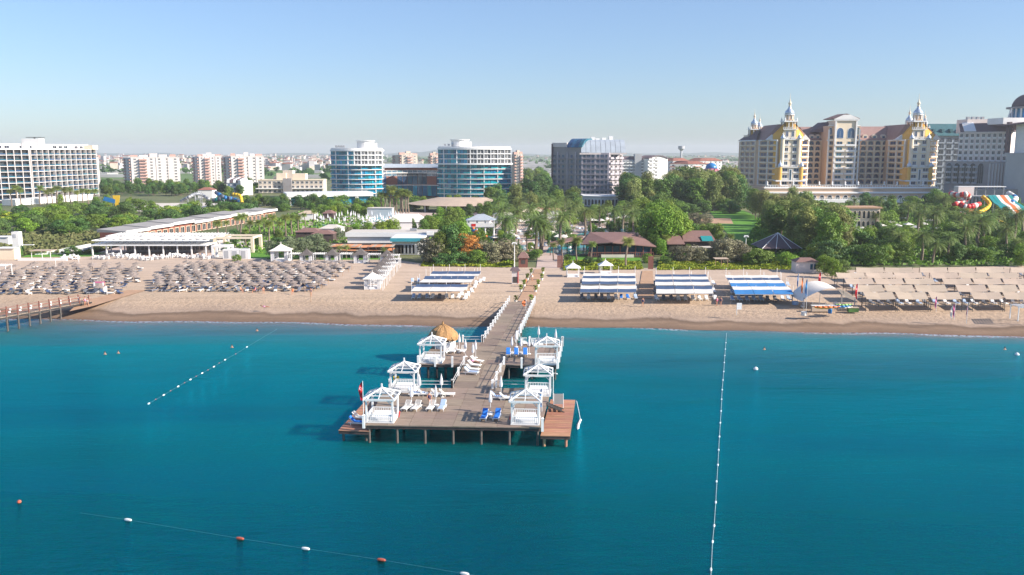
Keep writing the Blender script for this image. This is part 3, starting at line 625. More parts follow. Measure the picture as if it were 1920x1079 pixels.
# flags
def flag(name, px, py, z, h, m, label, mark=False, pm='white', fw=.5, fl=1.6, lean=0):
    p = P(px, py, z); t = thing(name, label, 'flag', p); a = MB(); a.tube(p, p + Vector((lean, 0, h)), .035, 6); W(t, a, 'pole', M[pm])
    vs = []; fs = []; nn = 9
    for i in range(nn):
        z_ = h - .1 - fl * i / (nn - 1); wv = fw * (.35 + .65 * math.sin(math.pi * min(1, (i + .6) / nn)))
        vs += [p + Vector((lean * z_ / h - .02, 0, z_)), p + Vector((lean * z_ / h - wv * .5, .12 * math.sin(i * 1.3), z_ - .05)), p + Vector((lean * z_ / h - wv, .10 * math.cos(i * 1.1), z_ - .12))]
    for i in range(nn - 1):
        o = i * 3; fs += [(o, o+1, o+4, o+3), (o+1, o+2, o+5, o+4)]
    c = MB(); c.add(vs, fs); f = W(t, c, 'flag_cloth', M[m])
    if mark:                                      # white crescent and star showing on the folded red cloth
        e = MB(); q = p + Vector((lean - fw * .40, -.15, h - .1 - fl * .36)); ar = []
        for i in range(13): u = rad(40 + 280 * i / 12); ar.append((q.x + .17 * math.cos(u), q.y, q.z + .17 * math.sin(u)))
        for i in range(12, -1, -1): u = rad(40 + 280 * i / 12); ar.append((q.x + .05 + .135 * math.cos(u), q.y, q.z + .135 * math.sin(u)))
        e.add(ar, [(i, i+1, 24 - i, 25 - i) for i in range(12)])
        st = [(q.x + .13 + (.07 if i % 2 == 0 else .028) * math.cos(u), q.y, q.z + (.07 if i % 2 == 0 else .028) * math.sin(u)) for i in range(10) for u in (2 * math.pi * i / 10,)]
        e.add(st, [tuple(range(10))]); W(t, e, 'crescent_and_star', M['cloth_white'])
    return t
flag('flagpole', 682, 797, DECK, 4.7, 'flag_red', 'red flag with white crescent hanging on a pole at the front left pier corner', True, fw=.42, fl=1.9)
flag('flagpole', 1016, 772, DECK, 2.7, 'flag_blue', 'narrow blue flag standing beside the front right cabana', fw=.3, fl=2.0)
flag('flagpole', 986, 583, DECK, 2.1, 'canvas_orange', 'orange pennant where the pier meets the beach', fw=.75, fl=1.1)
# stairs, shower, glass screen on the lower right platform
p = P(1031, 770, 1.3); st = thing('steps', 'dark metal steps down to the lower red plank platform', 'stairs', p)
for k in range(6):
    mb = MB(); mb.b0(p.x - .3 + k * .28, p.x - .05 + k * .28, p.y - .7, p.y + .5, p.z + .72 - k * .13, p.z + .76 - k * .13); W(st, mb, 'tread', M['metal_dark'])
mb = MB(); mb.beam((p.x - .3, p.y - .72, p.z + .75), (p.x + 1.6, p.y - .72, p.z), .05, .12); mb.beam((p.x - .3, p.y + .52, p.z + .75), (p.x + 1.6, p.y + .52, p.z), .05, .12); W(st, mb, 'stringer', M['metal_dark'])
p = P(1037, 752, 1.3); sh = thing('outdoor_shower', 'slim white shower pole rising behind the lower right platform', 'shower', p)
mb = MB(); mb.tube(p, p + Vector((0, 0, 3.4)), .04, 6); mb.tube(p + Vector((0, 0, 3.3)), p + Vector((.35, 0, 3.35)), .03, 6); W(sh, mb, 'pole', M['white'])
mb = MB(); mb.lathe(p + Vector((.4, 0, 3.22)), [(.11, 0), (.09, .07), (.03, .1)], 8); W(sh, mb, 'shower_head', M['white'])
p = P(1047, 767, 1.3); sc_ = thing('screen', 'square pale grey screen on posts above the lower right platform', 'screen', p)
mb = MB(); mb.b0(p.x - .5, p.x + .5, p.y - .02, p.y + .02, p.z + .55, p.z + 1.75); W(sc_, mb, 'panel', M['grey_roof'])
for x in (-.53, .53): mb = MB(); mb.tube(p + Vector((x, 0, 0)), p + Vector((x, 0, 1.8)), .035, 6); W(sc_, mb, 'post', M['white'])
# trailing float rope at the right platform
A_ = P(1081, 752, .9); pts = [A_, P(1086, 775, .25), P(1088, 788, .08), P(1084, 797, .06), P(1083, 806, .05)]
fr = thing('float_rope', 'white rope with small floats hanging off the lower right platform into the sea', 'rope', (A_.x, A_.y, 0)); mb = MB()
for a, b in zip(pts, pts[1:]): mb.tube(a, b, .035, 5)
W(fr, mb, 'rope', M['cloth_white'])
for k in range(6): q = lerp(pts[2 + k // 3], pts[3 + k // 3], (k % 3) / 3); mb = MB(); mb.lathe(q, [(.02, -.14), (.15, -.07), (.17, 0), (.13, .09), (.02, .14)], 8); W(fr, mb, 'float', M['cloth_white'], True)
for a, b, l_ in ((749, 781, 'red ring buoy on the right post of the front left cabana'), (957, 785, 'red ring buoy on the left post of the front right cabana')):
    q = P(a, b + 8, DECK); mb = MB(); c = q + Vector((0, -.15, .75))
    for i in range(14): u, v = 2*math.pi*i/14, 2*math.pi*(i+1)/14; mb.tube(c + Vector((.05 * math.sin(u), .28 * math.cos(u) * .35, .3 * math.sin(u))), c + Vector((.05 * math.sin(v), .28 * math.cos(v) * .35, .3 * math.sin(v))), .07, 6)
    o = ob('life_ring', mb.mesh('life_ring', M['slide_red'])); tag(o, label=l_, cat='life ring')
# ---- people ----
def make_person(pose, cloth, label, hair='hair', scale=1.0):
    J = {'sit': dict(pel=(0, 0, .52), ch=(0, .12, .95), nk=(0, .10, 1.08), hd=(0, .06, 1.25), kl=(-.12, -.46, .54), kr=(.13, -.44, .56), fl=(-.12, -.50, .08), fr=(.14, -.48, .08), tl=(-.12, -.68, .04), tr=(.14, -.66, .04), el=(-.27, .0, .72), er=(.27, .0, .72), hl=(-.18, -.28, .62), hr=(.18, -.28, .62)),
         'stand': dict(pel=(0, 0, .92), ch=(0, 0, 1.32), nk=(0, 0, 1.47), hd=(0, -.02, 1.63), kl=(-.10, -.02, .48), kr=(.11, .06, .48), fl=(-.11, .05, .07), fr=(.12, .16, .07), tl=(-.12, -.13, .03), tr=(.13, -.02, .03), el=(-.25, .02, 1.12), er=(.25, .02, 1.12), hl=(-.24, -.14, .90), hr=(.26, -.1, .90)),
         'lie': dict(pel=(0, 0, .13), ch=(0, .42, .20), nk=(0, .56, .26), hd=(0, .72, .33), kl=(-.12, -.46, .18), kr=(.12, -.42, .26), fl=(-.13, -.86, .09), fr=(.13, -.80, .10), tl=(-.15, -.92, .2), tr=(.15, -.88, .2), el=(-.32, .22, .12), er=(.32, .22, .12), hl=(-.26, -.02, .10), hr=(.26, -.02, .10))}[pose]
    pel, ch, nk, hd = (Vector(J[k]) for k in ('pel', 'ch', 'nk', 'hd')); side = Vector((.17, 0, 0)); up = (ch - pel).normalized()
    vs = [pel, lerp(pel, ch, .5), ch, nk, ch - side + up * .06, Vector(J['el']), Vector(J['hl']), ch + side + up * .06, Vector(J['er']), Vector(J['hr']), pel - Vector((.09, 0, 0)), Vector(J['kl']), Vector(J['fl']), Vector(J['tl']), pel + Vector((.09, 0, 0)), Vector(J['kr']), Vector(J['fr']), Vector(J['tr']), hd - (hd - nk) * .3, hd + (hd - nk) * .35]
    rr = [.13, .11, .13, .055, .065, .045, .035, .065, .045, .035, .095, .06, .042, .03, .095, .06, .042, .03, .085, .075]
    es = [(0, 1), (1, 2), (2, 3), (2, 4), (4, 5), (5, 6), (2, 7), (7, 8), (8, 9), (0, 10), (10, 11), (11, 12), (12, 13), (0, 14), (14, 15), (15, 16), (16, 17), (3, 18), (18, 19)]
    me = bpy.data.meshes.new('person'); me.from_pydata([v * scale for v in vs], es, []); me.materials.append(M['skin'])
    t = ob('person', me, None, label=label, cat='person')
    sk = t.modifiers.new('s', 'SKIN'); sk.use_smooth_shade = True
    for i, r_ in enumerate(rr): me.skin_vertices[0].data[i].radius = (r_ * scale, r_ * scale)
    me.skin_vertices[0].data[0].use_root = True
    t.modifiers.new('u', 'SUBSURF').levels = 1; t.modifiers['u'].render_levels = 1
    b = MB(); a_, c_ = lerp(pel, ch, -.12), lerp(pel, ch, 1.0)
    if pose == 'stand' or cloth != 'skin': b.tube(a_ * scale, c_ * scale, .155 * scale, 10, .175 * scale)
    if b.v: ob('clothing', b.mesh('clothing', M[cloth], True), t)
    h_ = MB(); c = (hd + (hd - nk) * .25 + Vector((0, .03, .02))) * scale; h_.lathe(c, [(.05, -.10), (.10, -.04), (.105, .03), (.07, .09), (.01, .115)], 10); ob('hair', h_.mesh('hair', M[hair], True), t)
    return t
t = make_person('sit', 'cloth_dark', 'person in dark clothes sitting behind the front left loungers'); t.location = P(805, 757, DECK) ; t.rotation_euler = (0, 0, rad(20))
t = make_person('lie', 'cloth_pink', 'person in pink lying back on a lounger beside the walkway'); t.location = P(888, 680, DECK + .34); t.rotation_euler = (0, 0, rad(60))
for (a, b, pose, c, rz, l_) in ((160, 574, 'stand', 'cloth_pink', 30, 'person standing at the foot of the left pier'), (165, 576, 'stand', 'cloth_white', -40, 'person in white beside the foot of the left pier'), (497, 577, 'lie', 'cloth_pink', 80, 'sunbather in pink lying alone on the open sand'), (452, 549, 'sit', 'skin', 60, 'sunburnt person sitting at the seaward row of thatch parasols, leftmost'),
       (478, 549, 'sit', 'canvas_pink', -60, 'person in pink sitting at the seaward row of thatch parasols'), (494, 550, 'sit', 'skin', 20, 'bare person sitting at the third seaward lounger of the parasol field'), (549, 552, 'sit', 'canvas_orange', 0, 'person in orange sitting at the right end of the seaward row'), (583, 556, 'stand', 'cloth_dark', 0, 'person standing beside the pale pole right of the parasols'),
       (196, 546, 'stand', 'cloth_dark', 0, 'person in dark clothes standing by the white sheeted stall'), (986, 536, 'stand', 'canvas_orange', 0, 'person in orange standing on the plank path'), (998, 528, 'stand', 'cloth_white', 30, 'person in white walking up the plank path'), (1205, 575, 'stand', 'cloth_dark', 0, 'person standing between the first two shade canopies'), (1344, 574, 'stand', 'canvas_pink', 20, 'person in pink standing in front of the blue shade canopy, left one'), (1351, 574, 'stand', 'cloth_dark', -20, 'person in dark clothes standing in front of the blue shade canopy, right one'), (990, 478, 'stand', 'canvas_orange', 0, 'person in orange by the brown kiosk')):
    t = make_person(pose, c, l_); t.location = P(a, b, LAND); t.rotation_euler = (0, 0, rad(rz))
# bathers in the water: head and shoulders above the surface
for a, b, l_ in ((197, 665, 'bather left of the other one far from the left buoy line'), (222, 663, 'bather right of the other one far from the left buoy line'), (435, 652, 'bather beside the upper end of the left buoy line'), (482, 621, 'bather near the shore above the left buoy line'), (1433, 656, 'bather beyond the right buoy line close to shore'), (1884, 656, 'bather near the right edge of the photo')):
    t = make_person('stand', 'skin', l_); q = P(a, b, 0); t.location = (q.x, q.y, -1.32)
# ---- buoy lines ----
def buoy_line(name, pts, rate, size, label, colors, rope_r=.025, at=None):
    W_ = [P(a, b, .06) for a, b in pts]; rp = MB()
    for a, b in zip(W_, W_[1:]): rp.tube(a, b, rope_r, 5)
    tag(ob('rope', rp.mesh('rope', M['cloth_white' if name == 'r' else 'rope'])), label=label + ', its thin rope', cat='rope')
    for i, (a, b) in enumerate(at or pts):
        q = P(a, b, .1); k = min(range(len(W_) - 1), key=lambda j: (lerp(W_[j], W_[j+1], .5) - q).length); d = (W_[k+1] - W_[k]).normalized()
        s = size * (1.0 if i % 2 == 0 or rate == 1 else .55); m_ = MB()
        prof = [(0, .3), (.12, .8), (.38, 1), (.62, 1), (.88, .8), (1, .3)]
        for (t0, r0), (t1, r1) in zip(prof, prof[1:]): m_.tube(d * (s * 2.4 * (t0 - .5)), d * (s * 2.4 * (t1 - .5)), r0 * s * .42, 8, r1 * s * .42)
        c = colors[i % len(colors)]
        tag(ob('buoy', m_.mesh('buoy', M[c]), None, q), label=('red' if 'red' in c else 'white') + ' float, ' + nth(i) + ' along ' + label, cat='buoy', group='floats of ' + label)
buoy_line('r', [(1362, 625), (1361, 643), (1359, 667), (1357, 697), (1354, 731), (1352, 771), (1349, 819), (1346, 872), (1342, 942), (1339, 986), (1336, 1016), (1333, 1079)], 1, .19, 'the long buoy line on the right', ['cloth_white'], rope_r=.012,
          at=[(1361, 643), (1360, 655), (1359, 667), (1358, 680), (1357, 697), (1355.5, 713), (1354, 731), (1353, 749), (1352, 771), (1350.5, 793), (1349, 819), (1347.5, 844), (1346, 872), (1343.5, 903), (1342, 942), (1339, 986), (1336, 1016), (1333, 1068)])
lp = [(279, 757), (307, 741), (334, 725), (357, 712), (379, 700), (401, 688), (422, 675), (442, 664), (463, 651), (483, 639), (520, 617)]
buoy_line('l', lp, 2, .20, 'the slanting buoy line on the left', ['cloth_white', 'buoy_red'], rope_r=.01, at=[(279, 757), (292, 749), (307, 741), (320, 733), (334, 725), (346, 718), (357, 712), (368, 706), (379, 700), (390, 694), (401, 688), (411, 681), (422, 675), (442, 664), (463, 651)])
buoy_line('b', [(150, 962), (240, 975), (450, 1010), (573, 1029), (715, 1050), (871, 1076), (960, 1090)], 1, .29, 'the buoy line at the bottom', ['cloth_white', 'buoy_red', 'cloth_white', 'buoy_red', 'cloth_white'], rope_r=.007, at=[(240, 975), (450, 1010), (573, 1029), (715, 1050), (871, 1076)])
q = P(36, 941, .1); m_ = MB(); m_.lathe((0, 0, 0), [(.03, -.15), (.17, -.08), (.19, 0), (.12, .12), (.03, .16)], 8); bme = m_.mesh('buoy', M['buoy_red']); tag(ob('buoy', bme, None, q), label='lone red float low at the far left of the sea', cat='buoy')
m_ = MB(); m_.lathe((0, 0, 0), [(.05, -.2), (.3, -.1), (.34, .02), (.2, .2), (.05, .3)], 10); bme2 = m_.mesh('buoy', M['cloth_white'])
for a, b, l_ in ((1417, 692, 'single white mooring float right of the long buoy line'), (1907, 665, 'white float near the right edge of the photo')):
    tag(ob('buoy', bme2, None, P(a, b, .1)), label=l_, cat='buoy')
# ---------------- beach things ----------------
def small_lounger_mesh(name, m, m2):
    b = MB(); b.b0(-.33, .33, -.95, .35, .26, .36); a = rad(38)
    b.beam((0, .33, .33), (0, .33 + .72 * math.cos(a), .33 + .72 * math.sin(a)), .66, .08)
    for x in (-.28, .28):
        for y in (-.8, .6): b.b0(x - .04, x + .04, y - .04, y + .04, 0, .27)
    b.b0(-.28, .28, -.9, .36, .365, .42, 1); b.beam((0, .36, .42), (0, .36 + .7 * math.cos(a), .42 + .7 * math.sin(a)), .54, .06, 1)
    return b.mesh(name, [M[m], M[m2]])
LM = {'white': small_lounger_mesh('sun_lounger', 'plastic_white', 'cushion'), 'blue': small_lounger_mesh('sun_lounger', 'plastic_white', 'towel_blue'), 'navy': small_lounger_mesh('sun_lounger', 'plastic_grey', 'towel_navy'), 'grey': small_lounger_mesh('sun_lounger', 'plastic_grey', 'plastic_grey'), 'pale': small_lounger_mesh('sun_lounger', 'plastic_white', 'towel_pale')}
# thatch parasols
def parasol_protos():
    out = []
    for s in range(3):
        t = thing('beach_parasol', 'x', 'parasol', group='grey thatch parasols on the left beach')
        a = MB(); a.tube((0, 0, 0), (0, 0, 2.05), .05, 5); ob('pole', a.mesh('pole', M['wood_dark']), t)
        n = 16; prof = [(1.34, 1.70), (1.33, 1.78), (.9, 1.97), (.36, 2.18), (.12, 2.34), (.08, 2.46)]; vs = []; fs = []
        for k, (r_, z) in enumerate(prof):
            for i in range(n): q = 2*math.pi*i/n; rr = r_ * (1 + R.uniform(-.04, .04)); vs.append((rr * math.cos(q), rr * math.sin(q), z + R.uniform(-.04, .04) * (2.0 if k == 0 else .6)))
        for k in range(len(prof) - 1):
            for i in range(n): j = (i + 1) % n; fs.append((k*n+i, k*n+j, (k+1)*n+j, (k+1)*n+i))
        c = MB(); c.add(vs, fs + [tuple(5*n + i for i in range(n))]); ob('thatch_canopy', c.mesh('thatch_canopy', M['thatch_grey']), t)
        out.append(Proto(t))
    return out
PP = parasol_protos()
cells = []
def field(x0, x1, ncol, pys, fieldname):
    # x0,x1: photo x of the first and last parasol on the front row; later rows keep the same world x
    X0 = PX(x0, P(960, pys[0]).y, LAND); X1 = PX(x1, P(960, pys[0]).y, LAND); st = (X1 - X0) / (ncol - 1); n0 = len(pys)
    for r_, py in enumerate(pys):
        Y = P(960, py).y; ph = .5 * (r_ % 2) + .1 * math.sin(r_ * 5); xs_ = [X0 + st * (i + ph) for i in range(-14, ncol + 2)]; row = []
        for x in xs_:
            px = CX + F * x / (Y * cp + (HC - LAND) * sp)
            lim0, lim1 = fieldname[1](py); 
            if px < lim0 or px > lim1: continue
            row.append((x, Y))
        for i, (x, y) in enumerate(row): cells.append((x, y, r_, i, len(row), fieldname[0]))
pys = [546, 541, 536, 531.5, 527, 523, 519, 515, 511, 507.5, 504, 501]
field(300, 585, 11, pys, ('right parasol field', lambda py: (281 + (546 - py) * .7 + (25 if py < 508 else 0), 597 + (546 - py) * 1.35)))
field(20, 255, 8, [551, 545.5, 540, 534.5, 529, 524, 519, 514, 509, 504.5], ('left parasol field', lambda py: (-12 + (0 if py > 512 else (512 - py) * 8), 262 - (34 if py > 533 else 0))))
rows_txt = lambda k: 'row nearest the sea' if k == 0 else nth(k) + ' row from the sea'
stuff = MB(); nl = 0
for k, (x, y, r_, i, n, fn) in enumerate(cells):
    x += R.uniform(-.4, .4); y += R.uniform(-.35, .35)
    PP[k % 3].put((x, y, LAND - .03), R.uniform(0, 6), 'thatch parasol, %s from the left, %s, %s' % (nth(i), rows_txt(r_), fn), (k_ := R.uniform(.78, .90), k_, k_ * .9))
    for s in (-1, 1):
        if R.random() < .12: continue
        kind = R.choice(['grey', 'navy', 'navy', 'white', 'grey']) if r_ < 2 else R.choice(['grey', 'grey', 'navy', 'white'])
        rz = R.uniform(-.5, .5) + (1.2 if R.random() < .4 else 0) * s; dx = s * R.uniform(.7, 1.1); dy = -.5 if r_ < 2 else -.2
        if r_ < 4:
            o = ob('sun_lounger', LM[kind], None, (x + dx, y + dy, LAND), rz); nl += 1
            tag(o, label='%s lounger %s of the %s parasol, %s, %s' % ({'grey': 'dark grey', 'navy': 'navy blue', 'white': 'white'}[kind], 'left' if s < 0 else 'right', nth(i), rows_txt(r_), fn.replace('parasol ', '')), cat='sun lounger', group='loungers under the thatch parasols')
        else:
            ca, sa = math.cos(rz), math.sin(rz)
            for (cx_, cy_, cz_, sx, sy, sz) in ((0, -.3, .30, .66, 1.3, .1), (0, .62, .52, .66, .6, .09)):
                stuff.box((x + dx + cx_ * ca - cy_ * sa, y + dy + cx_ * sa + cy_ * ca, LAND + cz_), (sx, sy, sz), rz, 1 if kind == 'white' else 0)
            for sx in (-.28, .28): stuff.box((x + dx + sx * ca, y + dy + sx * sa, LAND + .14), (.05, 1.3, .26), rz, 0)
tag(ob('sun_loungers', stuff.mesh('sun_loungers', [M['plastic_grey'], M['plastic_white']])), kind='stuff', label='loungers packed under the rear rows of thatch parasols', cat='loungers')
# boundary poles right of the parasols
mb = MB(); mb.tube((0, 0, 0), (0, 0, 2.2), .06, 6); pm_ = mb.mesh('marker_pole', M['wood_tan'])
mb = MB(); mb.tube((0, 0, 0), (0, 0, 1.1), .05, 6); ps_ = mb.mesh('marker_pole', M['wood_tan'])
for i, (a, b, k) in enumerate(((583, 566, 1), (572, 550, 0), (591, 546, 0), (603, 539, 0), (616, 531, 0), (630, 524, 0), (643, 518, 0), (654, 511, 0), (660, 506, 0))):
    tag(ob('marker_pole', pm_ if k else ps_, None, P(a, b)), label='tall pale pole standing alone right of the parasol field' if k else 'short pale marker pole, %s from the sea along the right edge of the parasols' % nth(i - 1), cat='pole')
# awning canopies
def canopy(label, rows, poles, blk, sat='canvas_white'):
    # rows: list of (mat, [tl, tr, br, bl]) strips, fabric split in three panels
    E = None
    for (m_, q, zt, zb) in rows:
        pts = [P(*q[0], zt), P(*q[1], zt), P(*q[2], zb), P(*q[3], zb)]
        if E is None: c = (pts[2] + pts[3]) / 2; E = thing('shade_canopy', label, 'canopy', (c.x, c.y, LAND), group='striped shade canopies on the middle beach')
        for i in range(3):
            f = lambda u, v: lerp(lerp(pts[3], pts[2], u), lerp(pts[0], pts[1], u), v)
            u0, u1 = i / 3 + .004, (i + 1) / 3 - .004; um = (u0 + u1) / 2; dz = Vector((0, 0, -.05))
            mb = MB(); vs = [f(u0, 0), f(um, 0) + dz, f(u1, 0), f(u0, 1), f(um, 1) + dz, f(u1, 1)]; up = Vector((0, 0, .03))
            mb.add(vs + [v + up for v in vs], [(1, 0, 3, 4), (2, 1, 4, 5), (6, 7, 10, 9), (7, 8, 11, 10), (0, 1, 7, 6), (1, 2, 8, 7), (2, 5, 11, 8), (5, 4, 10, 11), (4, 3, 9, 10), (3, 0, 6, 9)])
            W(E, mb, 'fabric_panel', M[m_])
    for q in poles:
        mb = MB(); p = P(*q, 2.2); mb.tube((p.x, p.y, LAND), (p.x, p.y, LAND + 2.45), .05, 5); W(E, mb, 'pole', M['white'])
    mb = MB()
    for (m_, q, zt, zb) in rows:
        mb.tube(P(*q[3], zb) - Vector((0, 0, .06)), P(*q[2], zb) - Vector((0, 0, .06)), .05, 5)
    W(E, mb, 'frame', M['metal_grey'])
Z0 = LAND + 2.2; Z1 = LAND + 2.3; Zm = LAND + 2.05
def strip2(label, x0t, x1t, yt, x0m, x1m, ym, x0b, x1b, yb, mt_, mb_, blk):
    fr = [.02, .35, .67, .985]
    canopy(label, [(mt_, [(x0t, yt), (x1t, yt), (x1m, ym), (x0m, ym)], Z1, Zm), (mb_, [(x0m, ym + .15), (x1m, ym + .15), (x1b, yb), (x0b, yb)], Zm, Z0)],
           [(lerp(x0b, x1b, f), yb - .5) for f in fr] + [(lerp(x0t, x1t, f), yt + .6) for f in fr], blk)
strip2('rear canopy of the block right of the pier, white behind and navy in front', 1094, 1192, 513, 1093, 1192, 517.5, 1092, 1192, 522, 'canvas_white', 'canvas_navy', 'A')
strip2('middle canopy of the block right of the pier, white behind and navy in front', 1092, 1192, 522.5, 1091, 1192, 528, 1090, 1192, 533, 'canvas_white', 'canvas_navy', 'A')
strip2('front canopy of the block right of the pier, beige behind and navy in front', 1089, 1193, 536, 1088, 1193, 542, 1087, 1193, 548, 'canvas_white', 'canvas_navy', 'A')
strip2('rear canopy of the middle block, navy behind and white in front', 1228, 1324, 515, 1228, 1326, 519, 1228, 1329, 524, 'canvas_navy', 'canvas_white', 'B')
strip2('middle canopy of the middle block, navy behind and white in front', 1228, 1328, 524.5, 1228, 1331, 529, 1228, 1333, 535, 'canvas_navy', 'canvas_white', 'B')
strip2('front canopy of the middle block, navy behind and white in front', 1229, 1335, 536.5, 1230, 1336, 542.5, 1230, 1338, 550.5, 'canvas_navy', 'canvas_white', 'B')
strip2('rear canopy of the right block, white behind and steel blue in front', 1359, 1458, 516.7, 1361, 1461, 521, 1364, 1464, 525.3, 'canvas_white', 'canvas_navy', 'C')
strip2('middle canopy of the right block, white behind and bright blue in front', 1366, 1466, 525.8, 1368, 1471, 531, 1371, 1475, 537.6, 'canvas_white', 'canvas_blue', 'C')
strip2('front canopy of the right block, white behind and bright blue in front', 1372, 1478, 537.8, 1375, 1484, 543.5, 1378, 1488, 552, 'canvas_white', 'canvas_blue', 'C')
strip2('rear canopy of the block left of the pier, navy behind and white in front', 811, 902, 509, 807, 900, 514, 805, 897, 517.5, 'canvas_navy', 'canvas_white', 'L')
strip2('middle canopy of the block left of the pier, navy behind and white in front', 797, 891, 518, 794, 888, 524, 785, 884, 529.5, 'canvas_navy', 'canvas_white', 'L')
strip2('front canopy of the block left of the pier, navy behind and white in front', 781, 879, 533.5, 777, 876, 538.5, 770, 870, 546, 'canvas_navy', 'canvas_white', 'L')
lc = 0
for (x0, x1, rws, kinds, blk) in ((1092, 1190, (561, 545, 532), ['grey', 'grey', 'blue', 'blue', 'pale'], 'block right of the pier'), (1232, 1338, (563, 549, 535), ['grey', 'grey', 'white', 'white'], 'middle block'), (1374, 1480, (564, 551, 537), ['pale', 'pale', 'grey', 'pale'], 'right block with blue canopies'), (775, 872, (560, 545, 530), ['pale', 'grey', 'white', 'white'], 'block left of the pier')):
    for ri, ry in enumerate(rws):
        n = 9
        for i in range(n):
            a = lerp(x0, x1, i / (n - 1)) + R.uniform(-1, 1)
            if i % 3 == 2 and blk[0] != 'r': a += 2
            kd = kinds[min(len(kinds) - 1, int(i / n * len(kinds)))] if R.random() < .8 else 'white'
            tag(ob('sun_lounger', LM[kd], None, P(a - ri * 1.2, ry), R.uniform(-.15, .15)), label='%s lounger, %s from left, %s row, canopies of %s' % ({'grey': 'dark', 'navy': 'navy', 'pale': 'pale blue'}.get(kd, kd), nth(i), ('front', 'middle', 'rear')[ri], blk), cat='sun lounger', group='loungers under the striped canopies')
# white loungers spilling out right of the left block
for i, (a, b) in enumerate(((872, 562), (866, 555), (878, 556), (885, 549), (890, 541), (893, 535), (899, 531), (906, 528))):
    tag(ob('sun_lounger', LM['white'], None, P(a, b), R.uniform(-.3, .3)), label='white lounger in the open, %s from the sea beside the left striped block' % nth(i), cat='sun lounger', group='white loungers beside the left canopy block')
# tan canopies
def tan_row(label, cols, y0, y1, dx, slant=2.3):
    E = None
    for (a, b) in cols:
        tl, tr, br, bl = P(a, y0, LAND + 2.75), P(b, y0, LAND + 2.75), P(b + dx, y1 + .3, LAND + slant), P(a + dx, y1 + .3, LAND + slant)
        if E is None: E = thing('shade_canopy', label, 'canopy', (bl.x, bl.y, LAND), group='tan cloth canopies on the right beach')
        mb = MB(); g = Vector((.10, 0, 0)); up = Vector((0, 0, .03)); sag = Vector((0, 0, -.10))
        for (s0, s1) in ((0, .5), (.5, 1)):
            f = lambda u, v: lerp(lerp(bl + g, br - g, u), lerp(tl + g, tr - g, u), v) + sag * (1 if abs(u - .5) < .01 else 0)
            mb.frus([f(s0, 0), f(s1, 0), f(s1, 1), f(s0, 1)], [f(s0, 0) + up, f(s1, 0) + up, f(s1, 1) + up, f(s0, 1) + up])
        W(E, mb, 'fabric_panel', M['canvas_tan'])
        for q in (bl, tl, br, tr): mb = MB(); mb.tube((q.x, q.y, LAND), q, .06, 5); W(E, mb, 'pole', M['metal_dark'])
TR = [('rearmost row', [(1604, 1657), (1658, 1711)], [(1724, 1776), (1777, 1829), (1830, 1882)], [(1894, 1946)], 502, 511, 2),
      ('second row from the rear', [(1566, 1620), (1622, 1674), (1675, 1728)], [(1743, 1795), (1797, 1850), (1852, 1908)], [(1920, 1975)], 511.7, 521, 4),
      ('middle row', [(1582, 1636), (1638, 1692), (1694, 1750)], [(1765, 1820), (1822, 1876), (1878, 1932)], [], 522.5, 533, 5),
      ('second row from the sea', [(1599, 1654), (1656, 1711), (1713, 1772)], [(1790, 1847), (1850, 1905), (1907, 1962)], [], 534.5, 547, 6),
      ('row nearest the sea', [(1617, 1674), (1677, 1735), (1739, 1798)], [(1818, 1875), (1878, 1936)], [], 548, 561, 7)]
for nm, A1, A2, A3, y0, y1, dx in TR:
    tan_row('tan cloth canopy, left block, ' + nm, A1, y0, y1, dx); tan_row('tan cloth canopy, right block, ' + nm, A2, y0, y1, dx)
    if A3: tan_row('tan cloth canopy cut by the right edge, ' + nm, A3, y0, y1, dx)
for ry, (n, rn) in zip((571, 556, 542, 530, 519), ((17, 'front'), (14, 'second'), (14, 'third'), (13, 'fourth'), (12, 'rear'))):
    for i in range(n):
        a = lerp(1632 - (571 - ry) * 1.1, 1915, i / (n - 1)) + R.uniform(-3, 3)
        tag(ob('sun_lounger', LM[R.choice(['grey', 'white', 'pale', 'grey'])], None, P(a, ry), R.uniform(-.2, .2)), label='lounger, %s from the left in the %s row under the tan canopies' % (nth(i), rn), cat='sun lounger', group='loungers under the tan canopies')
mb = MB(); A_, B_ = P(1617, 566, LAND + .9), P(1960, 567, LAND + .9); mb.beam(A_, B_, .3, .08); t = thing('bench', 'long low tan board in front of the seaward tan canopies', 'bench', (A_.x, A_.y, LAND)); W(t, mb, 'board', M['canvas_tan'])
for k in range(12): q = lerp(A_, B_, k / 11); mb = MB(); mb.tube((q.x, q.y, LAND), q, .05, 5); W(t, mb, 'leg', M['metal_dark'])
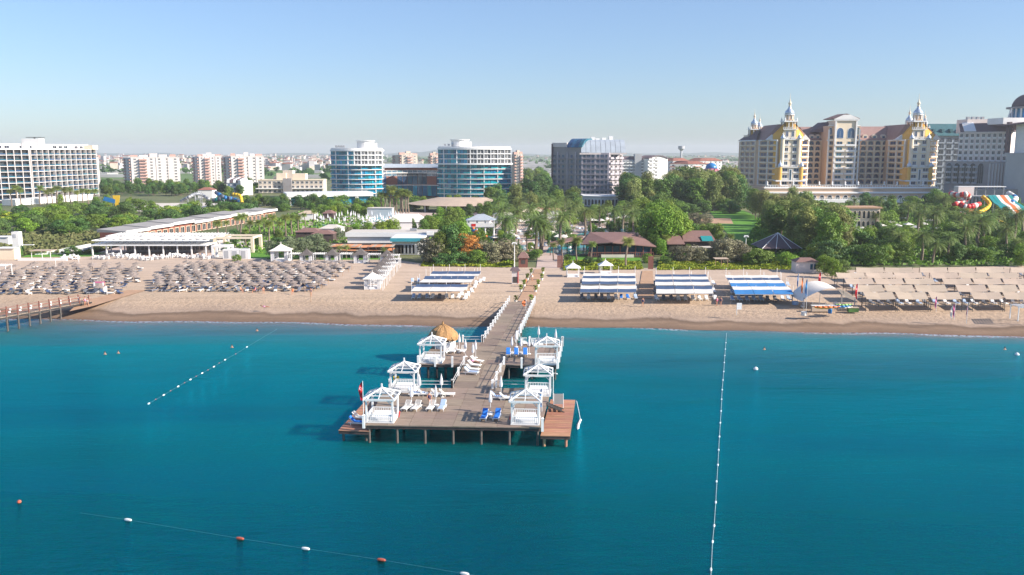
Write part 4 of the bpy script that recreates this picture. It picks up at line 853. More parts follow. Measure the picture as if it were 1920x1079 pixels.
# beach gazebos of the middle: the cabana shape with closed white roof
def make_gazebo(roof, rn, curtains=True, w=1.35, h=2.2, rh=1.05):
    t = thing('gazebo', 'x', 'gazebo'); p_ = MB(); p_.b0(-.07, .07, -.07, .07, 0, h); pm = p_.mesh('post', M['white'])
    for x in (-w, w):
        for y in (-w, w): ob('post', pm, t, (x, y, 0))
    e = w + .42; r_ = MB(); ring = lambda s, z: [(-s, -s, z), (s, -s, z), (s, s, z), (-s, s, z)]
    r_.frus(ring(e, h - .05), ring(e * .5, h + rh * .42)); r_.frus(ring(e * .5, h + rh * .42 + .002), ring(.10, h + rh)); r_.frus(ring(.09, h + rh), ring(.04, h + rh + .5)); ob(rn, r_.mesh(rn, M[roof]), t)
    b = MB(); b.b0(-w, w, -w, w, .02, .12); b.b0(-w + .15, w - .15, -w + .2, w - .15, .12, .5); ob('bed', b.mesh('bed', M['cushion']), t)
    if curtains:
        for k in range(4):
            n = 8
            for s in (-1, 1):
                c = MB(); xs_ = [s * (w - .08) - s * j * .08 for j in range(n)]
                for j in range(n - 1): c.box(((xs_[j] + xs_[j+1]) / 2, -w + (.03 if j % 2 else -.03), h / 2 + .08), (.09, .05, h - .2))
                ob('curtain', c.mesh('curtain', M['cushion']), t, (0, 0, 0), k * math.pi / 2)
    return t
GW = Proto(make_gazebo('white', 'roof', False)); GT = Proto(make_gazebo('thatch_dark', 'thatch_roof', True, 1.45, 2.2, 1.4)); GB = Proto(make_gazebo('canvas_white', 'roof', True, 1.7, 2.4, 1.2))
GW.put(P(1074, 519), 0, 'small white gazebo on the sand right of the pier path, left one'); GW.put(P(1135, 514), 0, 'small white gazebo behind the striped canopies, right one')
GB.put(P(528, 490), 0, 'larger white roofed gazebo with curtains behind the parasols', 1.25); GB.put(P(699, 541), .1, 'white roofed gazebo at the seaward end of the gazebo line', .95)
for i, (a, b, s) in enumerate(((576, 493, 1), (624, 493, 1), (677, 493, 1.05), (726, 495, 1))): GT.put(P(a, b), 0, 'dark thatch roofed gazebo with curtains, %s from the left along the lawn edge' % nth(i), s)
for i, (a, b) in enumerate(((704, 532), (710, 523), (717, 515), (723, 508), (730, 501))): GT.put(P(a, b), 0, 'dark thatch roofed gazebo, %s behind the white one in the line running inland' % nth(i), .9)
def make_frame():
    t = thing('pergola', 'x', 'pergola'); m_ = MB(); m_.b0(-.07, .07, -.07, .07, 0, 2.3); pm = m_.mesh('post', M['white'])
    for x in (-1.4, 1.4):
        for y in (-1.2, 1.2): ob('post', pm, t, (x, y, 0))
    r_ = MB(); r_.b0(-1.6, 1.6, -1.3, -1.15, 2.3, 2.45); r_.b0(-1.6, 1.6, 1.15, 1.3, 2.3, 2.45)
    for k in range(7): r_.b0(-1.45 + k * .47, -1.35 + k * .47, -1.4, 1.4, 2.452, 2.55)
    ob('roof_beam', r_.mesh('roof_beam', M['white']), t); return t
FRM = Proto(make_frame())
for i, (a, b) in enumerate(((556, 493), (600, 493), (650, 493), (702, 494), (738, 496))): FRM.put(P(a, b), 0, 'open white pergola frame, %s from the left between the thatched gazebos' % nth(i))
FRM.put(P(6, 517), 0, 'white open pergola with daybed at the left edge of the beach'); FRM.put(P(1916, 600), 0, 'white open beach cabana at the right edge of the beach')
for i, (a, b) in enumerate(((708, 543), (715, 535), (721, 526), (728, 518), (735, 510), (741, 502))): FRM.put(P(a, b), 0, 'white curtained frame, %s from the sea right of the thatched line' % nth(i), .9)
# boat tent
p = P(1553, 584); tn = thing('marquee', 'big pale arched canvas marquee sheltering kayaks by the shore', 'tent', p)
N = 14; L_ = P(1506, 583); R_ = P(1608, 583); wid = (R_ - L_).length; dep = 9.0; vs = []; fs = []
for j in range(6):
    v = j / 5
    for i in range(N + 1):
        u = i / N; pin = 1 - .20 * math.sin(math.pi * v) * 0; z = LAND + .9 + 3.3 * math.sin(math.pi * (.10 + .80 * u)) ** 1.0 * (1 - .12 * math.sin(math.pi * v)) - .3 * (1 if i in (0, N) else 0)
        vs.append((L_.x + wid * u, p.y + v * dep + 1.2 * (abs(u - .5) * 2) ** 2 * (1 if j == 0 else (-1 if j == 5 else 0)), z))
for j in range(5):
    for i in range(N): o = j * (N+1) + i; fs.append((o, o+1, o+N+2, o+N+1))
mb = MB(); mb.add(vs, fs); W(tn, mb, 'canvas_roof', M['canvas_white'], True)
for x in (L_.x + .3, R_.x - .3):
    for y in (p.y + 1.3, p.y + dep - 1.3): mb = MB(); mb.tube((x, y, LAND), (x, y, LAND + 2.3), .09, 6); W(tn, mb, 'pole', M['metal_grey'])
for u in (.3, .72): mb = MB(); mb.tube((L_.x + wid * u, p.y + 1, LAND), (L_.x + wid * u, p.y + .6, LAND + 3.7), .05, 6); W(tn, mb, 'pole', M['metal_grey'])
def kayak(px, py, z, m, label, rz=0, L=3.6):
    b = MB(); ring = []
    prof = [(-1, .03, .12), (-.8, .45, .03), (-.4, .9, 0), (0, 1, 0), (.4, .9, 0), (.8, .45, .03), (1, .03, .12)]
    for t_, w_, z_ in prof: ring.append([(t_ * L / 2, math.cos(q) * .38 * w_, .2 + z_ + math.sin(q) * .17 * (.4 + .6 * w_)) for q in [i * math.pi / 4 for i in range(8)]])
    for A, B in zip(ring, ring[1:]): b.frus(A, B)
    b2 = MB(); b2.lathe((0, 0, .36), [(.3, 0), (.26, .04)], 10)
    t = thing('kayak', label, 'kayak', P(px, py, z), rz, group='kayaks and boards under the marquee'); ob('hull', b.mesh('hull', M[m], True), t); ob('seat', b2.mesh('seat', M['metal_dark']), t); return t
kayak(1550, 578, 3.0, 'canvas_orange', 'orange kayak lying on the top of the rack', 0, 4.6); kayak(1546, 580, 2.75, 'yellow', 'yellow kayak under the orange one on the rack'); kayak(1576, 577, 2.9, 'slide_blue', 'blue kayak on the right side of the rack')
kayak(1577, 579, 2.6, 'canvas_white', 'white board right of the kayaks', 0, 4); kayak(1582, 574, 3.1, 'slide_green', 'yellow green kayak at the top right of the rack', 0, 3); kayak(1505, 576, 1.6, 'canvas_white', 'white boat leaning at the left foot of the marquee', 1.2, 3.5)
p = P(1560, 582); rk = thing('boat_rack', 'steel rack carrying the kayaks below the marquee', 'rack', p)
for dx in (-3.6, -1.2, 1.2, 3.6): mb = MB(); mb.tube(p + Vector((dx, .2, 0)), p + Vector((dx, .2, 1.45)), .05, 6); W(rk, mb, 'upright', M['metal_grey'])
mb = MB(); mb.tube(p + Vector((-3.7, .2, 1.1)), p + Vector((3.7, .2, 1.1)), .05, 6); W(rk, mb, 'rail', M['metal_grey'])
p = P(1542, 584); ct = thing('counter', 'low pale counter with gear in front of the kayak rack', 'counter', p); mb = MB(); mb.b0(p.x - 2.0, p.x + 2.0, p.y - .3, p.y + .3, LAND, LAND + 1.05); W(ct, mb, 'body', M['canvas_tan']); mb = MB(); mb.b0(p.x - 2.1, p.x + 2.1, p.y - .4, p.y + .4, LAND + 1.052, LAND + 1.12); W(ct, mb, 'counter_top', M['white'])
def drum(px, py, m, label, r=.35, h=.9):
    a = MB(); a.lathe((0, 0, 0), [(r * .9, 0), (r, h * .1), (r, h * .9), (r * .9, h)], 12); tag(ob('barrel', a.mesh('barrel', M[m], False), None, P(px, py)), label=label, cat='barrel')
drum(1556, 588, 'slide_blue', 'blue plastic barrel in front of the kayak counter'); drum(1566, 579, 'cloth_white', 'white drum right of the kayak counter', .4, 1.2); drum(1507, 592, 'canvas_white', 'white round buoy lying on the sand left of the flagpole', .5, .7); drum(1491, 572, 'towel_pale', 'blue round tub left of the marquee', .6, .7)
p = P(1599, 585); cr_ = thing('crate', 'dark green storage crate right of the marquee', 'crate', p); mb = MB(); mb.b0(p.x - .9, p.x + .9, p.y - .4, p.y + .4, LAND, LAND + .75); W(cr_, mb, 'body', M['leaf_dark']); mb = MB(); mb.b0(p.x - .95, p.x + .95, p.y - .45, p.y + .45, LAND + .752, LAND + .85); W(cr_, mb, 'lid', M['canvas_tan'])
flag('beach_flag', 1511, 587, LAND, 6.2, 'flag_blue', 'blue and white flag on the pole at the left front of the marquee', fw=.35, fl=3.0)
flag('beach_flag', 1495, 566, LAND, 5.5, 'flag_blue', 'tall thin blue flag left of the marquee', fw=.25, fl=2.6); flag('beach_flag', 1504, 575, LAND, 5.6, 'canvas_orange', 'orange feather flag at the left of the marquee', fw=.4, fl=3.2)
flag('beach_flag', 1538, 546, LAND, 4.0, 'flag_red', 'red flag standing above the middle of the marquee', True, fw=.55, fl=2.6); flag('beach_flag', 1606, 577, LAND, 4.6, 'flag_red', 'red and white flag at the right end of the marquee', True, fw=.45, fl=2.8)
flag('beach_flag', 1755, 585, LAND, 2.9, 'canvas_pink', 'pink feather flag on the sand below the tan canopies, leftmost', fw=.35, fl=2.1); flag('beach_flag', 1784, 600, LAND, 2.4, 'canvas_white', 'pale feather flag just left of the second pink flag', fw=.3, fl=1.9); flag('beach_flag', 1789, 600, LAND, 2.9, 'canvas_pink', 'pink and white feather flag, middle of the three', fw=.35, fl=2.3); flag('beach_flag', 1812, 607, LAND, 3.3, 'canvas_pink', 'thin pink feather flag, rightmost of the three', fw=.15, fl=1.9)
p = P(1381, 591); sg = thing('sign_board', 'plain white board on a pole at the top of the shore', 'sign', p); mb = MB(); mb.tube(p, p + Vector((0, 0, 2.1)), .05, 6); W(sg, mb, 'pole', M['white']); mb = MB(); mb.b0(p.x, p.x + .85, p.y - .03, p.y + .03, p.z + 1.0, p.z + 2.15); W(sg, mb, 'board', M['cloth_white'])
# lamp posts
def lamp(px, py, h, label, m='white'):
    p = P(px, py); t = thing('lamp_post', label, 'lamp post', p); mb = MB(); mb.tube(p, p + Vector((0, 0, h)), .13, 8, .09); W(t, mb, 'pole', M[m]); mb = MB(); mb.b0(p.x - .5, p.x + .5, p.y - .2, p.y + .2, p.z + h, p.z + h + .22); mb.b0(p.x - .65, p.x - .3, p.y - .3, p.y, p.z + h - .25, p.z + h); mb.b0(p.x + .3, p.x + .65, p.y - .3, p.y, p.z + h - .25, p.z + h); W(t, mb, 'lamp_head', M['cloth_white'])
lamp(1397, 490, 6.6, 'tall white floodlight pole right of the brown roofed house'); lamp(964.5, 503, 6.2, 'pale lamp post standing beside the brown kiosk')
# kiosks and screens near the path
def hut_box(px, py, w_, d_, h_, m, roof, label, name='kiosk', cat='kiosk', rh=.8, ov=.35):
    p = P(px, py); t = thing(name, label, cat, p); mb = MB(); mb.b0(p.x - w_/2, p.x + w_/2, p.y, p.y + d_, LAND, LAND + h_); W(t, mb, 'wall', M[m])
    mb = MB(); a, b, c, d = p.x - w_/2 - ov, p.x + w_/2 + ov, p.y - ov, p.y + d_ + ov
    k = min(w_, d_) * .42; mb.frus([(a, c, LAND + h_ + .01), (b, c, LAND + h_ + .01), (b, d, LAND + h_ + .01), (a, d, LAND + h_ + .01)], [(a + k, c + k, LAND + h_ + rh), (b - k, c + k, LAND + h_ + rh), (b - k, d - k, LAND + h_ + rh), (a + k, d - k, LAND + h_ + rh)]); W(t, mb, 'roof', M[roof]); return t, p
t, p = hut_box(981, 502, 2.3, 2.3, 2.4, 'rail_brown', 'brown_roof', 'small square dark brown kiosk with pointed roof left of the path', rh=1.3)
mb = MB(); mb.b0(p.x - .5, p.x + .5, p.y - .05, p.y - .01, LAND + .9, LAND + 1.8); W(t, mb, 'hatch', M['metal_dark'])
t, p = hut_box(966, 533, 1.5, 1.2, 2.9, 'pink_wall', 'slate_roof', 'narrow booth with grey cap roof standing on the sand left of the path', rh=.7)
mb = MB(); mb.b0(p.x - .5, p.x + .5, p.y - .05, p.y - .01, LAND + .3, LAND + 1.6); W(t, mb, 'panel', M['metal_dark']); mb = MB(); mb.b0(p.x + .55, p.x + .72, p.y - .08, p.y - .02, LAND + .2, LAND + 2.8); W(t, mb, 'trim', M['slide_red'])
t, p = hut_box(1513, 512, 5.2, 3.6, 2.6, 'pink_wall', 'brown_roof', 'small pale pink beach house with brown hipped roof left of the dense trees', name='beach_house', cat='house')
for dx in (1.0, 1.9): mb = MB(); mb.b0(p.x + dx - .3, p.x + dx + .3, p.y - .06, p.y - .01, LAND + .8, LAND + 2.1); W(t, mb, 'window', M['glass_blue'])
for a, b, w_, h_, l_ in ((1050, 502, 1.4, 3.0, 'dark brown upright screen beside the lawn right of the path'), (1220, 505, 1.3, 3.2, 'dark brown upright screen at the right end of the dune plants')):
    p = P(a, b); mb = MB(); n = 6
    t = thing('screen', l_, 'screen', p)
    for k in range(n): mb = MB(); mb.b0(p.x - w_/2 + k * w_/n, p.x - w_/2 + (k + .85) * w_/n, p.y - .08, p.y + .08, LAND, LAND + h_); W(t, mb, 'slat', M['rail_brown'])
p = P(1351, 502); t = thing('beach_shelter', 'small tan roofed shade on two posts above the dune plants', 'shade', p); mb = MB(); mb.b0(p.x - 1.7, p.x + 1.7, p.y - 1, p.y + 1.4, LAND + 2.2, LAND + 2.35); W(t, mb, 'roof', M['canvas_tan'])
for dx in (-1.5, 0, 1.5): mb = MB(); mb.tube(p + Vector((dx, -.8, 0)), p + Vector((dx, -.8, 2.2)), .06, 6); W(t, mb, 'post', M['wood_tan'])
# potted plants along the plank path
def make_pot():
    t = thing('potted_plant', 'x', 'plant', group='potted plants lining the plank path'); a = MB(); a.lathe((0, 0, 0), [(.22, 0), (.32, .5), (.36, .55)], 8); ob('pot', a.mesh('pot', M['clay_pot']), t)
    b = MB()
    for k in range(60): q = R.uniform(0, 6.28); z = R.uniform(.6, 1.5); r_ = R.uniform(.05, .45); c = Vector((r_ * math.cos(q), r_ * math.sin(q), z)); u = Vector((R.uniform(-1, 1), R.uniform(-1, 1), R.uniform(-1, 1))).normalized() * .16; v = u.orthogonal() * .8; b.add([c - u, c + v, c + u, c - v], [(0, 1, 2, 3)])
    ob('foliage', b.mesh('foliage', M['leaf_fan']), t); return t
PT = Proto(make_pot())
for i, (a, b, s) in enumerate(((967, 569, 'left'), (977, 548, 'left'), (983, 538, 'left'), (989, 526, 'left'), (996, 516, 'left'), (996, 568, 'right'), (1004, 549, 'right'), (1009, 538, 'right'), (1016, 526, 'right'), (1018, 514, 'right'))): PT.put(P(a, b), R.uniform(0, 6), 'potted plant, %s from the sea on the %s side of the plank path' % (nth(i % 5), s))
# goal / net posts on the left beach
p = P(105, 502); q = P(148, 494); t = thing('volleyball_net', 'white volleyball net on two posts behind the left parasols', 'net', p)
for k in (p, q): mb = MB(); mb.tube(k, k + Vector((0, 0, 2.3)), .06, 6); W(t, mb, 'post', M['white'])
mb = MB(); mb.beam(p + Vector((0, 0, 2.1)), q + Vector((0, 0, 2.1)), .04, .12); W(t, mb, 'net_band', M['white'])
# left pier
LPt = [(-60, 607), (0, 598), (60, 587), (120, 577), (172, 566)]
z2 = 2.6; A_, B_ = P(-60, 608, z2), P(172, 566, 2.0); p0 = P(60, 590, 2.2)
lp_ = thing('boardwalk_pier', 'brown railed wooden pier entering the sea at the left edge', 'pier', (p0.x, p0.y, 0)); d = (B_ - A_).normalized(); nrm = Vector((-d.y, d.x, 0)); wd = 2.5
nb = 30
for i in range(nb):
    a_, b_ = lerp(A_, B_, i / nb), lerp(A_, B_, (i + .94) / nb); mb = MB(); up = Vector((0, 0, .12)); mb.frus([a_, b_, b_ + nrm * wd, a_ + nrm * wd], [a_ + up, b_ + up, b_ + nrm * wd + up, a_ + nrm * wd + up]); W(lp_, mb, 'plank', M['wood_deck'])
mb = MB(); mb.beam(A_ + Vector((0, 0, -.15)), B_ + Vector((0, 0, -.15)), .12, .3); mb.beam(A_ + nrm * wd + Vector((0, 0, -.15)), B_ + nrm * wd + Vector((0, 0, -.15)), .12, .3); W(lp_, mb, 'edge_beam', M['pile_dark'])
mb = MB(); mb.b0(-.08, .08, -.08, .08, 0, 1.35); rpm = mb.mesh('post', M['rail_brown']); mb = MB(); mb.tube((0, 0, -4), (0, 0, 0), .16, 8); plm = mb.mesh('pile', M['pile']); mb = MB(); mb.lathe((0, 0, 0), [(.05, -.2), (.2, -.1), (.22, 0), (.17, .13), (.04, .2)], 8); glm = mb.mesh('globe_lamp', M['cloth_white'], True)
for i in range(12):
    for s in (0, wd):
        q = lerp(A_, B_, (i + .2) / 11.5) + nrm * s; ob('post', rpm, lp_, q - lp_.location)
        if i < 9: ob('pile', plm, lp_, q - lp_.location)
        ob('globe_lamp', glm, lp_, lerp(A_, B_, (i + .7) / 12) + nrm * (s * .9 + .2) + Vector((0, 0, .7)) - lp_.location)
for s in (0, wd):
    for h in (.6, 1.15): mb = MB(); mb.beam(A_ + nrm * s + Vector((0, 0, h)), B_ + nrm * s + Vector((0, 0, h)), .05, .07); W(lp_, mb, 'handrail', M['rail_brown'])
# white stall with sheets at its foot
p = P(186, 549); t = thing('stall', 'white sheeted stall beside the boardwalk at the left parasols', 'stall', p)
mb = MB(); mb.prism([(p.x - 1, p.y), (p.x + 1, p.y), (p.x + 1, p.y + 1.4), (p.x - 1, p.y + 1.4)], LAND, LAND + 1.1); W(t, mb, 'counter', M['cloth_white'])
for dx in (-.9, .9): mb = MB(); mb.b0(p.x + dx - .15, p.x + dx + .15, p.y - .05, p.y + .05, LAND, LAND + 2.1); W(t, mb, 'sail', M['cloth_white'])
mb = MB(); mb.b0(p.x - 1.0, p.x + 1.0, p.y + .6, p.y + .7, LAND + 1.9, LAND + 2.2); W(t, mb, 'sign', M['canvas_pink'])
# ---------------- buildings ----------------
_wc = {}
def win_mesh(w_, h_, frame='white', glass='glass_dark', arch=False, rail=None, mull=1, name='window'):
    k = (round(w_, 2), round(h_, 2), frame, glass, arch, rail, mull)
    if k in _wc: return _wc[k]
    b = MB(); x = w_ / 2; fw = min(.14, w_ * .08)
    if arch:
        hs = h_ - x; pts = [(-x, 0), (x, 0), (x, hs)] + [(x * math.cos(t), hs + x * math.sin(t)) for t in [math.pi * i / 8 for i in range(1, 8)]] + [(-x, hs)]
        b.add([(a, -.02, c) for a, c in pts], [tuple(range(len(pts)))], 1)
        for (a, c), (d, e) in zip(pts[2:], pts[3:]): b.beam((a, -.07, c), (d, -.07, e), .12, fw * 1.5)
        b.b0(-x - fw, -x, -.13, 0, 0, hs); b.b0(x, x + fw, -.13, 0, 0, hs)
    else:
        b.add([(-x, -.02, 0), (x, -.02, 0), (x, -.02, h_), (-x, -.02, h_)], [(0, 1, 2, 3)], 1)
        b.b0(-x, -x + fw, -.14, 0, 0, h_); b.b0(x - fw, x, -.14, 0, 0, h_); b.b0(-x + fw, x - fw, -.14, 0, h_ - fw, h_)
    b.b0(-x - fw * .5, x + fw * .5, -.22, 0, -.14, 0)
    for i in range(mull): c = -x + w_ * (i + 1) / (mull + 1); b.b0(c - fw * .3, c + fw * .3, -.09, -.021, 0, h_ - (x if arch else fw))
    _wc[k] = b.mesh(name, [M[frame], M[glass]]); return _wc[k]
def balc_mesh(w_, d_, h_=1.0, m='white', solid=True):
    k = ('b', round(w_, 2), d_, h_, m, solid)
    if k in _wc: return _wc[k]
    b = MB(); b.b0(-w_/2, w_/2, -d_, -.01, -.18, 0)
    if solid: b.b0(-w_/2, w_/2, -d_, -d_ + .1, .002, h_); b.b0(-w_/2, -w_/2 + .1, -d_ + .1, -.01, .002, h_); b.b0(w_/2 - .1, w_/2, -d_ + .1, -.01, .002, h_)
    else:
        b.b0(-w_/2, w_/2, -d_, -d_ + .08, h_ - .1, h_)
        for i in range(6): x = -w_/2 + .05 + (w_ - .1) * i / 5; b.b0(x - .04, x + .04, -d_ + .01, -d_ + .07, .002, h_ - .1)
    _wc[k] = b.mesh('balcony', M[m]); return _wc[k]
def V2(x, y): return Vector((x, y, 0))
def facade(E, A, B, z0, nfl, fh, nb, ww=.6, wh=.62, sill=.16, frame='white', glass='glass_dark', arch=False, balc=None, bd=1.0, bm='white', bh=.95, solid=True, mull=1, skip=None, off=.012, m0=0.0, m1=0.0, every=1):
    A, B = V2(*A[:2]), V2(*B[:2]); d = B - A; L = d.length; u = d / L; n = V2(u.y, -u.x); rz = math.atan2(u.y, u.x); bay = (L - m0 - m1) / nb
    wm = win_mesh(bay * ww, fh * wh, frame, glass, arch, None, mull); bmsh = balc_mesh(bay * (balc if balc else .8), bd, bh, bm, solid) if balc else None
    for k in range(nfl):
        for i in range(nb):
            if skip and skip(i, k): continue
            p = A + u * (m0 + bay * (i + .5)) + n * off; z = z0 + k * fh
            ob('window', wm, E, Vector((p.x, p.y, z + fh * sill)) - E.location, rz)
            if bmsh and k % every == 0: ob('balcony', bmsh, E, Vector((p.x, p.y, z + .05)) - E.location, rz)
def band(E, A, B, z, h_, out, m='white', name='cornice'):
    A, B = V2(*A[:2]), V2(*B[:2]); u = (B - A).normalized(); n = V2(u.y, -u.x); mb = MB()
    mb.prism([(A + n * out - u * out)[:2], (B + n * out + u * out)[:2], (B - n * .05)[:2], (A - n * .05)[:2]], z, z + h_); W(E, mb, name, M[m])
def pilaster(E, A, B, t, z0, z1, w_, out, m='white'):
    A, B = V2(*A[:2]), V2(*B[:2]); u = (B - A).normalized(); n = V2(u.y, -u.x); p = lerp(A, B, t); mb = MB()
    mb.prism([(p - u * w_/2 + n * out)[:2], (p + u * w_/2 + n * out)[:2], (p + u * w_/2 - n * .05)[:2], (p - u * w_/2 - n * .05)[:2]], z0, z1); W(E, mb, 'pilaster', M[m])
def rectpoly(A, B, dep):
    A, B = V2(*A[:2]), V2(*B[:2]); u = (B - A).normalized(); n = V2(u.y, -u.x)
    return [A[:2], B[:2], (B - n * dep)[:2], (A - n * dep)[:2]]
def bld(label, px, py, Y=None, name='hotel_building', cat='building', group=None):
    p = P(px, py) if Y is None else Vector((PX(px, Y, LAND), Y, LAND)); return thing(name, label, cat, p, group=group)
def at(px, Y, z=20): return (PX(px, Y, z), Y)
# --- 1: white grid hotel, far left ---
Al = P(-70, 384); Ar = P(181, 368.5); Amid = P(60, 379)
E = bld('long white hotel with a regular grid of balconies at the far left', 90, 378)
for (A, B, nb) in ((Al, Amid, 9), (Amid, Ar, 12)):
    u = (B - A).normalized(); n = Vector((u.y, -u.x, 0)); L = (B - A).length; dep = 16
    top = 0
    mb = MB(); zt = LAND + 33; mb.prism(rectpoly(A, B, dep), LAND, zt - 3.2); W(E, mb, 'wall', M['grey_wall'])
    mb = MB(); mb.prism(rectpoly(A - n * 3, B - n * 3, dep - 5), zt - 3.19, zt); W(E, mb, 'roof_storey', M['tower_wall']); facade(E, A - n * 3, B - n * 3, zt - 3.1, 1, 3.0, nb, .7, .55, .2, 'white', 'glass_dark', skip=lambda i, k: (i * 5 + nb) % 4 == 0)
    fh = (zt - 3.2 - LAND - 1.5) / 9; bay = L / nb
    for k in range(10):
        z = LAND + 1.5 + k * fh; mb = MB(); mb.prism(rectpoly(A + n * 2.0, B + n * 2.0, 1.99), z - .14, z + .16); W(E, mb, 'floor_slab', M['tower_wall'])
    for i in range(nb + 1):
        c = A + u * (bay * i); mb = MB(); mb.prism([(c - u * .15 + n * 1.95)[:2], (c + u * .15 + n * 1.95)[:2], (c + u * .15 + n * .01)[:2], (c - u * .15 + n * .01)[:2]], LAND, zt - 3.3); W(E, mb, 'fin', M['tower_wall'])
    wm = win_mesh(bay * .93, fh * .84, 'metal_dark', 'glass_dark', mull=2); b = MB(); b.b0(-bay * .40, bay * .40, -1.9, -1.84, .3, .95); bm_ = b.mesh('rail', M['glass_blue'])
    for k in range(9):
        for i in range(nb):
            c = A + u * (bay * (i + .5)) + n * .02; z = LAND + 1.5 + k * fh; rz = math.atan2(u.y, u.x)
            ob('window', wm, E, Vector((c.x, c.y, z + .3)) - E.location, rz); ob('rail', bm_, E, Vector((c.x, c.y, z)) - E.location, rz)
mb = MB(); c = P(52, 379) + Vector((0, 8, 0)); mb.b0(c.x - 5, c.x + 5, c.y, c.y + 6, LAND + 30, LAND + 36); W(E, mb, 'roof_block', M['white_wall'])
mb = MB(); mb.b0(c.x - 3, c.x + 6, c.y + 1, c.y + 5, LAND + 36.6, LAND + 36.9); mb.b0(c.x + 1, c.x + 1.5, c.y + 2, c.y + 3, LAND + 36, LAND + 36.6); W(E, mb, 'roof_canopy', M['metal_dark'])
mb = MB(); c = P(150, 370) ; mb.b0(c.x - 20, c.x + 8, c.y + 5, c.y + 12, LAND + 29.9, LAND + 32.6); W(E, mb, 'screen', M['cream'])
mb = MB(); q0, q1 = P(30, 386), P(175, 375); mb.prism(rectpoly(q0, q1, 9), LAND, LAND + 3.2); W(E, mb, 'podium', M['white_wall'])
# --- apartment towers ---
def apartments(label, x0, x1, top, Y, left=.28, nfl=9, wall='tower_wall', notch=True, roof=None, balm='wall_red', group='apartment towers behind the resort', dep=16, base=None, yaw=0.35, nb=6):
    # a block whose long front turns towards the sun, with its narrow left end in shade
    X0, X1 = PX(x0, Y, 12), PX(x1, Y, 12); Wd = X1 - X0; h = PZ(top, Y) - LAND; E = thing('apartment_building', label, 'building', (X0 + Wd / 2, Y, LAND), group=group)
    xs_ = X0 + Wd * left; L_ = V2(X0, Y + Wd * left * 1.1); C_ = V2(xs_, Y); R_ = V2(X1, Y + Wd * (1 - left) * yaw); bk = V2(X0 + (X1 - xs_) * .8, R_.y + Wd * left * 1.1)
    z1 = LAND + h; fh = h / nfl; mb = MB(); mb.prism([C_[:2], R_[:2], (R_ + (L_ - C_))[:2], L_[:2]], LAND, z1); W(E, mb, 'wall', M[wall])
    facade(E, L_, C_, LAND, nfl, fh, 3, .38, .5, .25, 'white_wall', 'glass_dark', balc=.7, bd=1.2, bm=balm, bh=.9, skip=lambda i, k: i == 1)
    facade(E, C_, R_, LAND, nfl, fh, nb, .34, .45, .28, 'white_wall', 'glass_dark', skip=lambda i, k: i == 1)
    u = (R_ - C_).normalized(); n = V2(u.y, -u.x); bay = (R_ - C_).length / nb
    if notch:                                        # balcony stack with red parapets, and a set-back shadow slot
        mb = MB(); a_ = C_ + u * bay * 1.02; b_ = C_ + u * bay * 1.98; mb.prism([(a_ + n * .5)[:2], (b_ + n * .5)[:2], (b_ - n * .02)[:2], (a_ - n * .02)[:2]], LAND, z1 - 1); W(E, mb, 'bay', M['pink_wall'])
        bmh = balc_mesh(bay * .95, 1.6, 1.0, balm); c = (a_ + b_) / 2 + n * .5
        for k in range(nfl): ob('balcony', bmh, E, Vector((c.x, c.y, LAND + k * fh + .3)) - E.location, math.atan2(u.y, u.x))
    for t_ in (.28, .52, .76): pilaster(E, C_, R_, t_, LAND, z1 + .2, .5, .35, 'pink_wall')
    if roof:
        mb = MB(); ring = [C_ + n * .8 - u * .8, R_ + n * .8 + u * .8, R_ + (L_ - C_) - n * .8 + u * .8, L_ - u * .8 - n * .8]; cc = sum(ring, V2(0, 0)) / 4
        mb.frus([(*v[:2], z1 + .01) for v in ring], [(*(cc + (v - cc) * Vector((.55, .3, 1)))[:2], z1 + 2.6) for v in ring]); W(E, mb, 'roof', M[roof])
    else:
        for k in range(5):
            t_ = (k + .3) / 5; c = lerp(C_, R_, t_) - n * 4; mb = MB(); hh = R.uniform(1.2, 2.6) if k != 2 else 3.4; mb.box((c.x, c.y, z1 + hh / 2), (bay * R.uniform(.7, 1.1), 4, hh), math.atan2(u.y, u.x)); W(E, mb, 'roof_block', M[wall if k % 2 else balm] if k != 2 else M[wall])
        band(E, C_, R_, z1 - .1, .6, .25, wall, 'parapet')
    return E
apartments('white apartment tower farthest left, directly right of the grid hotel', 219, 327, 296, 700, .26, 10)
apartments('slim pinkish apartment tower, middle of the three left towers', 354, 411, 294, 740, .36, 10, nb=4)
apartments('white apartment tower, rightmost of the three left towers', 411, 490, 294, 700, .30, 10, nb=5)
apartments('sliver of a pale tower peeking out behind the right end of the grid hotel', 168, 185, 296, 760, .3, 9, nb=2, notch=False)
apartments('beige tower top seen between the two curved glass hotels', 733, 782, 291, 800, .42, 10, 'beige_wall', nb=3)
apartments('beige tower sliver at the left edge of the right glass hotel', 803, 822, 292, 820, .4, 10, 'beige_wall', nb=2)
apartments('narrow beige tower with balconies just right of the right glass hotel', 956, 980, 290, 700, .5, 11, 'beige_wall', nb=2)
apartments('white low-rise block with red roof right of the arched gable', 1245, 1292, 302, 800, .35, 6, 'white_wall', roof='red_roof', nb=3, group='red roofed apartment blocks')
apartments('shorter white block with red roof in front of the other red roofed ones', 1262, 1325, 308, 770, .45, 6, 'white_wall', roof='red_roof', nb=3, group='red roofed apartment blocks')
apartments('white block with red roof nearest the cream castle hotel', 1292, 1357, 302, 820, .30, 7, 'white_wall', roof='red_roof', nb=5, group='red roofed apartment blocks')
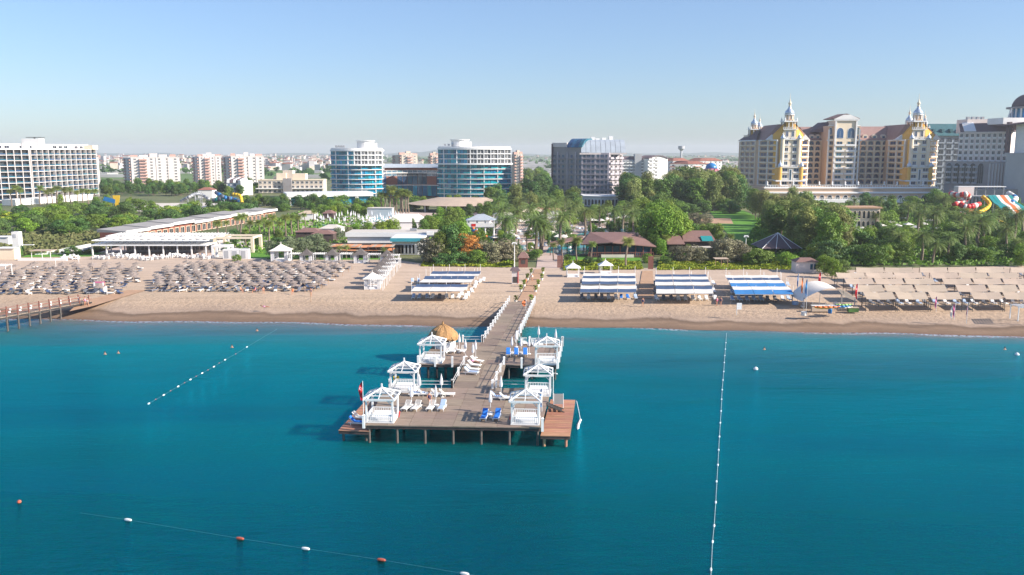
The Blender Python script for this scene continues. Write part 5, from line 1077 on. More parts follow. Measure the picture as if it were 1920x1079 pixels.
# arched gable hotel
Y = 760; A, B = at(1167, Y), at(1228, Y); z1 = PZ(300, Y); E = bld('blue grey hotel wing ending in a white arched gable', 1210, 350, Y)
mb = MB(); mb.prism(rectpoly(A, B, 22), LAND, z1); W(E, mb, 'wall', M['grey_wall']); facade(E, A, B, LAND, 8, (z1 - LAND) / 8, 9, .55, .6, balc=.8, bd=.8)
mb = MB(); mb.frus([(*p, z1 + .01) for p in rectpoly(A, B, 22)], [(p[0], p[1] + (5 if i < 2 else -5), z1 + 3) for i, p in enumerate(rectpoly(A, B, 22))]); W(E, mb, 'roof', M['slate_roof'])
mb = MB(); a = at(1190, Y - 1); mb.b0(a[0], a[0] + 6, Y - 1.5, Y + 6, LAND, z1 + 5); W(E, mb, 'stair_tower', M['grey_wall'])
C, D = at(1215, Y - 6), at(1252, Y + 3); Cv, Dv = V2(*C), V2(*D); u = (Dv - Cv).normalized(); n = V2(u.y, -u.x); pts = [(Cv, LAND), (Dv, LAND)]
L = (Dv - Cv).length; top = []; NN = 10
for i in range(NN + 1): t_ = i / NN; top.append((lerp(Dv, Cv, t_), z1 - 1 + 4.2 * math.sin(math.pi * (.15 + .7 * t_))))
ring = pts + top; mb = MB(); mb.frus([(v.x, v.y, z) for v, z in ring], [(v.x - n.x * 18, v.y - n.y * 18, z) for v, z in ring]); W(E, mb, 'gable_wall', M['white_wall'])
mb = MB()
for (v, z), (v2, z2_) in zip(top, top[1:]): mb.frus([(v.x + n.x, v.y + n.y, z + .02), (v2.x + n.x, v2.y + n.y, z2_ + .02), (v2.x + n.x, v2.y + n.y, z2_ + .7), (v.x + n.x, v.y + n.y, z + .7)], [(q.x - n.x * 18, q.y - n.y * 18, zz) for q, zz in ((v, z + .02), (v2, z2_ + .02), (v2, z2_ + .7), (v, z + .7))])
W(E, mb, 'arched_roof', M['slate_roof']); facade(E, C, D, LAND + 3, 7, 3.1, 2, .5, .5, balc=.8, bd=1.0, m1=L * .45)
# --- curved blue glass hotels ---
def curved_hotel(label, x0, x1, top, Y, nfl, bulge, dep, drum_x, drum_top, bays, white_from, grp='curved blue glass hotels'):
    X0, X1 = PX(x0, Y, 18), PX(x1, Y, 18); zr = PZ(top, Y); E = thing('glass_hotel', label, 'building', ((X0 + X1) / 2, Y, LAND), group=grp)
    def outline(off, N=bays):                        # front arc left to right, then back
        pts = []; w_ = X1 - X0
        for i in range(N + 1):
            t_ = i / N; s = math.sin(math.pi * (t_ * .86 + .07)); x = X0 + w_ * t_; y = Y + 7 - bulge * s ** .8
            nx = (t_ - .5) * 1.2; L = math.hypot(nx, 1); pts.append((x + off * nx / L, y - off / L))
        return pts
    fr = outline(0); back = [(X1 - 2, Y + dep), (X0 + 2, Y + dep)]; mb = MB(); mb.prism(fr + back, LAND, zr); W(E, mb, 'core_wall', M['white_wall'])
    z0 = LAND + .6; fh = (zr - 1.4 - z0) / nfl; sh_ = nfl - 3
    for k in range(nfl + 1):
        z = z0 + k * fh; big = k == sh_; off = 2.9 if big else (1.4 if k < sh_ else .9); th = (.9 if big else (.42 if k < nfl else 1.0)); mb = MB()
        f = outline(off); mb.prism(f + [(X1 - 1, Y + dep + .4), (X0 + 1, Y + dep + .4)], z - th / 2, z + th / 2); W(E, mb, 'floor_slab', M['white'])
    for k in range(nfl):
        z = z0 + k * fh + .35; ff = outline(.12)
        for i in range(bays):
            a, b = V2(*ff[i]), V2(*ff[i + 1]); u = b - a; L = u.length; c = (a + b) / 2; hi = k >= sh_ and i / bays > white_from
            me = win_mesh(round(L * (.84 if hi else .99), 1), fh - .5, 'white' if hi else 'glass_blue', 'glass_dark' if hi else 'glass_teal', mull=1)
            ob('window', me, E, Vector((c.x, c.y, z)) - E.location, math.atan2(u.y, u.x))
    rm = MB()
    for k in range(1, sh_):                          # glass balustrades
        f = outline(1.25)
        for i in range(bays):
            if (i * 7 + k) % 3: a, b = f[i], f[i + 1]; rm.beam((a[0], a[1], z0 + k * fh + .7), (b[0], b[1], z0 + k * fh + .7), .05, .6)
    W(E, rm, 'balustrade', M['glass_teal'])
    f = outline(.9); g_ = outline(.16)
    for i in range(0, bays + 1):
        if i % 4 == 2 or (i / bays > white_from and i % 2 == 0):
            a = f[i]; mb = MB(); mb.b0(a[0] - .28, a[0] + .28, a[1] + .1, a[1] + 1.3, LAND if i % 4 == 2 else z0 + sh_ * fh, zr - 1.2); W(E, mb, 'pier_column', M['white'])
    dx = PX(drum_x, Y + 8, zr); r_ = 5.2; mb = MB(); zt = PZ(drum_top, Y + 8); mb.lathe((dx, Y + 9, zr - .2), [(r_, 0), (r_, zt - zr - 1.1)], 20); W(E, mb, 'roof_drum', M['white_wall'])
    mb = MB(); mb.lathe((dx, Y + 9, zt - 1.0), [(r_ + .8, 0), (r_ + .8, .35)], 20)
    for i in range(16): q = 2*math.pi*i/16; mb.tube((dx + r_ * math.cos(q), Y + 9 + r_ * math.sin(q), zt - 1.9), (dx + r_ * math.cos(q), Y + 9 + r_ * math.sin(q), zt - .9), .12, 4)
    W(E, mb, 'drum_ring', M['white']); mb = MB(); mb.b0(dx + 2, dx + 7, Y + 6, Y + 9, zr - .1, zr + 3.0); W(E, mb, 'roof_block', M['white_wall'])
    for i in range(4): mb = MB(); x = lerp(X0, X1, .08 + .05 * i); mb.b0(x, x + 1.2, Y + 5, Y + 6.2, zr + .3, zr + 1.6); W(E, mb, 'roof_unit', M['metal_grey'])
    return E
curved_hotel('left round fronted hotel of blue glass and white floor bands', 619, 714, 278, 520, 10, 9, 22, 685, 262, 16, .45)
curved_hotel('right round fronted hotel of blue glass and white floor bands, the wider one', 821, 957, 275, 515, 10, 10, 24, 862, 260, 22, .38)
# link building
Y = 545; E = bld('dark glass and brick link building between the two curved hotels', 768, 372, Y)
A, B = V2(*at(712, Y - 4)), V2(*at(826, Y - 4)); zt = PZ(315, Y); N = 12; arc = []
for i in range(N + 1): t_ = i / N; arc.append((lerp(A.x, B.x, t_), Y + 8 * math.sin(math.pi * t_)))
mb = MB(); mb.prism(arc + [(B.x, Y + 24), (A.x, Y + 24)], LAND, zt); W(E, mb, 'wall', M['brick']); 
for i in range(N):
    a, b = V2(*arc[i]), V2(*arc[i + 1]); u = b - a; c = (a + b) / 2; n = V2(u.y, -u.x).normalized(); rz = math.atan2(u.y, u.x); cc = c + n * .05
    for (z0, h_, g, ml) in ((LAND + .5, 6.6, 'glass_teal', 2), (LAND + 8.0, 6.8, 'glass_blue', 2), (zt - 5.2, 3.6, 'glass_blue', 4)):
        if z0 > LAND + 7 and z0 < zt - 6 and i in (1, 2, 9, 10): continue
        ob('window', win_mesh(round(u.length * .96, 1), h_, 'white' if ml == 4 else 'slate_roof', g, mull=ml), E, Vector((cc.x, cc.y, z0)) - E.location, rz)
for z, th in ((LAND + 7.3, .5), (LAND + 15.1, .5)):
    mb = MB(); mb.prism([(x, y - .7) for x, y in arc] + [(B.x, Y + 12), (A.x, Y + 12)], z - .2, z - .2 + th); W(E, mb, 'floor_band', M['white_wall'])
mb = MB(); mb.frus([(x, y - 2.5, zt + .01) for x, y in arc] + [(B.x, Y + 26, zt + .01), (A.x, Y + 26, zt + .01)], [(x * .985 + (A.x + B.x) / 2 * .015, y + 4, zt + 2.2) for x, y in arc] + [(B.x - 3, Y + 20, zt + 2.2), (A.x + 3, Y + 20, zt + 2.2)]); W(E, mb, 'roof', M['steel_roof'])
# white terrace podium in front of left glass hotel, canopy roof in front of right
Y = 470; E = bld('long low white podium with planted roof in front of the left glass hotel', 620, 392, Y, 'podium_building'); A, B = at(538, Y - 10, 5), at(700, Y + 6, 5)
mb = MB(); mb.prism(rectpoly(A, B, 20), LAND + 4.3, LAND + 6.4); W(E, mb, 'roof_slab', M['white']); mb = MB(); mb.prism(rectpoly((A[0] + 1, A[1] + 2), (B[0] - 1, B[1] + 2), 16), LAND, LAND + 4.29); W(E, mb, 'wall', M['glass_teal'])
for t_ in (.02, .12, .42, .80, .98): q = lerp(V2(*A), V2(*B), t_); mb = MB(); mb.b0(q.x - (3 if t_ == .02 else .8), q.x + .8, q.y + .3, q.y + 3, LAND, LAND + 4.28); W(E, mb, 'pillar', M['white_wall'])
Y = 440; E = bld('wide fan shaped pale canopy roof at the foot of the right glass hotel', 860, 400, Y, 'terrace_canopy', 'canopy'); mb = MB(); c = P(862, 378, LAND + 5); bot = []; 
for i in range(15): q = math.pi * (1 + i / 14); bot.append((c.x + 27 * math.cos(q), c.y + 18 + 34 * math.sin(q) * .8, LAND + 3.2))
mb.frus(bot, [(c.x + (b[0] - c.x) * .45, c.y + 18 + (b[1] - c.y - 18) * .45, LAND + 6) for b in bot]); W(E, mb, 'roof', M['canvas_tan'])
for i in range(2, 13, 2): mb = MB(); mb.tube((bot[i][0] * .98 + c.x * .02, bot[i][1] + 1, LAND), (bot[i][0] * .98 + c.x * .02, bot[i][1] + 1, LAND + 3.3), .25, 6); W(E, mb, 'column', M['white'])
# beige civic building
Y = 600; E = bld('low beige three storey building with stepped rooftop left of the glass hotels', 545, 362, Y); A, B = at(484, Y, 8), at(606, Y + 5, 8); z1 = PZ(338, Y); fh = (z1 - LAND) / 3
mb = MB(); mb.prism(rectpoly(A, B, 24), LAND, z1); W(E, mb, 'wall', M['beige_wall']); facade(E, A, B, LAND, 3, fh, 14, .62, .55, glass='glass_dark', frame='white_wall', skip=lambda i, k: i == 6)
band(E, A, B, LAND + fh * .95, .6, 1.6, 'white_wall', 'terrace_slab'); band(E, A, B, z1 - .3, .7, .5, 'cream')
for a, b, tp in ((519, 537, 325), (530, 548, 320), (548, 572, 326), (512, 520, 331)):
    mb = MB(); x0, x1 = PX(a, Y + 8, 12), PX(b, Y + 8, 12); mb.b0(x0, x1, Y + 7 + (a % 3), Y + 16, z1 + .01, PZ(tp, Y + 8)); W(E, mb, 'roof_block', M['cream' if a != 530 else 'beige_wall'])
mb = MB(); mb.b0(PX(540, Y + 1, 9) - 3, PX(540, Y + 1, 9) + 3, Y - 1.2, Y - .0, LAND, z1 + 1.2); W(E, mb, 'entrance_bay', M['stone_wall'])
Y = 570; E = bld('small white building with a ribbed curved roof beside the beige one', 450, 366, Y); A, B = at(425, Y, 6), at(456, Y + 1, 6); z1 = PZ(343, Y)
mb = MB(); mb.prism(rectpoly(A, B, 16), LAND, z1); W(E, mb, 'wall', M['white_wall']); facade(E, A, B, LAND, 3, (z1 - LAND) / 3, 3, .55, .6, glass='glass_blue')
A2, B2 = at(452, Y - 3, 6), at(474, Y + 3, 6); mb = MB(); mb.prism(rectpoly(A2, B2, 16), LAND, z1 + 1.5); W(E, mb, 'wing', M['white_wall'])
for k in range(5): mb = MB(); x = lerp(A[0], B[0], (k + .1) / 5); mb.frus([(x, Y - .4, z1 + .01), (x + 1.9, Y - .4, z1 + .01), (x + 1.9, Y + 14, z1 + .01), (x, Y + 14, z1 + .01)], [(x, Y + 1, z1 + 2.2), (x + 1.2, Y + 1, z1 + 2.2), (x + 1.2, Y + 12, z1 + 3.2), (x, Y + 12, z1 + 3.2)]); W(E, mb, 'roof_rib', M['white' if k % 2 == 0 else 'slate_roof'])
# --- grey hotel with barrel roof ---
Y = 500; E = bld('grey violet hotel with steel barrel roof in the centre', 1100, 365, Y); z1 = PZ(272, Y); nfl = 10
P0, P1, P2, P3 = V2(*at(1036, Y + 8)), V2(*at(1092, Y - 2)), V2(*at(1142, Y - 5)), V2(*at(1167, Y + 4))
fh = (PZ(290, Y) - LAND) / 9
mb = MB(); mb.prism([P0[:2], P1[:2], (P1.x + 6, P1.y + 22), (P0.x + 2, P0.y + 22)], LAND, PZ(276, Y)); W(E, mb, 'wall', M['stone_wall'])
mb = MB(); mb.prism([(P1.x - .5, P1.y - .5), P2[:2], P3[:2], (P3.x, P3.y + 20), (P1.x, P3.y + 20)], LAND, PZ(287, Y)); W(E, mb, 'wing', M['lilac_wall'])
facade(E, P0, P1, LAND + .5, 9, fh, 7, .6, .66, frame='lilac_wall', glass='glass_blue', balc=.85, bd=.9, bm='lilac_wall', solid=False)
facade(E, V2(P1.x - .5, P1.y - .5), P2, LAND + .5, 9, fh, 6, .7, .7, frame='lilac_wall', glass='glass_blue', balc=.86, bd=.9, bm='lilac_wall', solid=False)
facade(E, P2, P3, LAND + .5, 9, fh, 3, .5, .6, frame='pink_wall', glass='glass_dark', balc=.9, bd=1.1, bm='lilac_wall')
for t_ in (.18, .5, .78): pilaster(E, P0, P1, t_, LAND, PZ(285, Y), .8, .55, 'lilac_wall')
for t_ in (.02, .5, .97): pilaster(E, V2(P1.x - .5, P1.y - .5), P2, t_, LAND, PZ(290, Y), 1.0, .6, 'lilac_wall')
def barrel(E, A, B, dep, z, h_, m, name='barrel_roof', ribs=8):
    A, B = V2(*A[:2]), V2(*B[:2]); u = (B - A).normalized(); n = V2(u.y, -u.x); N = 9; L = (B - A).length
    for i in range(ribs):
        s0, s1 = A + u * (L * (i + .03) / ribs), A + u * (L * (i + .97) / ribs); prof = [(n * 1.0, 0)] + [(n * (1.0 - dep * t_), h_ * math.sin(math.pi / 2 * min(1, t_ * 1.7)) ** .7) for t_ in [k / N for k in range(1, N + 1)]] + [(-n * dep, 0)]
        mb = MB(); mb.frus([(s0.x + a.x, s0.y + a.y, z + b) for a, b in prof], [(s1.x + a.x, s1.y + a.y, z + b) for a, b in prof]); W(E, mb, name if i else name, M[m])
barrel(E, V2(P1.x - 1, P1.y - .8), V2(P3.x + .6, P2.y + 1.5), 18, PZ(286.5, Y), 7.4, 'steel_roof', ribs=9); band(E, V2(P1.x - 1, P1.y - 1), V2(P3.x + .4, P2.y + 1), PZ(287.5, Y) - .8, .9, .8, 'pink_wall')
mb = MB(); mb.prism(rectpoly(V2(P0.x - .4, P0.y - .4), lerp(P0, P1, .48), 20), PZ(276, Y) + .01, PZ(268, Y)); W(E, mb, 'roof_storey', M['pink_wall'])
barrel(E, lerp(P0, P1, .5), lerp(P0, P1, 1.0), 14, PZ(277, Y) + .02, 5.2, 'glass_blue', 'glass_roof', 4)
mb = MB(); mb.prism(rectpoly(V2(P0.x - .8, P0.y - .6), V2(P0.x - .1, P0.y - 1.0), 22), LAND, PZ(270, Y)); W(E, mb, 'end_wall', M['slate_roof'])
for a, h_ in ((1105, 3), (1112, 4), (1121, 3.2), (1133, 3.6), (1146, 4.5)): mb = MB(); x = PX(a, Y + 8, 38); mb.b0(x - 1.2, x + 1.2, Y + 9, Y + 12, PZ(270, Y), PZ(270, Y) + h_); W(E, mb, 'roof_unit', M['white_wall'])
Y = 455; E = bld('low white pavilion wing with planters on its roof at the foot of the grey hotel', 1135, 380, Y, 'pavilion'); q = V2(*at(1096, Y)), V2(*at(1128, Y - 5)), V2(*at(1160, Y - 4)), V2(*at(1180, Y + 12))
mb = MB(); mb.prism([v[:2] for v in q] + [(q[3].x, Y + 24), (q[0].x, Y + 24)], LAND, LAND + 5.2); W(E, mb, 'wall', M['white_wall'])
for a, b, nb in ((q[0], q[1], 5), (q[1], q[2], 5), (q[2], q[3], 3)): facade(E, a, b, LAND + .3, 1, 4.6, nb, .6, .7, .05, glass='glass_dark', arch=True, mull=0); band(E, a, b, LAND + 5.0, .5, .5)
# --- cream castle hotel ---
YC = 520
E = bld('cream and ochre castle like hotel with onion domed towers on the right', 1570, 372, YC, 'castle_hotel')
zP = PZ(350, YC - 12); zE = PZ(263, YC); nf = 8; fh = (zE - zP) / nf
def CV(px, dy): return V2(PX(px, YC + dy, 22), YC + dy)
K = dict(fl=CV(1388, 34), l0=CV(1416, 12), a0=CV(1423, 10), a1=CV(1456, -8), a2=CV(1498, -8), a3=CV(1513, 2), r0=CV(1513.5, 14), r1=CV(1549, 14), c0=CV(1549.5, 3), c1=CV(1609, 3), s0=CV(1609.5, 14), s1=CV(1664, 14), b0=CV(1664.5, 8), b1=CV(1695, -8), b2=CV(1738, -8), b3=CV(1754, 4))
seq = ['fl', 'l0', 'a0', 'a1', 'a2', 'a3', 'r0', 'r1', 'c0', 'c1', 's0', 's1', 'b0', 'b1', 'b2', 'b3']
def body(keys, back, z1, m, z0=zP - .5):
    mb = MB(); pts = [K[k][:2] for k in keys]; mb.prism(pts + [(pts[-1][0], back), (pts[0][0], back)], z0, z1); W(E, mb, 'wall', M[m])
body(['l0', 'a0', 'a1', 'a2', 'a3'], YC + 38, zE, 'peach'); body(['fl', 'l0'], YC + 39, zE - .3, 'peach'); body(['r0', 'r1'], YC + 30, zE - .2, 'peach'); body(['c0', 'c1'], YC + 31, PZ(236, YC), 'peach'); body(['s0', 's1'], YC + 30, zE - .2, 'peach'); body(['b0', 'b1', 'b2', 'b3'], YC + 38, zE, 'peach')
mb = MB(); mb.prism([K['fl'][:2], K['l0'][:2], K['a0'][:2], (K['a0'].x, YC + 38.5), (K['fl'].x, YC + 38.5)], LAND, zP - .4); W(E, mb, 'base_wall', M['white_wall'])
def fac(a, b, nb, wall_bits='white', arch=False, n_=nf, z0=zP, **kw): facade(E, K[a], K[b], z0, n_, fh, nb, kw.pop('ww', .58), kw.pop('wh', .56), .22, 'peach', 'glass_navy', arch=arch, balc=kw.pop('balc', .80), bd=1.0, bm='cream', bh=.62, **kw)
fac('fl', 'l0', 3); fac('a0', 'a1', 2, ww=.7, balc=.95); fac('a2', 'a3', 1, ww=.75, balc=.95); fac('r0', 'r1', 3, arch=True, wh=.72, ww=.66); fac('s0', 's1', 4, arch=True, wh=.72, ww=.66); fac('b0', 'b1', 2, ww=.7, balc=.95); fac('b2', 'b3', 1, ww=.75, balc=.95)
fac('c0', 'c1', 4, n_=9, ww=.62)
for a, b, ts in (('a0', 'a1', (0, .5, 1)), ('a2', 'a3', (.02, .98)), ('r0', 'r1', (.33, .67)), ('s0', 's1', (.25, .5, .75)), ('c0', 'c1', (.02, .25, .75, .98)), ('b0', 'b1', (.02, .5, .98)), ('b2', 'b3', (.04, .97)), ('fl', 'l0', (.02, .33, .66, .98))):
    for t_ in ts: pilaster(E, K[a], K[b], t_, zP, zE if a != 'c0' else PZ(243, YC), .9, .55, 'white' if a[0] in 'abc' else 'cream')
for a, b in (('a0', 'a1'), ('a2', 'a3'), ('r0', 'r1'), ('s0', 's1'), ('b0', 'b1'), ('b2', 'b3'), ('fl', 'l0')): band(E, K[a], K[b], zE - .5, .7, .7, 'white')
# ochre returns beside the frontispieces
for a, b, t0, t1 in (('a0', 'a1', .80, .99), ('a2', 'a3', .0, .22), ('b0', 'b1', .80, .99), ('b2', 'b3', .0, .22)):
    A, B = K[a], K[b]; u = (B - A).normalized(); n = V2(u.y, -u.x); p0_, p1_ = lerp(A, B, t0), lerp(A, B, t1); mb = MB(); mb.prism([(p0_ + n * .3)[:2], (p1_ + n * .3)[:2], (p1_ - n * .1)[:2], (p0_ - n * .1)[:2]], zP, zE); W(E, mb, 'ochre_panel', M['ochre'])
def dome(cx, cy, z, s, open_=True):
    # arcaded square stage, round drum, silver onion dome, finial
    mb = MB(); w_ = 3.4 * s; mb.b0(cx - w_ * .72, cx + w_ * .72, cy - w_ * .72, cy + w_ * .72, z, z + 4.0 * s); W(E, mb, 'tower_core', M['ochre'])
    mb = MB()
    for i in range(4):
        for (x, y) in ((-w_ + 2 * w_ * i / 3, -w_), (-w_ + 2 * w_ * i / 3, w_), (-w_, -w_ + 2 * w_ * i / 3), (w_, -w_ + 2 * w_ * i / 3)): mb.b0(cx + x - .22 * s, cx + x + .22 * s, cy + y - .22 * s, cy + y + .22 * s, z, z + 4.0 * s)
    W(E, mb, 'colonnade', M['white'])
    mb = MB(); mb.b0(cx - w_ - .6 * s, cx + w_ + .6 * s, cy - w_ - .6 * s, cy + w_ + .6 * s, z + 4.0 * s, z + 4.8 * s); W(E, mb, 'tower_cornice', M['white'])
    for x in (-w_, w_):
        for y in (-w_, w_): mb = MB(); mb.lathe((cx + x, cy + y, z + 4.8 * s), [(.5 * s, 0), (.55 * s, .7 * s), (.12 * s, 1.7 * s), (.02, 2.4 * s)], 6); W(E, mb, 'pinnacle', M['white'])
    z += 4.8 * s; mb = MB(); r_ = 2.5 * s; mb.lathe((cx, cy, z), [(r_ * 1.15, 0), (r_ * 1.2, .6 * s), (r_ * .92, .7 * s), (r_ * .92, 3.3 * s)], 12); W(E, mb, 'drum', M['peach'])
    mb = MB()
    for i in range(8): q = 2*math.pi*i/8 + .39; mb.tube((cx + r_ * .98 * math.cos(q), cy + r_ * .98 * math.sin(q), z + .7 * s), (cx + r_ * .98 * math.cos(q), cy + r_ * .98 * math.sin(q), z + 3.3 * s), .22 * s, 6)
    mb.lathe((cx, cy, z + 3.3 * s), [(r_ * 1.18, 0), (r_ * 1.18, .5 * s)], 12); W(E, mb, 'drum_columns', M['white'])
    mb = MB(); mb.lathe((cx, cy, z + 3.8 * s), [(r_ * 1.0, 0), (r_ * 1.12, .7 * s), (r_ * .98, 1.7 * s), (r_ * .6, 2.8 * s), (r_ * .34, 3.9 * s), (r_ * .30, 4.6 * s)], 14); W(E, mb, 'onion_dome', M['silver'], True)
    mb = MB(); mb.lathe((cx, cy, z + 8.4 * s), [(.85 * s, 0), (.65 * s, .9 * s), (1.0 * s, 1.6 * s), (.95 * s, 2.1 * s), (.4 * s, 2.8 * s), (.3 * s, 3.6 * s), (.13 * s, 4.3 * s), (.05, 7.4 * s)], 10); W(E, mb, 'finial', M['cream'])
def frontis(a, b, px, peak_px):
    A, B = K[a], K[b]; c = (A + B) / 2; w_ = (B - A).length; x0, x1, y = A.x, B.x, A.y
    tiers = [(zP, zP + 3 * fh + 1.2, 1.0, 5.5), (zP + 3 * fh + 1.2, zE + .3, .74, 3.5), (zE + .3, zE + 6.2, .52, 1.5)]
    for i, (z0, z1, f, o) in enumerate(tiers):
        hw = w_ / 2 * f; mb = MB(); mb.b0(c.x - hw, c.x + hw, y - o, y + 4, z0 + .01, z1); W(E, mb, 'tower_tier', M['cream'])
        nfl_ = max(1, int((z1 - z0) / fh)); facade(E, (c.x - hw, y - o), (c.x + hw, y - o), z0 + .4, nfl_, (z1 - z0) / nfl_, 2, .46, .50, .22, 'white', 'glass_navy', balc=.6, bd=.5, bm='white', bh=.5)
        band(E, (c.x - hw, y - o), (c.x + hw, y - o), z1 - .3, .5, .9); 
        mb = MB(); n = 9
        for k in range(n): x = c.x - hw - .7 + (2 * hw + 1.4) * k / (n - 1); mb.b0(x - .12, x + .12, y - o - .85, y - o - .6, z1 + .2, z1 + 1.0)
        mb.b0(c.x - hw - .85, c.x + hw + .85, y - o - .9, y - o - .55, z1 + 1.0, z1 + 1.2); W(E, mb, 'balustrade', M['white'])
        for s in (-1, 1):                               # ochre side walls and corner turrets with little caps
            mb = MB(); xx = c.x + s * (hw + .35); mb.b0(xx - .34, xx + .34, y - o + .7, y + 3.5, z0 + .02, z1 - .35); W(E, mb, 'ochre_panel', M['ochre'])
            if i < 2:
                tx = c.x + s * (hw - (.1 if i else .4)); mb = MB(); mb.lathe((tx, y - o - .2, z0 + .5), [(1.15, 0), (1.15, z1 - z0 - .6)], 10); W(E, mb, 'turret', M['ochre' if i == 0 else 'cream'])
                mb = MB(); mb.lathe((tx, y - o - .2, z1 + .15), [(1.3, 0), (1.45, .6), (1.1, 1.5), (.4, 2.4), (.12, 3.0), (.04, 4.4)], 10); W(E, mb, 'turret_cap', M['silver'], True)
    mb = MB(); mb.b0(c.x - .9, c.x + .9, y - 5.9, y - 5.5, zP + 1.5, zP + 3 * fh); W(E, mb, 'central_panel', M['white']); mb = MB(); mb.b0(c.x - .45, c.x + .45, y - 5.98, y - 5.905, zP + 1.7, zP + 3 * fh - .3); W(E, mb, 'pane', M['glass_blue'])
    band(E, (A.x - 1.2, y - 6), (B.x + 1.2, y - 6), zP + fh - .4, .8, 1.0); mb = MB(); mb.b0(A.x - 1.2, B.x + 1.2, y - 6, y + 2, zP + fh - .4, zP + fh + .2); W(E, mb, 'terrace_slab', M['white']) 
    dome(c.x, y + 1.5, zE + 6.3, 1.0)
    return c, y
cL, yL = frontis('a1', 'a2', 1476, 178); cR, yR = frontis('b1', 'b2', 1716, 175)
# gable roofs with ochre gable walls either side of each tower
def gable(xl, xr, xc, yf, zt, back, m='castle_roof'):
    mb = MB(); mb.frus([(xl, yf + 10, zE + .02), (xc, yf + .5, zE + .02), (xr, yf + 6, zE + .02), (xr, back, zE + .02), (xl, back, zE + .02)], [(xc - 5, yf + 5, zt), (xc, yf + 1.0, zt + .01), (xc + 5, yf + 4, zt), (xc + 5, back - 9, zt), (xc - 5, back - 9, zt)]); W(E, mb, 'roof', M[m])
    for s, xx, yy in ((-1, xl, yf + 10), (1, xr, yf + 6)):
        mb = MB(); a = (xx * .85 + xc * .15, yy * .85 + yf * .15 - .6); b = (xc + s * 3.0, yf - .4); mb.frus([(a[0], a[1], zE + .05), (b[0], b[1], zE + .05), (b[0], b[1] + .8, zE + .05), (a[0], a[1] + .8, zE + .05)], [(b[0] + s * 1.0, b[1] - .05, zt - .3), (b[0], b[1], zt), (b[0], b[1] + .8, zt), (b[0] + s * 1.0, b[1] + .8, zt - .3)]); W(E, mb, 'gable_wall', M['ochre'])
        mb = MB(); q = lerp(V2(xx, yy), V2(xc, yf), .30); qa = q - V2(2.6 * s, 0); qb = q + V2(2.6 * s, 0)
        mb.frus([(q.x - 3, q.y - 1.6, zE + .1), (q.x + 3, q.y - 1.6, zE + .1), (q.x, q.y - 1.6, zE + 3.2)], [(q.x - 3, q.y + 4, zE + .1), (q.x + 3, q.y + 4, zE + .1), (q.x, q.y + 4, zE + 3.2)]); W(E, mb, 'pediment', M['white'])
gable(K['a0'].x, K['a3'].x, cL.x, yL, zE + 9.2, YC + 36); gable(K['b0'].x, K['b3'].x, cR.x, yR, zE + 9.2, YC + 36)
def roofblock(a, b, m, zt, dy=0):
    A, B = K[a], K[b]; mb = MB(); mb.frus([(A.x - .5, A.y - 1.2, zE), (B.x + .5, B.y - 1.2, zE), (B.x + .5, YC + 32, zE), (A.x - .5, YC + 32, zE)], [(A.x - 3, A.y + 8, zt), (B.x + 3, B.y + 8, zt), (B.x + 3, YC + 24, zt), (A.x - 3, YC + 24, zt)]); W(E, mb, 'roof', M[m])
    n = 3 if a == 'r0' else 3
    for i in range(n):                                  # dormers with arched heads
        x = lerp(A.x, B.x, (i + .6) / (n + .2)); mb = MB(); yy = A.y + .4; pts = [(x - 1.7, zE + .8), (x + 1.7, zE + .8), (x + 1.7, zE + 2.2)] + [(x + 1.7 * math.cos(q), zE + 2.2 + 1.5 * math.sin(q)) for q in [math.pi * j / 6 for j in range(1, 6)]] + [(x - 1.7, zE + 2.2)]
        mb.frus([(u_, yy, v_) for u_, v_ in pts], [(u_, yy + 5, v_) for u_, v_ in pts]); W(E, mb, 'dormer', M['beige_wall']); mb = MB(); mb.b0(x - .8, x + .8, yy - .06, yy - .01, zE + 1.1, zE + 2.6); W(E, mb, 'dormer_window', M['glass_blue'])
roofblock('r0', 'r1', 'castle_roof', zE + 8.4); roofblock('s0', 's1', 'castle_roof', zE + 8.6)
mb = MB(); mb.frus([(K['fl'].x - .6, K['fl'].y - 1, zE), (K['l0'].x, K['l0'].y - 1.2, zE), (K['a0'].x + 2, YC + 37, zE), (K['fl'].x - .6, YC + 40, zE)], [(K['fl'].x + 6, K['fl'].y + 2, zE + 5), (K['l0'].x + 3, K['l0'].y + 8, zE + 6), (K['a0'].x, YC + 30, zE + 6), (K['fl'].x + 6, YC + 36, zE + 5)]); W(E, mb, 'roof', M['slate_roof'])
# central pavilion crown
A, B = K['c0'], K['c1']; zc = PZ(236, YC); c = (A + B) / 2; band(E, A, B, zE - .6, .9, .9); hw = 6.6
mb = MB(); mb.b0(c.x - hw, c.x + hw, A.y - 2.2, A.y + 12, zP, zc + 3.2); W(E, mb, 'central_bay', M['cream'])
facade(E, (c.x - hw, A.y - 2.2), (c.x + hw, A.y - 2.2), zP, 8, fh, 2, .55, .56, .22, 'cream', 'glass_blue', balc=.88, bd=.9, bh=.85); facade(E, (c.x - hw, A.y - 2.2), (c.x + hw, A.y - 2.2), zE + .6, 1, 7.6, 2, .62, .8, .08, 'white', 'glass_blue', arch=True)
for s in (-1, 1):
    facade(E, ((A.x if s < 0 else c.x + hw + .3), A.y), ((c.x - hw - .3 if s < 0 else B.x), A.y), zE + 2.8, 1, 5.2, 1, .58, .8, .1, 'white', 'glass_blue', arch=True)
    for t_ in (0, 1): mb = MB(); xx = c.x + s * (hw - .4); mb.b0(xx - .45, xx + .45, A.y - 2.9, A.y - 2.2, zP, zc + 3.2)
    W(E, mb, 'pilaster', M['white'])
band(E, (c.x - hw, A.y - 2.2), (c.x + hw, A.y - 2.2), zc + 3.0, .8, .9); mb = MB(); ye = A.y - 3.2; z_ = zc + 3.82
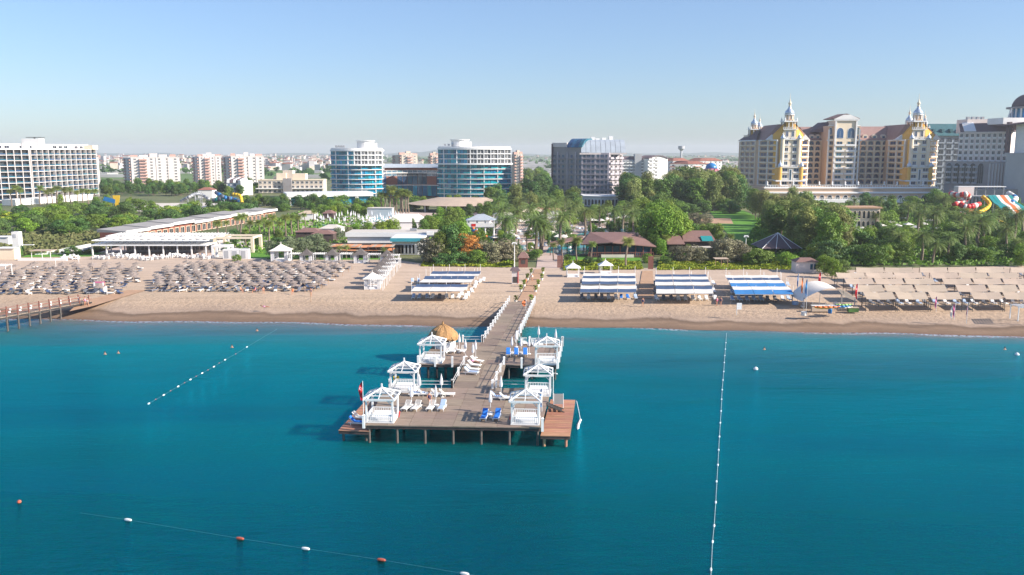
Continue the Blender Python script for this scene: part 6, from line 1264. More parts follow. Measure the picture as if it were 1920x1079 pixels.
mb.frus([(c.x - hw - 1.2, ye, z_), (c.x + hw + 1.2, ye, z_), (c.x + 2, ye, z_ + 2.6), (c.x - 2, ye, z_ + 2.6)], [(c.x - hw - 1.2, ye + 15, z_), (c.x + hw + 1.2, ye + 15, z_), (c.x + 2, ye + 15, z_ + 2.6), (c.x - 2, ye + 15, z_ + 2.6)]); W(E, mb, 'pediment', M['white_wall'])
mb = MB(); mb.frus([(c.x - hw - 1.2, ye + .3, z_ + .25), (c.x - hw - 1.2, ye + .3, z_ + .5), (c.x, ye + .3, z_ + 3.3), (c.x, ye + .3, z_ + 3.0)], [(c.x - hw - 1.9, ye + 16, z_ + .02), (c.x - hw - 1.9, ye + 16, z_ + .5), (c.x, ye + 16, z_ + 3.5), (c.x, ye + 16, z_ + 3.0)])
mb.frus([(c.x + hw + 1.2, ye + .3, z_ + .25), (c.x + hw + 1.2, ye + .3, z_ + .5), (c.x + .01, ye + .3, z_ + 3.3), (c.x + .01, ye + .3, z_ + 3.0)], [(c.x + hw + 1.9, ye + 16, z_ + .02), (c.x + hw + 1.9, ye + 16, z_ + .5), (c.x + .01, ye + 16, z_ + 3.5), (c.x + .01, ye + 16, z_ + 3.0)]); W(E, mb, 'roof', M['brown_roof'])
for s, xx in ((-1, A.x), (1, B.x)): band(E, (min(xx, c.x + s * hw), A.y), (max(xx, c.x + s * hw), A.y), zc - .3, .6, .5); 
mb = MB(); mb.frus([(A.x - 6, A.y + 12, zE + 5), (A.x + 4, A.y + 6, zE + 5), (A.x + 4, A.y + 24, zE + 5), (A.x - 6, A.y + 24, zE + 5)], [(A.x + 1, A.y + 13, zc + 2.5), (A.x + 4, A.y + 8, zc + 2.6), (A.x + 4, A.y + 22, zc + 2.6), (A.x + 1, A.y + 22, zc + 2.5)]); W(E, mb, 'roof', M['slate_roof'])
# rear left twin towers and rear right towers
for px_, yy, s, zz in ((1411, 26, .78, PZ(252, YC)), (1421, 34, .64, PZ(252, YC)), (1699, 22, .80, PZ(247, YC)), (1728, 20, .64, PZ(247, YC))): q = CV(px_, yy); dome(q.x, q.y, zz, s)
q = CV(1416, 30); mb = MB(); mb.b0(q.x - 6, q.x + 9, q.y - 3, q.y + 8, zE, PZ(252, YC)); W(E, mb, 'tower_base', M['cream'])
q = CV(1706, 24); mb = MB(); mb.b0(q.x - 6, q.x + 11, q.y - 3, q.y + 8, zE, PZ(247, YC) + .02); W(E, mb, 'tower_base', M['cream'])
# podium with balustrades and arches
Yp = YC - 20; x0, x1 = PX(1434, Yp, 6), PX(1756, Yp, 6); zb = PZ(352, Yp)
mb = MB(); mb.b0(x0, x1, Yp, YC + 30, LAND, zb); W(E, mb, 'podium', M['peach']); band(E, (x0, Yp), (x1, Yp), zb - .5, .9, .8); zq = PZ(362, Yp); mb = MB(); mb.b0(x0 + .5, x1 - 7, Yp - 6, Yp - .05, LAND, zq); W(E, mb, 'arcade', M['peach']); mb = MB(); mb.b0(x0, x1 - 6, Yp - 7, Yp - .06, zq + .01, zq + .7); W(E, mb, 'terrace_slab', M['white'])
facade(E, (x0 + 20, Yp - 6), (x1 - 8, Yp - 6), LAND, 1, zq - LAND, 16, .6, .75, .04, 'white', 'glass_dark', arch=True, mull=0)
mb = MB(); mb.b0(x0 + 24, x1 - 20, Yp - 14, Yp - 6.1, LAND, LAND + 1.6); W(E, mb, 'lower_terrace', M['white'])
for zz, yy, n in ((zb + .4, Yp - .6, 70), (LAND + 1.6, Yp - 13.7, 60)):
    mb = MB(); a_, b_ = (x0, x1) if n == 70 else (x0 + 24, x1 - 20)
    for k in range(n): x = lerp(a_, b_, k / (n - 1)); mb.b0(x - .15, x + .15, yy - .1, yy + .1, zz, zz + .9)
    mb.b0(a_, b_, yy - .2, yy + .2, zz + .9, zz + 1.15); W(E, mb, 'balustrade', M['white'])
for k in range(14): x = lerp(x0 + 1, x1 - 1, k / 13); mb = MB(); mb.lathe((x, Yp - .6, zb + 1.5), [(.55, 0), (.6, .4), (.3, .9), (.55, 1.4), (.1, 2.2)], 8); W(E, mb, 'urn', M['white'])
# --- teal roofed hotel behind ---
Y = 560; E = bld('shaded blue grey hotel with a teal mansard roof behind the castle hotel', 1790, 350, Y); A, B = at(1740, Y), at(1812, Y + 2); ze = PZ(255, Y)
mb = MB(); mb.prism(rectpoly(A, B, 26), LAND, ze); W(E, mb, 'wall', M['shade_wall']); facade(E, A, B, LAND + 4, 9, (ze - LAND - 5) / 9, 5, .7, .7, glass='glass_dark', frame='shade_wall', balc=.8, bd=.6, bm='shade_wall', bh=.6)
r4 = rectpoly(A, at(1890, Y + 2), 26); mb = MB(); mb.frus([(p[0], p[1] - (1 if i < 2 else 0), ze + .02) for i, p in enumerate(r4)], [(p[0], p[1] + (6 if i < 2 else -4), PZ(232, Y)) for i, p in enumerate(r4)]); W(E, mb, 'mansard_roof', M['teal_roof'])
for k in range(9): x = lerp(A[0], PX(1885, Y, 30), (k + .5) / 9); mb = MB(); mb.b0(x - .9, x + .9, Y + .5, Y + 3.5, ze + 2.5, ze + 4.3); W(E, mb, 'dormer', M['teal_roof'])
# --- stone and white hotel ---
Y = 490; E = bld('large hotel with grey stone lower arches and white upper storeys near the right edge', 1820, 365, Y); A, B = at(1793, Y + 9), at(1890, Y - 9); ze = PZ(249, Y); zm = PZ(303, Y)
mb = MB(); mb.prism(rectpoly(A, B, 12), zm + .01, ze); W(E, mb, 'wall', M['pink_wall'])
fh5 = (ze - zm) / 5
facade(E, A, B, zm, 5, fh5, 9, .6, .62, .2, 'white', 'glass_dark', m1=1, balc=.7, bd=.35, bh=.7); band(E, A, B, ze - .4, .8, .8, 'pink_wall')
A2, B2 = at(1772, Y + 6), at(1888, Y - 14); mb = MB(); mb.prism(rectpoly(A2, B2, 14), LAND, zm); W(E, mb, 'stone_base', M['stone_wall'])
facade(E, A2, B2, PZ(345, Y), 1, zm - PZ(345, Y), 5, .72, .9, .03, 'grey_wall', 'glass_dark', arch=True, mull=2, m1=11)
for k in range(4):
    for i in range(5):
        bay = (B2[0] - A2[0] - 11) / 5; x = A2[0] + bay * (i + .5); yy = lerp(A2[1], B2[1], (x - A2[0]) / (B2[0] - A2[0])); mb = MB(); z = PZ(345, Y) + k * (zm - PZ(345, Y)) / 4.2; mb.b0(x - bay * .36, x + bay * .36, yy - 1.3, yy + 1.5, z, z + 1.1); W(E, mb, 'balcony', M['grey_wall'])
for k in range(6): mb = MB(); x = B2[0] - 10 + k * 1.7; mb.b0(x, x + .5, B2[1] - .5, B2[1] + .4, LAND + 5, zm - 1); W(E, mb, 'fin', M['grey_wall'])
mb = MB(); mb.b0(A2[0] - 2, B2[0] + 60, B2[1] - 8, B2[1] + 10, LAND, PZ(352, Y)); W(E, mb, 'podium', M['stone_wall']); facade(E, (A2[0], B2[1] - 8), (B2[0], B2[1] - 8), LAND, 1, 5.5, 12, .6, .7, .06, 'grey_wall', 'glass_dark', mull=0)
r4 = rectpoly(A, B, 14); mb = MB(); mb.frus([(p[0], p[1] - (1.2 if i < 2 else 0), ze + .42) for i, p in enumerate(r4)], [(p[0] + (3 if i in (0, 3) else 0), p[1] + (7 if i < 2 else -4), ze + 5.5) for i, p in enumerate(r4)]); W(E, mb, 'roof', M['slate_roof'])
for k in range(9): x = lerp(A[0] + 2, B[0] - 14, k / 8); mb = MB(); yy = lerp(A[1], B[1], (x - A[0]) / (B[0] - A[0])); mb.beam((x, yy - 1.25, ze + .75), (x + 2.2, yy + 6.6, ze + 5.8), 1.2, .4); W(E, mb, 'roof_rib', M['white'])
x0, x1 = PX(1813, Y + 12, 44), PX(1853, Y + 12, 44); mb = MB(); mb.b0(x0, x1, Y + 12, Y + 24, ze, PZ(224, Y + 12)); W(E, mb, 'roof_storey', M['pink_wall'])
for k in range(4): mb = MB(); x = lerp(x0 + 1, x1 - 3, k / 3); mb.b0(x, x + 1.4, Y + 14, Y + 16, PZ(224, Y + 12), PZ(224, Y + 12) + 1.5); W(E, mb, 'roof_unit', M['metal_grey'])
# --- domed hotel at right edge ---
Y = 470; E = bld('white and grey hotel crowned by a dark dome cut by the right edge', 1905, 365, Y); A, B = at(1884, Y + 4), at(1990, Y - 18); zm = PZ(288, Y); ze = PZ(232, Y)
mb = MB(); mb.prism(rectpoly(A, B, 12), LAND, zm); W(E, mb, 'stone_base', M['grey_wall']); mb = MB(); mb.prism(rectpoly((A[0] + 4, A[1] - .3), (B[0], B[1] + .8), 11), zm + .01, ze); W(E, mb, 'wall', M['white_wall'])
facade(E, (A[0] + 4.2, A[1] - .4), (B[0], B[1] + .75), zm, 5, (ze - zm) / 5, 6, .66, .5, glass='glass_dark', mull=2, m0=.5); facade(E, (A[0] + 6, A[1] - 1.95), (B[0], B[1] - .05), PZ(345, Y), 5, 3.6, 6, .66, .6, glass='glass_dark', frame='grey_wall', balc=.7, bd=.9, bm='grey_wall', m0=3)
mb = MB(); mb.b0(A[0] + .5, A[0] + 2.0, A[1] + .3, A[1] + 3, zm, ze + 1); W(E, mb, 'stair_wall', M['slate_roof'])
band(E, (A[0], A[1] + .5), (B[0], B[1] + .5), zm - .6, .9, .4, 'grey_wall'); mb = MB(); mb.prism(rectpoly((A[0] - 1, Y + 8), (B[0], Y + 8), 16), ze, PZ(221, Y + 8)); W(E, mb, 'roof_storey', M['white_wall'])
mb = MB(); mb.frus([(A[0] - 2.5, A[1] - 1, ze - 1.2), (B[0], B[1] - 1, ze + 2), (B[0], B[1] + 9, ze + 2.02), (A[0] - 2.5, A[1] + 9, ze - 1.2)], [(A[0] - 2.5, A[1] - 1, ze - .6), (B[0], B[1] - 1, ze + 2.8), (B[0], B[1] + 9, ze + 2.82), (A[0] - 2.5, A[1] + 9, ze - .6)]); W(E, mb, 'roof', M['slate_roof'])
dc = Vector((PX(1928, Y + 14, 48), Y + 16, PZ(221, Y + 8))); r_ = 9.0; mb = MB(); mb.lathe(dc, [(r_ * .8, 0), (r_ * .8, 5.2)], 18); W(E, mb, 'drum', M['glass_teal'])
for i in range(18): q = 2*math.pi*i/18; mb = MB(); mb.b0(dc.x + r_ * .9 * math.cos(q) - .35, dc.x + r_ * .9 * math.cos(q) + .35, dc.y + r_ * .9 * math.sin(q) - .35, dc.y + r_ * .9 * math.sin(q) + .35, dc.z, dc.z + 5.2); W(E, mb, 'column', M['white_wall'])
mb = MB(); mb.lathe(dc + Vector((0, 0, 5.2)), [(r_ * 1.15, 0), (r_ * 1.15, .9)], 20); W(E, mb, 'dome_ring', M['stone_wall']); mb = MB(); mb.lathe(dc + Vector((0, 0, 6.1)), [(r_ * .86 * math.cos(t_), r_ * .80 * math.sin(t_)) for t_ in [math.pi / 2 * k / 7 for k in range(7)]] + [(.1, r_ * .8)], 20); W(E, mb, 'dome', M['slate_roof'], True)
mb = MB(); q = P(1893, 372) ; mb.beam((PX(1890, Y + 10, 48), Y + 10, PZ(221, Y + 8)), (PX(1897, Y + 10, 54), Y + 10, PZ(203, Y + 8)), .5, .5); W(E, mb, 'mast', M['metal_grey'])
# tall stacks and odd far structures
q = Vector((PX(1277, 1600, 20), 1600, LAND)); t = thing('water_tower', 'slim far water tower on the horizon above the red roofed blocks', 'tower', q); mb = MB(); mb.tube(q, q + Vector((0, 0, 30)), 2.2, 8, 1.8); W(t, mb, 'shaft', M['grey_wall']); mb = MB(); mb.lathe(q + Vector((0, 0, 30)), [(1.8, 0), (6, 4), (6, 9)], 12); W(t, mb, 'tank', M['grey_wall'])
q = Vector((PX(1333, 640, 12), 640, LAND)); t = thing('dome_tower', 'waterpark tower with blue dome and pink brim above the back trees', 'tower', q); mb = MB(); mb.lathe(q, [(2.6, 0), (2.6, 15)], 10); W(t, mb, 'shaft', M['white_wall']); mb = MB(); mb.lathe(q + Vector((0, 0, 15)), [(6.2, -.6), (5.0, 1.2)], 14); W(t, mb, 'brim', M['canvas_pink']); mb = MB(); mb.lathe(q + Vector((0, 0, 16.2)), [(4.4 * math.cos(a), 4.2 * math.sin(a)) for a in [math.pi / 2 * k / 6 for k in range(6)]] + [(.1, 4.2)], 14); W(t, mb, 'dome', M['slide_blue'], True)
q = Vector((PX(1393, 600, 5), 600, LAND)); t = thing('gatehouse', 'small white gatehouse in the gap left of the castle hotel', 'building', q); mb = MB(); mb.b0(q.x - 4, q.x + 4, q.y, q.y + 8, LAND, LAND + 9); W(t, mb, 'wall', M['white_wall']); mb = MB(); mb.b0(q.x - 2.5, q.x + .5, q.y - .1, q.y - .01, LAND + 4, LAND + 8); W(t, mb, 'opening', M['metal_dark'])
# ---- far town ----
tb = MB(); rr = random.Random(11)
for i in range(1500):
    Y = 1300 + 4200 * rr.random() ** 1.3; px_ = rr.uniform(150, 640) if rr.random() < .75 else rr.uniform(-50, 1960)
    x = PX(px_, Y, 2); s = rr.uniform(5, 14); h_ = rr.uniform(4, 12) * (1.8 if rr.random() < .06 else 1); k = rr.random()
    if mnoise.noise(Vector((x / 150, Y / 200, 0))) < -.05: continue
    m_ = 0 if k < .65 else 1; tb.box((x, Y, LAND + h_ / 2), (s, s * .8, h_), rr.uniform(-.4, .4), m_)
    if rr.random() < .6: tb.box((x, Y, LAND + h_ + .8), (s * 1.05, s * .85, 1.6), rr.uniform(-.4, .4), 2)
tag(ob('far_town', tb.mesh('far_town', [M['town_white'], M['beige_wall'], M['red_roof']])), kind='stuff', label='pale houses of a distant town spread along the horizon', cat='far town')
gb = MB()
for i in range(90):
    Y = rr.uniform(950, 2600); x = PX(rr.choice([rr.uniform(100, 240), rr.uniform(480, 640), rr.uniform(960, 1060), rr.uniform(1340, 1420), rr.uniform(-100, 2000)]), Y, 2); gb.box((x, Y, LAND + 1.6), (rr.uniform(30, 80), rr.uniform(14, 30), 3.2), 0)
tag(ob('greenhouses', gb.mesh('greenhouses', [M['town_white']])), kind='stuff', label='long pale greenhouses on the plain behind the resort', cat='greenhouses')
# ---------------- middle ground: low buildings, pergolas, slides ----------------
def flatbox(E, x0, x1, y0, y1, z0, z1, m, name): mb = MB(); mb.b0(x0, x1, y0, y1, z0, z1); W(E, mb, name, M[m])
# white pergola restaurant on the left
a, b = P(166, 480), P(386, 481); Y0 = a.y; E = thing('beach_pavilion', 'long white beach pavilion with slim columns and lattice parapet on the left', 'pavilion', (lerp(a, b, .5).x, Y0, LAND))
h = 2.75; dep = 13
flatbox(E, a.x, b.x, Y0, Y0 + dep, LAND + h, LAND + h + .22, 'white', 'roof_slab'); flatbox(E, a.x + 1.2, b.x - .6, Y0 + 1.2, Y0 + dep - 1, LAND + h + 1.2, LAND + h + 1.34, 'white', 'upper_slab')
for i in range(9):
    x = lerp(a.x + .9, b.x - .6, i / 8); flatbox(E, x - .16, x + .16, Y0 + .5, Y0 + .82, LAND, LAND + h - .002, 'white', 'column'); flatbox(E, x - .14, x + .14, Y0 + dep - 1.4, Y0 + dep - 1.1, LAND, LAND + h - .002, 'white', 'column')
mb = MB(); n = 46
for i in range(n):
    x = lerp(a.x + 1.3, b.x - .9, i / n); w_ = (b.x - a.x - 2.2) / n; mb.beam((x, Y0 + 1.3, LAND + h + .3), (x + w_, Y0 + 1.3, LAND + h + 1.15), .06, .06); mb.beam((x + w_, Y0 + 1.36, LAND + h + .3), (x, Y0 + 1.36, LAND + h + 1.15), .06, .06)
W(E, mb, 'lattice', M['grey_wall'])
for i in range(17): x = lerp(a.x + 1, b.x - .8, i / 16); flatbox(E, x - .06, x + .06, Y0 + .4, Y0 + dep - .6, LAND + h + 1.35, LAND + h + 1.5, 'white', 'roof_beam')
for i in range(6):
    x = lerp(a.x + 2, b.x - 4, i / 5); mb = MB(); mb.frus([(x - 1, Y0 + 4, LAND + h + 1.52), (x + 4, Y0 + 4, LAND + h + 1.52), (x + 4, Y0 + 9, LAND + h + 1.52), (x - 1, Y0 + 9, LAND + h + 1.52)], [(x + 1.3, Y0 + 6.3, LAND + h + 2.2), (x + 1.7, Y0 + 6.3, LAND + h + 2.2), (x + 1.7, Y0 + 6.7, LAND + h + 2.2), (x + 1.3, Y0 + 6.7, LAND + h + 2.2)]); W(E, mb, 'canopy_peak', M['canvas_white'])
flatbox(E, a.x + 7, b.x - 1, Y0 + 8, Y0 + 10, LAND, LAND + 2.7, 'stone_wall', 'back_wall')
for i in range(20): x = lerp(a.x + 8, b.x - 2, i / 19); flatbox(E, x - .4, x + .4, Y0 + 7.92, Y0 + 7.98, LAND + .8, LAND + 2.4, 'glass_dark', 'window')
# furniture in front of it: white chairs and tables
def make_set():
    t = thing('chair_set', 'x', 'seating'); b_ = MB(); b_.lathe((0, 0, 0), [(.05, 0), (.05, .7), (.5, .72), (.5, .76)], 8); ob('table', b_.mesh('table', M['white']), t); c = MB(); c.b0(-.28, .28, -.28, .28, .38, .46); c.b0(-.28, .28, .2, .28, .46, .95)
    for s in (-.25, .25):
        for s2 in (-.25, .25): c.b0(s - .03, s + .03, s2 - .03, s2 + .03, 0, .38)
    cm_ = c.mesh('chair', M['white'])
    for k in range(4): ob('chair', cm_, t, (-.85 * math.sin(k * math.pi / 2), .85 * math.cos(k * math.pi / 2), 0), k * math.pi / 2)
    return t
CS = Proto(make_set())
for i in range(26):
    px_ = 183 + i * 8.2 + R.uniform(-2, 2); py = 484 + R.uniform(-3.5, 3.5) + (3 if 270 < px_ < 320 else 0); CS.put(P(px_, py), R.uniform(0, 1.5), 'white table with four chairs, %s from the left before the long white pavilion' % nth(i), group='table sets in front of the white pavilion')
for i, (x, y) in enumerate(((122, 487), (128, 484), (135, 487), (141, 483), (118, 484), (146, 487))): tag(ob('sun_lounger', LM['white'], None, P(x, y), R.uniform(-1, 1)), label='white lounger beside the volleyball net, %s of six' % nth(i), cat='sun lounger', group='loungers beside the volleyball net')
# pergola frames
def portal(label, x0, x1, ybase, dep, h, w_=.5, m='cream', nr=0, name='pergola'):
    a, b = P(x0, ybase), P(x1, ybase); t = thing(name, label, 'pergola', lerp(a, b, .5))
    for x in (a.x, b.x - w_):
        for y in (a.y, a.y + dep): flatbox(t, x, x + w_, y, y + w_, LAND, LAND + h, m, 'post')
    flatbox(t, a.x, b.x, a.y, a.y + w_, LAND + h + .002, LAND + h + .5, m, 'beam'); flatbox(t, a.x, b.x, a.y + dep, a.y + dep + w_, LAND + h + .002, LAND + h + .5, m, 'beam'); flatbox(t, a.x, a.x + w_, a.y + w_, a.y + dep, LAND + h + .004, LAND + h + .5, m, 'beam'); flatbox(t, b.x - w_, b.x, a.y + w_, a.y + dep, LAND + h + .004, LAND + h + .5, m, 'beam')
    for i in range(nr): x = lerp(a.x + .8, b.x - .8, i / max(1, nr - 1)); flatbox(t, x - .08, x + .08, a.y - .3, a.y + dep + .8, LAND + h + .502, LAND + h + .62, m, 'slat')
    return t
portal('grey white open portal frame at the right end of the white pavilion', 397, 431, 485, 3, 3.0, .55, 'white'); portal('large beige pergola behind the portal frame, open to the right', 401, 476, 474, 8, 3.9, .8, 'cream', 0)
portal('long white pergola with many roof slats behind the white pavilion', 200, 430, 466, 8, 3.3, .4, 'white', 36)
p = P(442, 486); t = thing('changing_booths', 'block of white louvred changing booths beside the portal frame', 'booth', p)
for k in range(3):
    x = p.x - 3.4 + k * 2.3; flatbox(t, x, x + 2.2, p.y, p.y + 2, LAND, LAND + 2.6, 'white', 'booth_wall'); flatbox(t, x + .4, x + 1.5, p.y - .05, p.y - .01, LAND + .2, LAND + 2.2, 'grey_wall', 'door')
# left tower and kiosks
p = P(31, 480); t = thing('lookout_tower', 'slim white tower with a dark green base at the left', 'tower', p); flatbox(t, p.x - 1.1, p.x + 1.1, p.y, p.y + 2, LAND, LAND + 2.6, 'leaf_dark', 'base'); flatbox(t, p.x - .95, p.x + .95, p.y + .1, p.y + 1.9, LAND + 2.602, LAND + 6.6, 'white_wall', 'shaft'); flatbox(t, p.x + .97, p.x + 4.6, p.y + .5, p.y + 1.2, LAND + 2.9, LAND + 3.05, 'white', 'arm'); flatbox(t, p.x - .5, p.x + .3, p.y + .02, p.y + .09, LAND + 5.0, LAND + 6.0, 'grey_wall', 'panel')
hut_box(10, 487, 5.0, 3, 3.0, 'cream', 'white', 'cream beach kiosk at the left edge behind the parasols', rh=.25); hut_box(-2, 465, 6, 4, 3.2, 'white_wall', 'white', 'white box building cut by the left edge behind the kiosk', 'booth', 'building', rh=.2)
p = P(70, 489); t = thing('shade_roof', 'flat pale shade roof on thin posts left of the white pavilion', 'shade', p); flatbox(t, p.x - 2, p.x + 3.8, p.y, p.y + 3, LAND + 2.5, LAND + 2.65, 'canvas_tan', 'roof')
for dx in (-1.6, 1.2, 3.4): flatbox(t, p.x + dx - .06, p.x + dx + .06, p.y + .3, p.y + .42, LAND, LAND + 2.498, 'white', 'post')
flatbox(t, p.x - 5, p.x + 8, p.y - .4, p.y + .1, LAND, LAND + .6, 'white_wall', 'low_wall')
p = P(105, 478); t = thing('ramp_building', 'low white wedge shaped building in the reeds', 'building', p); mb = MB(); mb.frus([(p.x - 6, p.y, LAND), (p.x + 6, p.y + 3, LAND), (p.x + 6, p.y + 8, LAND), (p.x - 6, p.y + 5, LAND)], [(p.x - 6, p.y, LAND + .3), (p.x + 6, p.y + 3, LAND + 2.3), (p.x + 6, p.y + 8, LAND + 2.3), (p.x - 6, p.y + 5, LAND + .3)]); W(t, mb, 'wall', M['white_wall'])
# long diagonal roofed building
A, B = P(235, 437, LAND + 3.4), P(520, 395, LAND + 3.4); u = (B - A).normalized(); n = Vector((u.y, -u.x, 0)); E = thing('long_market_hall', 'long low hall with grey roof and white fascia running diagonally behind the left palms', 'building', (A.x, A.y, LAND))
N = 8
for i in range(N):
    a, b = lerp(A, B, i / N), lerp(A, B, (i + .985) / N); st = (i % 3) * .25; mb = MB(); mb.frus([(*a[:2], LAND + 3.4 + st), (*b[:2], LAND + 3.4 + st), (*(b - n * 10)[:2], LAND + 3.4 + st), (*(a - n * 10)[:2], LAND + 3.4 + st)], [(*a[:2], LAND + 3.8 + st), (*b[:2], LAND + 3.8 + st), (*(b - n * 10)[:2], LAND + 4.4 + st), (*(a - n * 10)[:2], LAND + 4.4 + st)]); W(E, mb, 'roof', M['grey_roof'])
    mb = MB(); mb.prism([(a + n * .25)[:2], (b + n * .25)[:2], (b + n * .01)[:2], (a + n * .01)[:2]], LAND + 3.1 + st, LAND + 4.0 + st); W(E, mb, 'fascia', M['white_wall'])
mb = MB(); mb.prism([(A - n * 1)[:2], (B - n * 1)[:2], (B - n * 9)[:2], (A - n * 9)[:2]], LAND, LAND + 3.38); W(E, mb, 'wall', M['brick'])
facade(E, (A - n * 1), (B - n * 1), LAND, 1, 3.1, 30, .7, .75, .06, 'cream', 'glass_dark', mull=1)
# central restaurant: white flat roofs, orange awnings, teal fascia
a, b = P(735, 478), P(812, 478); E = thing('restaurant', 'white flat roofed beach restaurant with a teal fascia and grey shutters', 'building', (a.x, a.y, LAND)); Yr = a.y
flatbox(E, a.x, b.x - 3, Yr + .5, Yr + 12, LAND, LAND + 4.2, 'white_wall', 'wall'); flatbox(E, a.x - .3, b.x - 2.5, Yr - .5, Yr + 12.3, LAND + 4.21, LAND + 4.7, 'white', 'roof_slab'); flatbox(E, a.x - .35, b.x - 2.45, Yr - .7, Yr - .51, LAND + 3.75, LAND + 4.72, 'canvas_teal', 'fascia')
for k in range(6): x = lerp(a.x + .7, b.x - 5.2, k / 5.5); flatbox(E, x, x + 1.5, Yr + .38, Yr + .48, LAND + .3, LAND + 2.7, 'metal_dark' if k < 2 else 'metal_grey', 'shutter')
a2 = P(661, 462); flatbox(E, a2.x, a.x + 2, Yr + 14, Yr + 24, LAND, LAND + 4.4, 'white_wall', 'rear_wall'); flatbox(E, a2.x - .4, a.x + 14, Yr + 13.5, Yr + 24.5, LAND + 4.41, LAND + 4.9, 'flat_roof', 'roof_slab'); flatbox(E, a2.x - .42, a.x + 14.02, Yr + 13.3, Yr + 13.49, LAND + 3.7, LAND + 5.0, 'white', 'fascia')
flatbox(E, a.x + 9, a.x + 11, Yr + 8, Yr + 9.5, LAND + 4.71, LAND + 5.7, 'white', 'roof_unit'); flatbox(E, a.x + 3, a.x + 5, Yr + 18, Yr + 19.5, LAND + 4.91, LAND + 5.7, 'metal_grey', 'roof_unit')
E = thing('awning_terrace', 'terrace with orange brown slatted awnings left of the white restaurant', 'awning', P(650, 476)); 
for k, (x0, x1, y0, y1, z) in enumerate(((615, 672, 463, 455, 2.9), (655, 708, 465, 459, 2.7), (690, 736, 464, 458, 3.0), (625, 735, 471, 466, 2.0))):
    A, B = P(x0, y0, LAND + z), P(x1, y0, LAND + z); dd = 6.0
    for j in range(8): x = lerp(A.x, B.x, j / 8); w_ = (B.x - A.x) / 8; flatbox(E, x + .04, x + w_ - .04, A.y + k * .02, A.y + dd, LAND + z + k * .02, LAND + z + .08 + k * .02, 'orange_fabric' if (j + k) % 3 else 'canvas_tan', 'awning_strip')
    for j in range(4): x = lerp(A.x, B.x, j / 3); flatbox(E, x - .1, x + .1, A.y, A.y + .2, LAND, LAND + z - .01, 'wood_dark', 'post')
q = P(612, 480); flatbox(E, q.x, q.x + 17, q.y + 8, q.y + 9, LAND, LAND + 2.6, 'wood_dark', 'back_wall')
for i, (x0, x1, y_, z, m) in enumerate(((555, 600, 452, 2.8, 'brown_roof'), (585, 625, 456, 2.8, 'brown_roof'), (600, 640, 447, 3.2, 'flat_roof'), (560, 588, 415, 3, 'canvas_tan'), (780, 800, 430, 3, 'red_roof'), (700, 735, 440, 3, 'wood_dark'), (605, 625, 414, 3, 'brown_roof'), (925, 962, 420, 3.5, 'canvas_white'), (960, 1022, 414, 3.6, 'cream'), (1000, 1052, 410, 3.5, 'wood_tan'), (875, 920, 428, 3, 'canvas_white'), (1280, 1310, 372, 5, 'pink_wall'))):
    A, B = P(x0, y_), P(x1, y_); hut_box((x0 + x1) / 2, y_, B.x - A.x, 6, z, 'white_wall' if m != 'brown_roof' else 'wood_dark', m, ['brown roofed pool bar at the left of the gardens', 'second brown roofed pool bar at the left of the gardens', 'flat roofed pool hut behind the olive trees', 'tan roofed shade hut among the left palms', 'small orange roofed hut in the trees', 'dark timber hut behind the restaurant', 'round red brown pool kiosk', 'white roofed cafe left of the date palms', 'cream roofed cafe behind the date palms', 'tan roofed cafe behind the date palms, right one', 'white roofed poolside hut beneath the play tower', 'small pinkish house in front of the back grove'][i], 'garden_hut', 'hut', rh=1.1)
# central bright pool house
p = P(756, 430); t, p = hut_box(762, 434, 14, 8, 3.4, 'white_wall', 'canvas_white', 'white pool house with peaked canvas roof above the restaurant', 'pool_house', 'building', rh=2.6)
t, p = hut_box(712, 408, 11, 6, 4, 'grey_wall', 'flat_roof', 'small grey cube pavilion below the fan palms', 'pavilion', 'pavilion', rh=.3)
# brown pavilion by the pool
A, B = P(1092, 482), P(1228, 482); E = thing('pool_pavilion', 'large brown hipped roof pavilion with dark glass beside the central pools', 'pavilion', (lerp(A, B, .5).x, A.y, LAND)); Yq = A.y; w0 = B.x - A.x
flatbox(E, A.x + 2, B.x - 1, Yq + 1, Yq + 13, LAND, LAND + 2.9, 'glass_blue', 'glass_wall')
mb = MB(); xm = A.x + w0 * .40; z0 = LAND + 3.0; zt = LAND + 5.8
mb.frus([(A.x - .4, Yq + 1.5, z0), (xm, Yq - 2.4, z0 + 1.0), (B.x + .4, Yq + .5, z0 - .4), (B.x + .2, Yq + 15, z0), (A.x + 1, Yq + 16, z0)], [(A.x - .4, Yq + 1.5, z0 + .25), (xm, Yq - 2.4, z0 + 1.25), (B.x + .4, Yq + .5, z0 - .15), (xm + 8, Yq + 11, zt), (xm - 5, Yq + 11, zt)]); W(E, mb, 'roof', M['brown_roof'])
for k in range(9): x = lerp(A.x + 2, B.x - 1, k / 8); flatbox(E, x - .14, x + .14, Yq + .7, Yq + .98, LAND, LAND + 2.9, 'rail_brown', 'post')
for k in range(34): x = lerp(A.x + 1.5, B.x - .6, k / 33); flatbox(E, x - .07, x + .07, Yq - 1.2, Yq - 1.1, LAND + .3, LAND + 1.3, 'rail_brown', 'baluster')
flatbox(E, A.x + 1.5, B.x - .6, Yq - 1.25, Yq - 1.05, LAND + 1.3, LAND + 1.42, 'rail_brown', 'handrail'); flatbox(E, A.x + 1.4, B.x - .5, Yq - 1.3, Yq + .9, LAND, LAND + .28, 'wood_dark', 'deck'); flatbox(E, A.x + 5, B.x - 6, Yq - 1.6, Yq - 1.32, LAND, LAND + .8, 'plaza_pale', 'low_wall')
mb = MB(); mb.lathe((B.x - 4, Yq + 7, z0), [(.4, 0), (.4, 2.6), (.6, 2.7), (.1, 3.1)], 8); W(E, mb, 'chimney', M['metal_dark'])
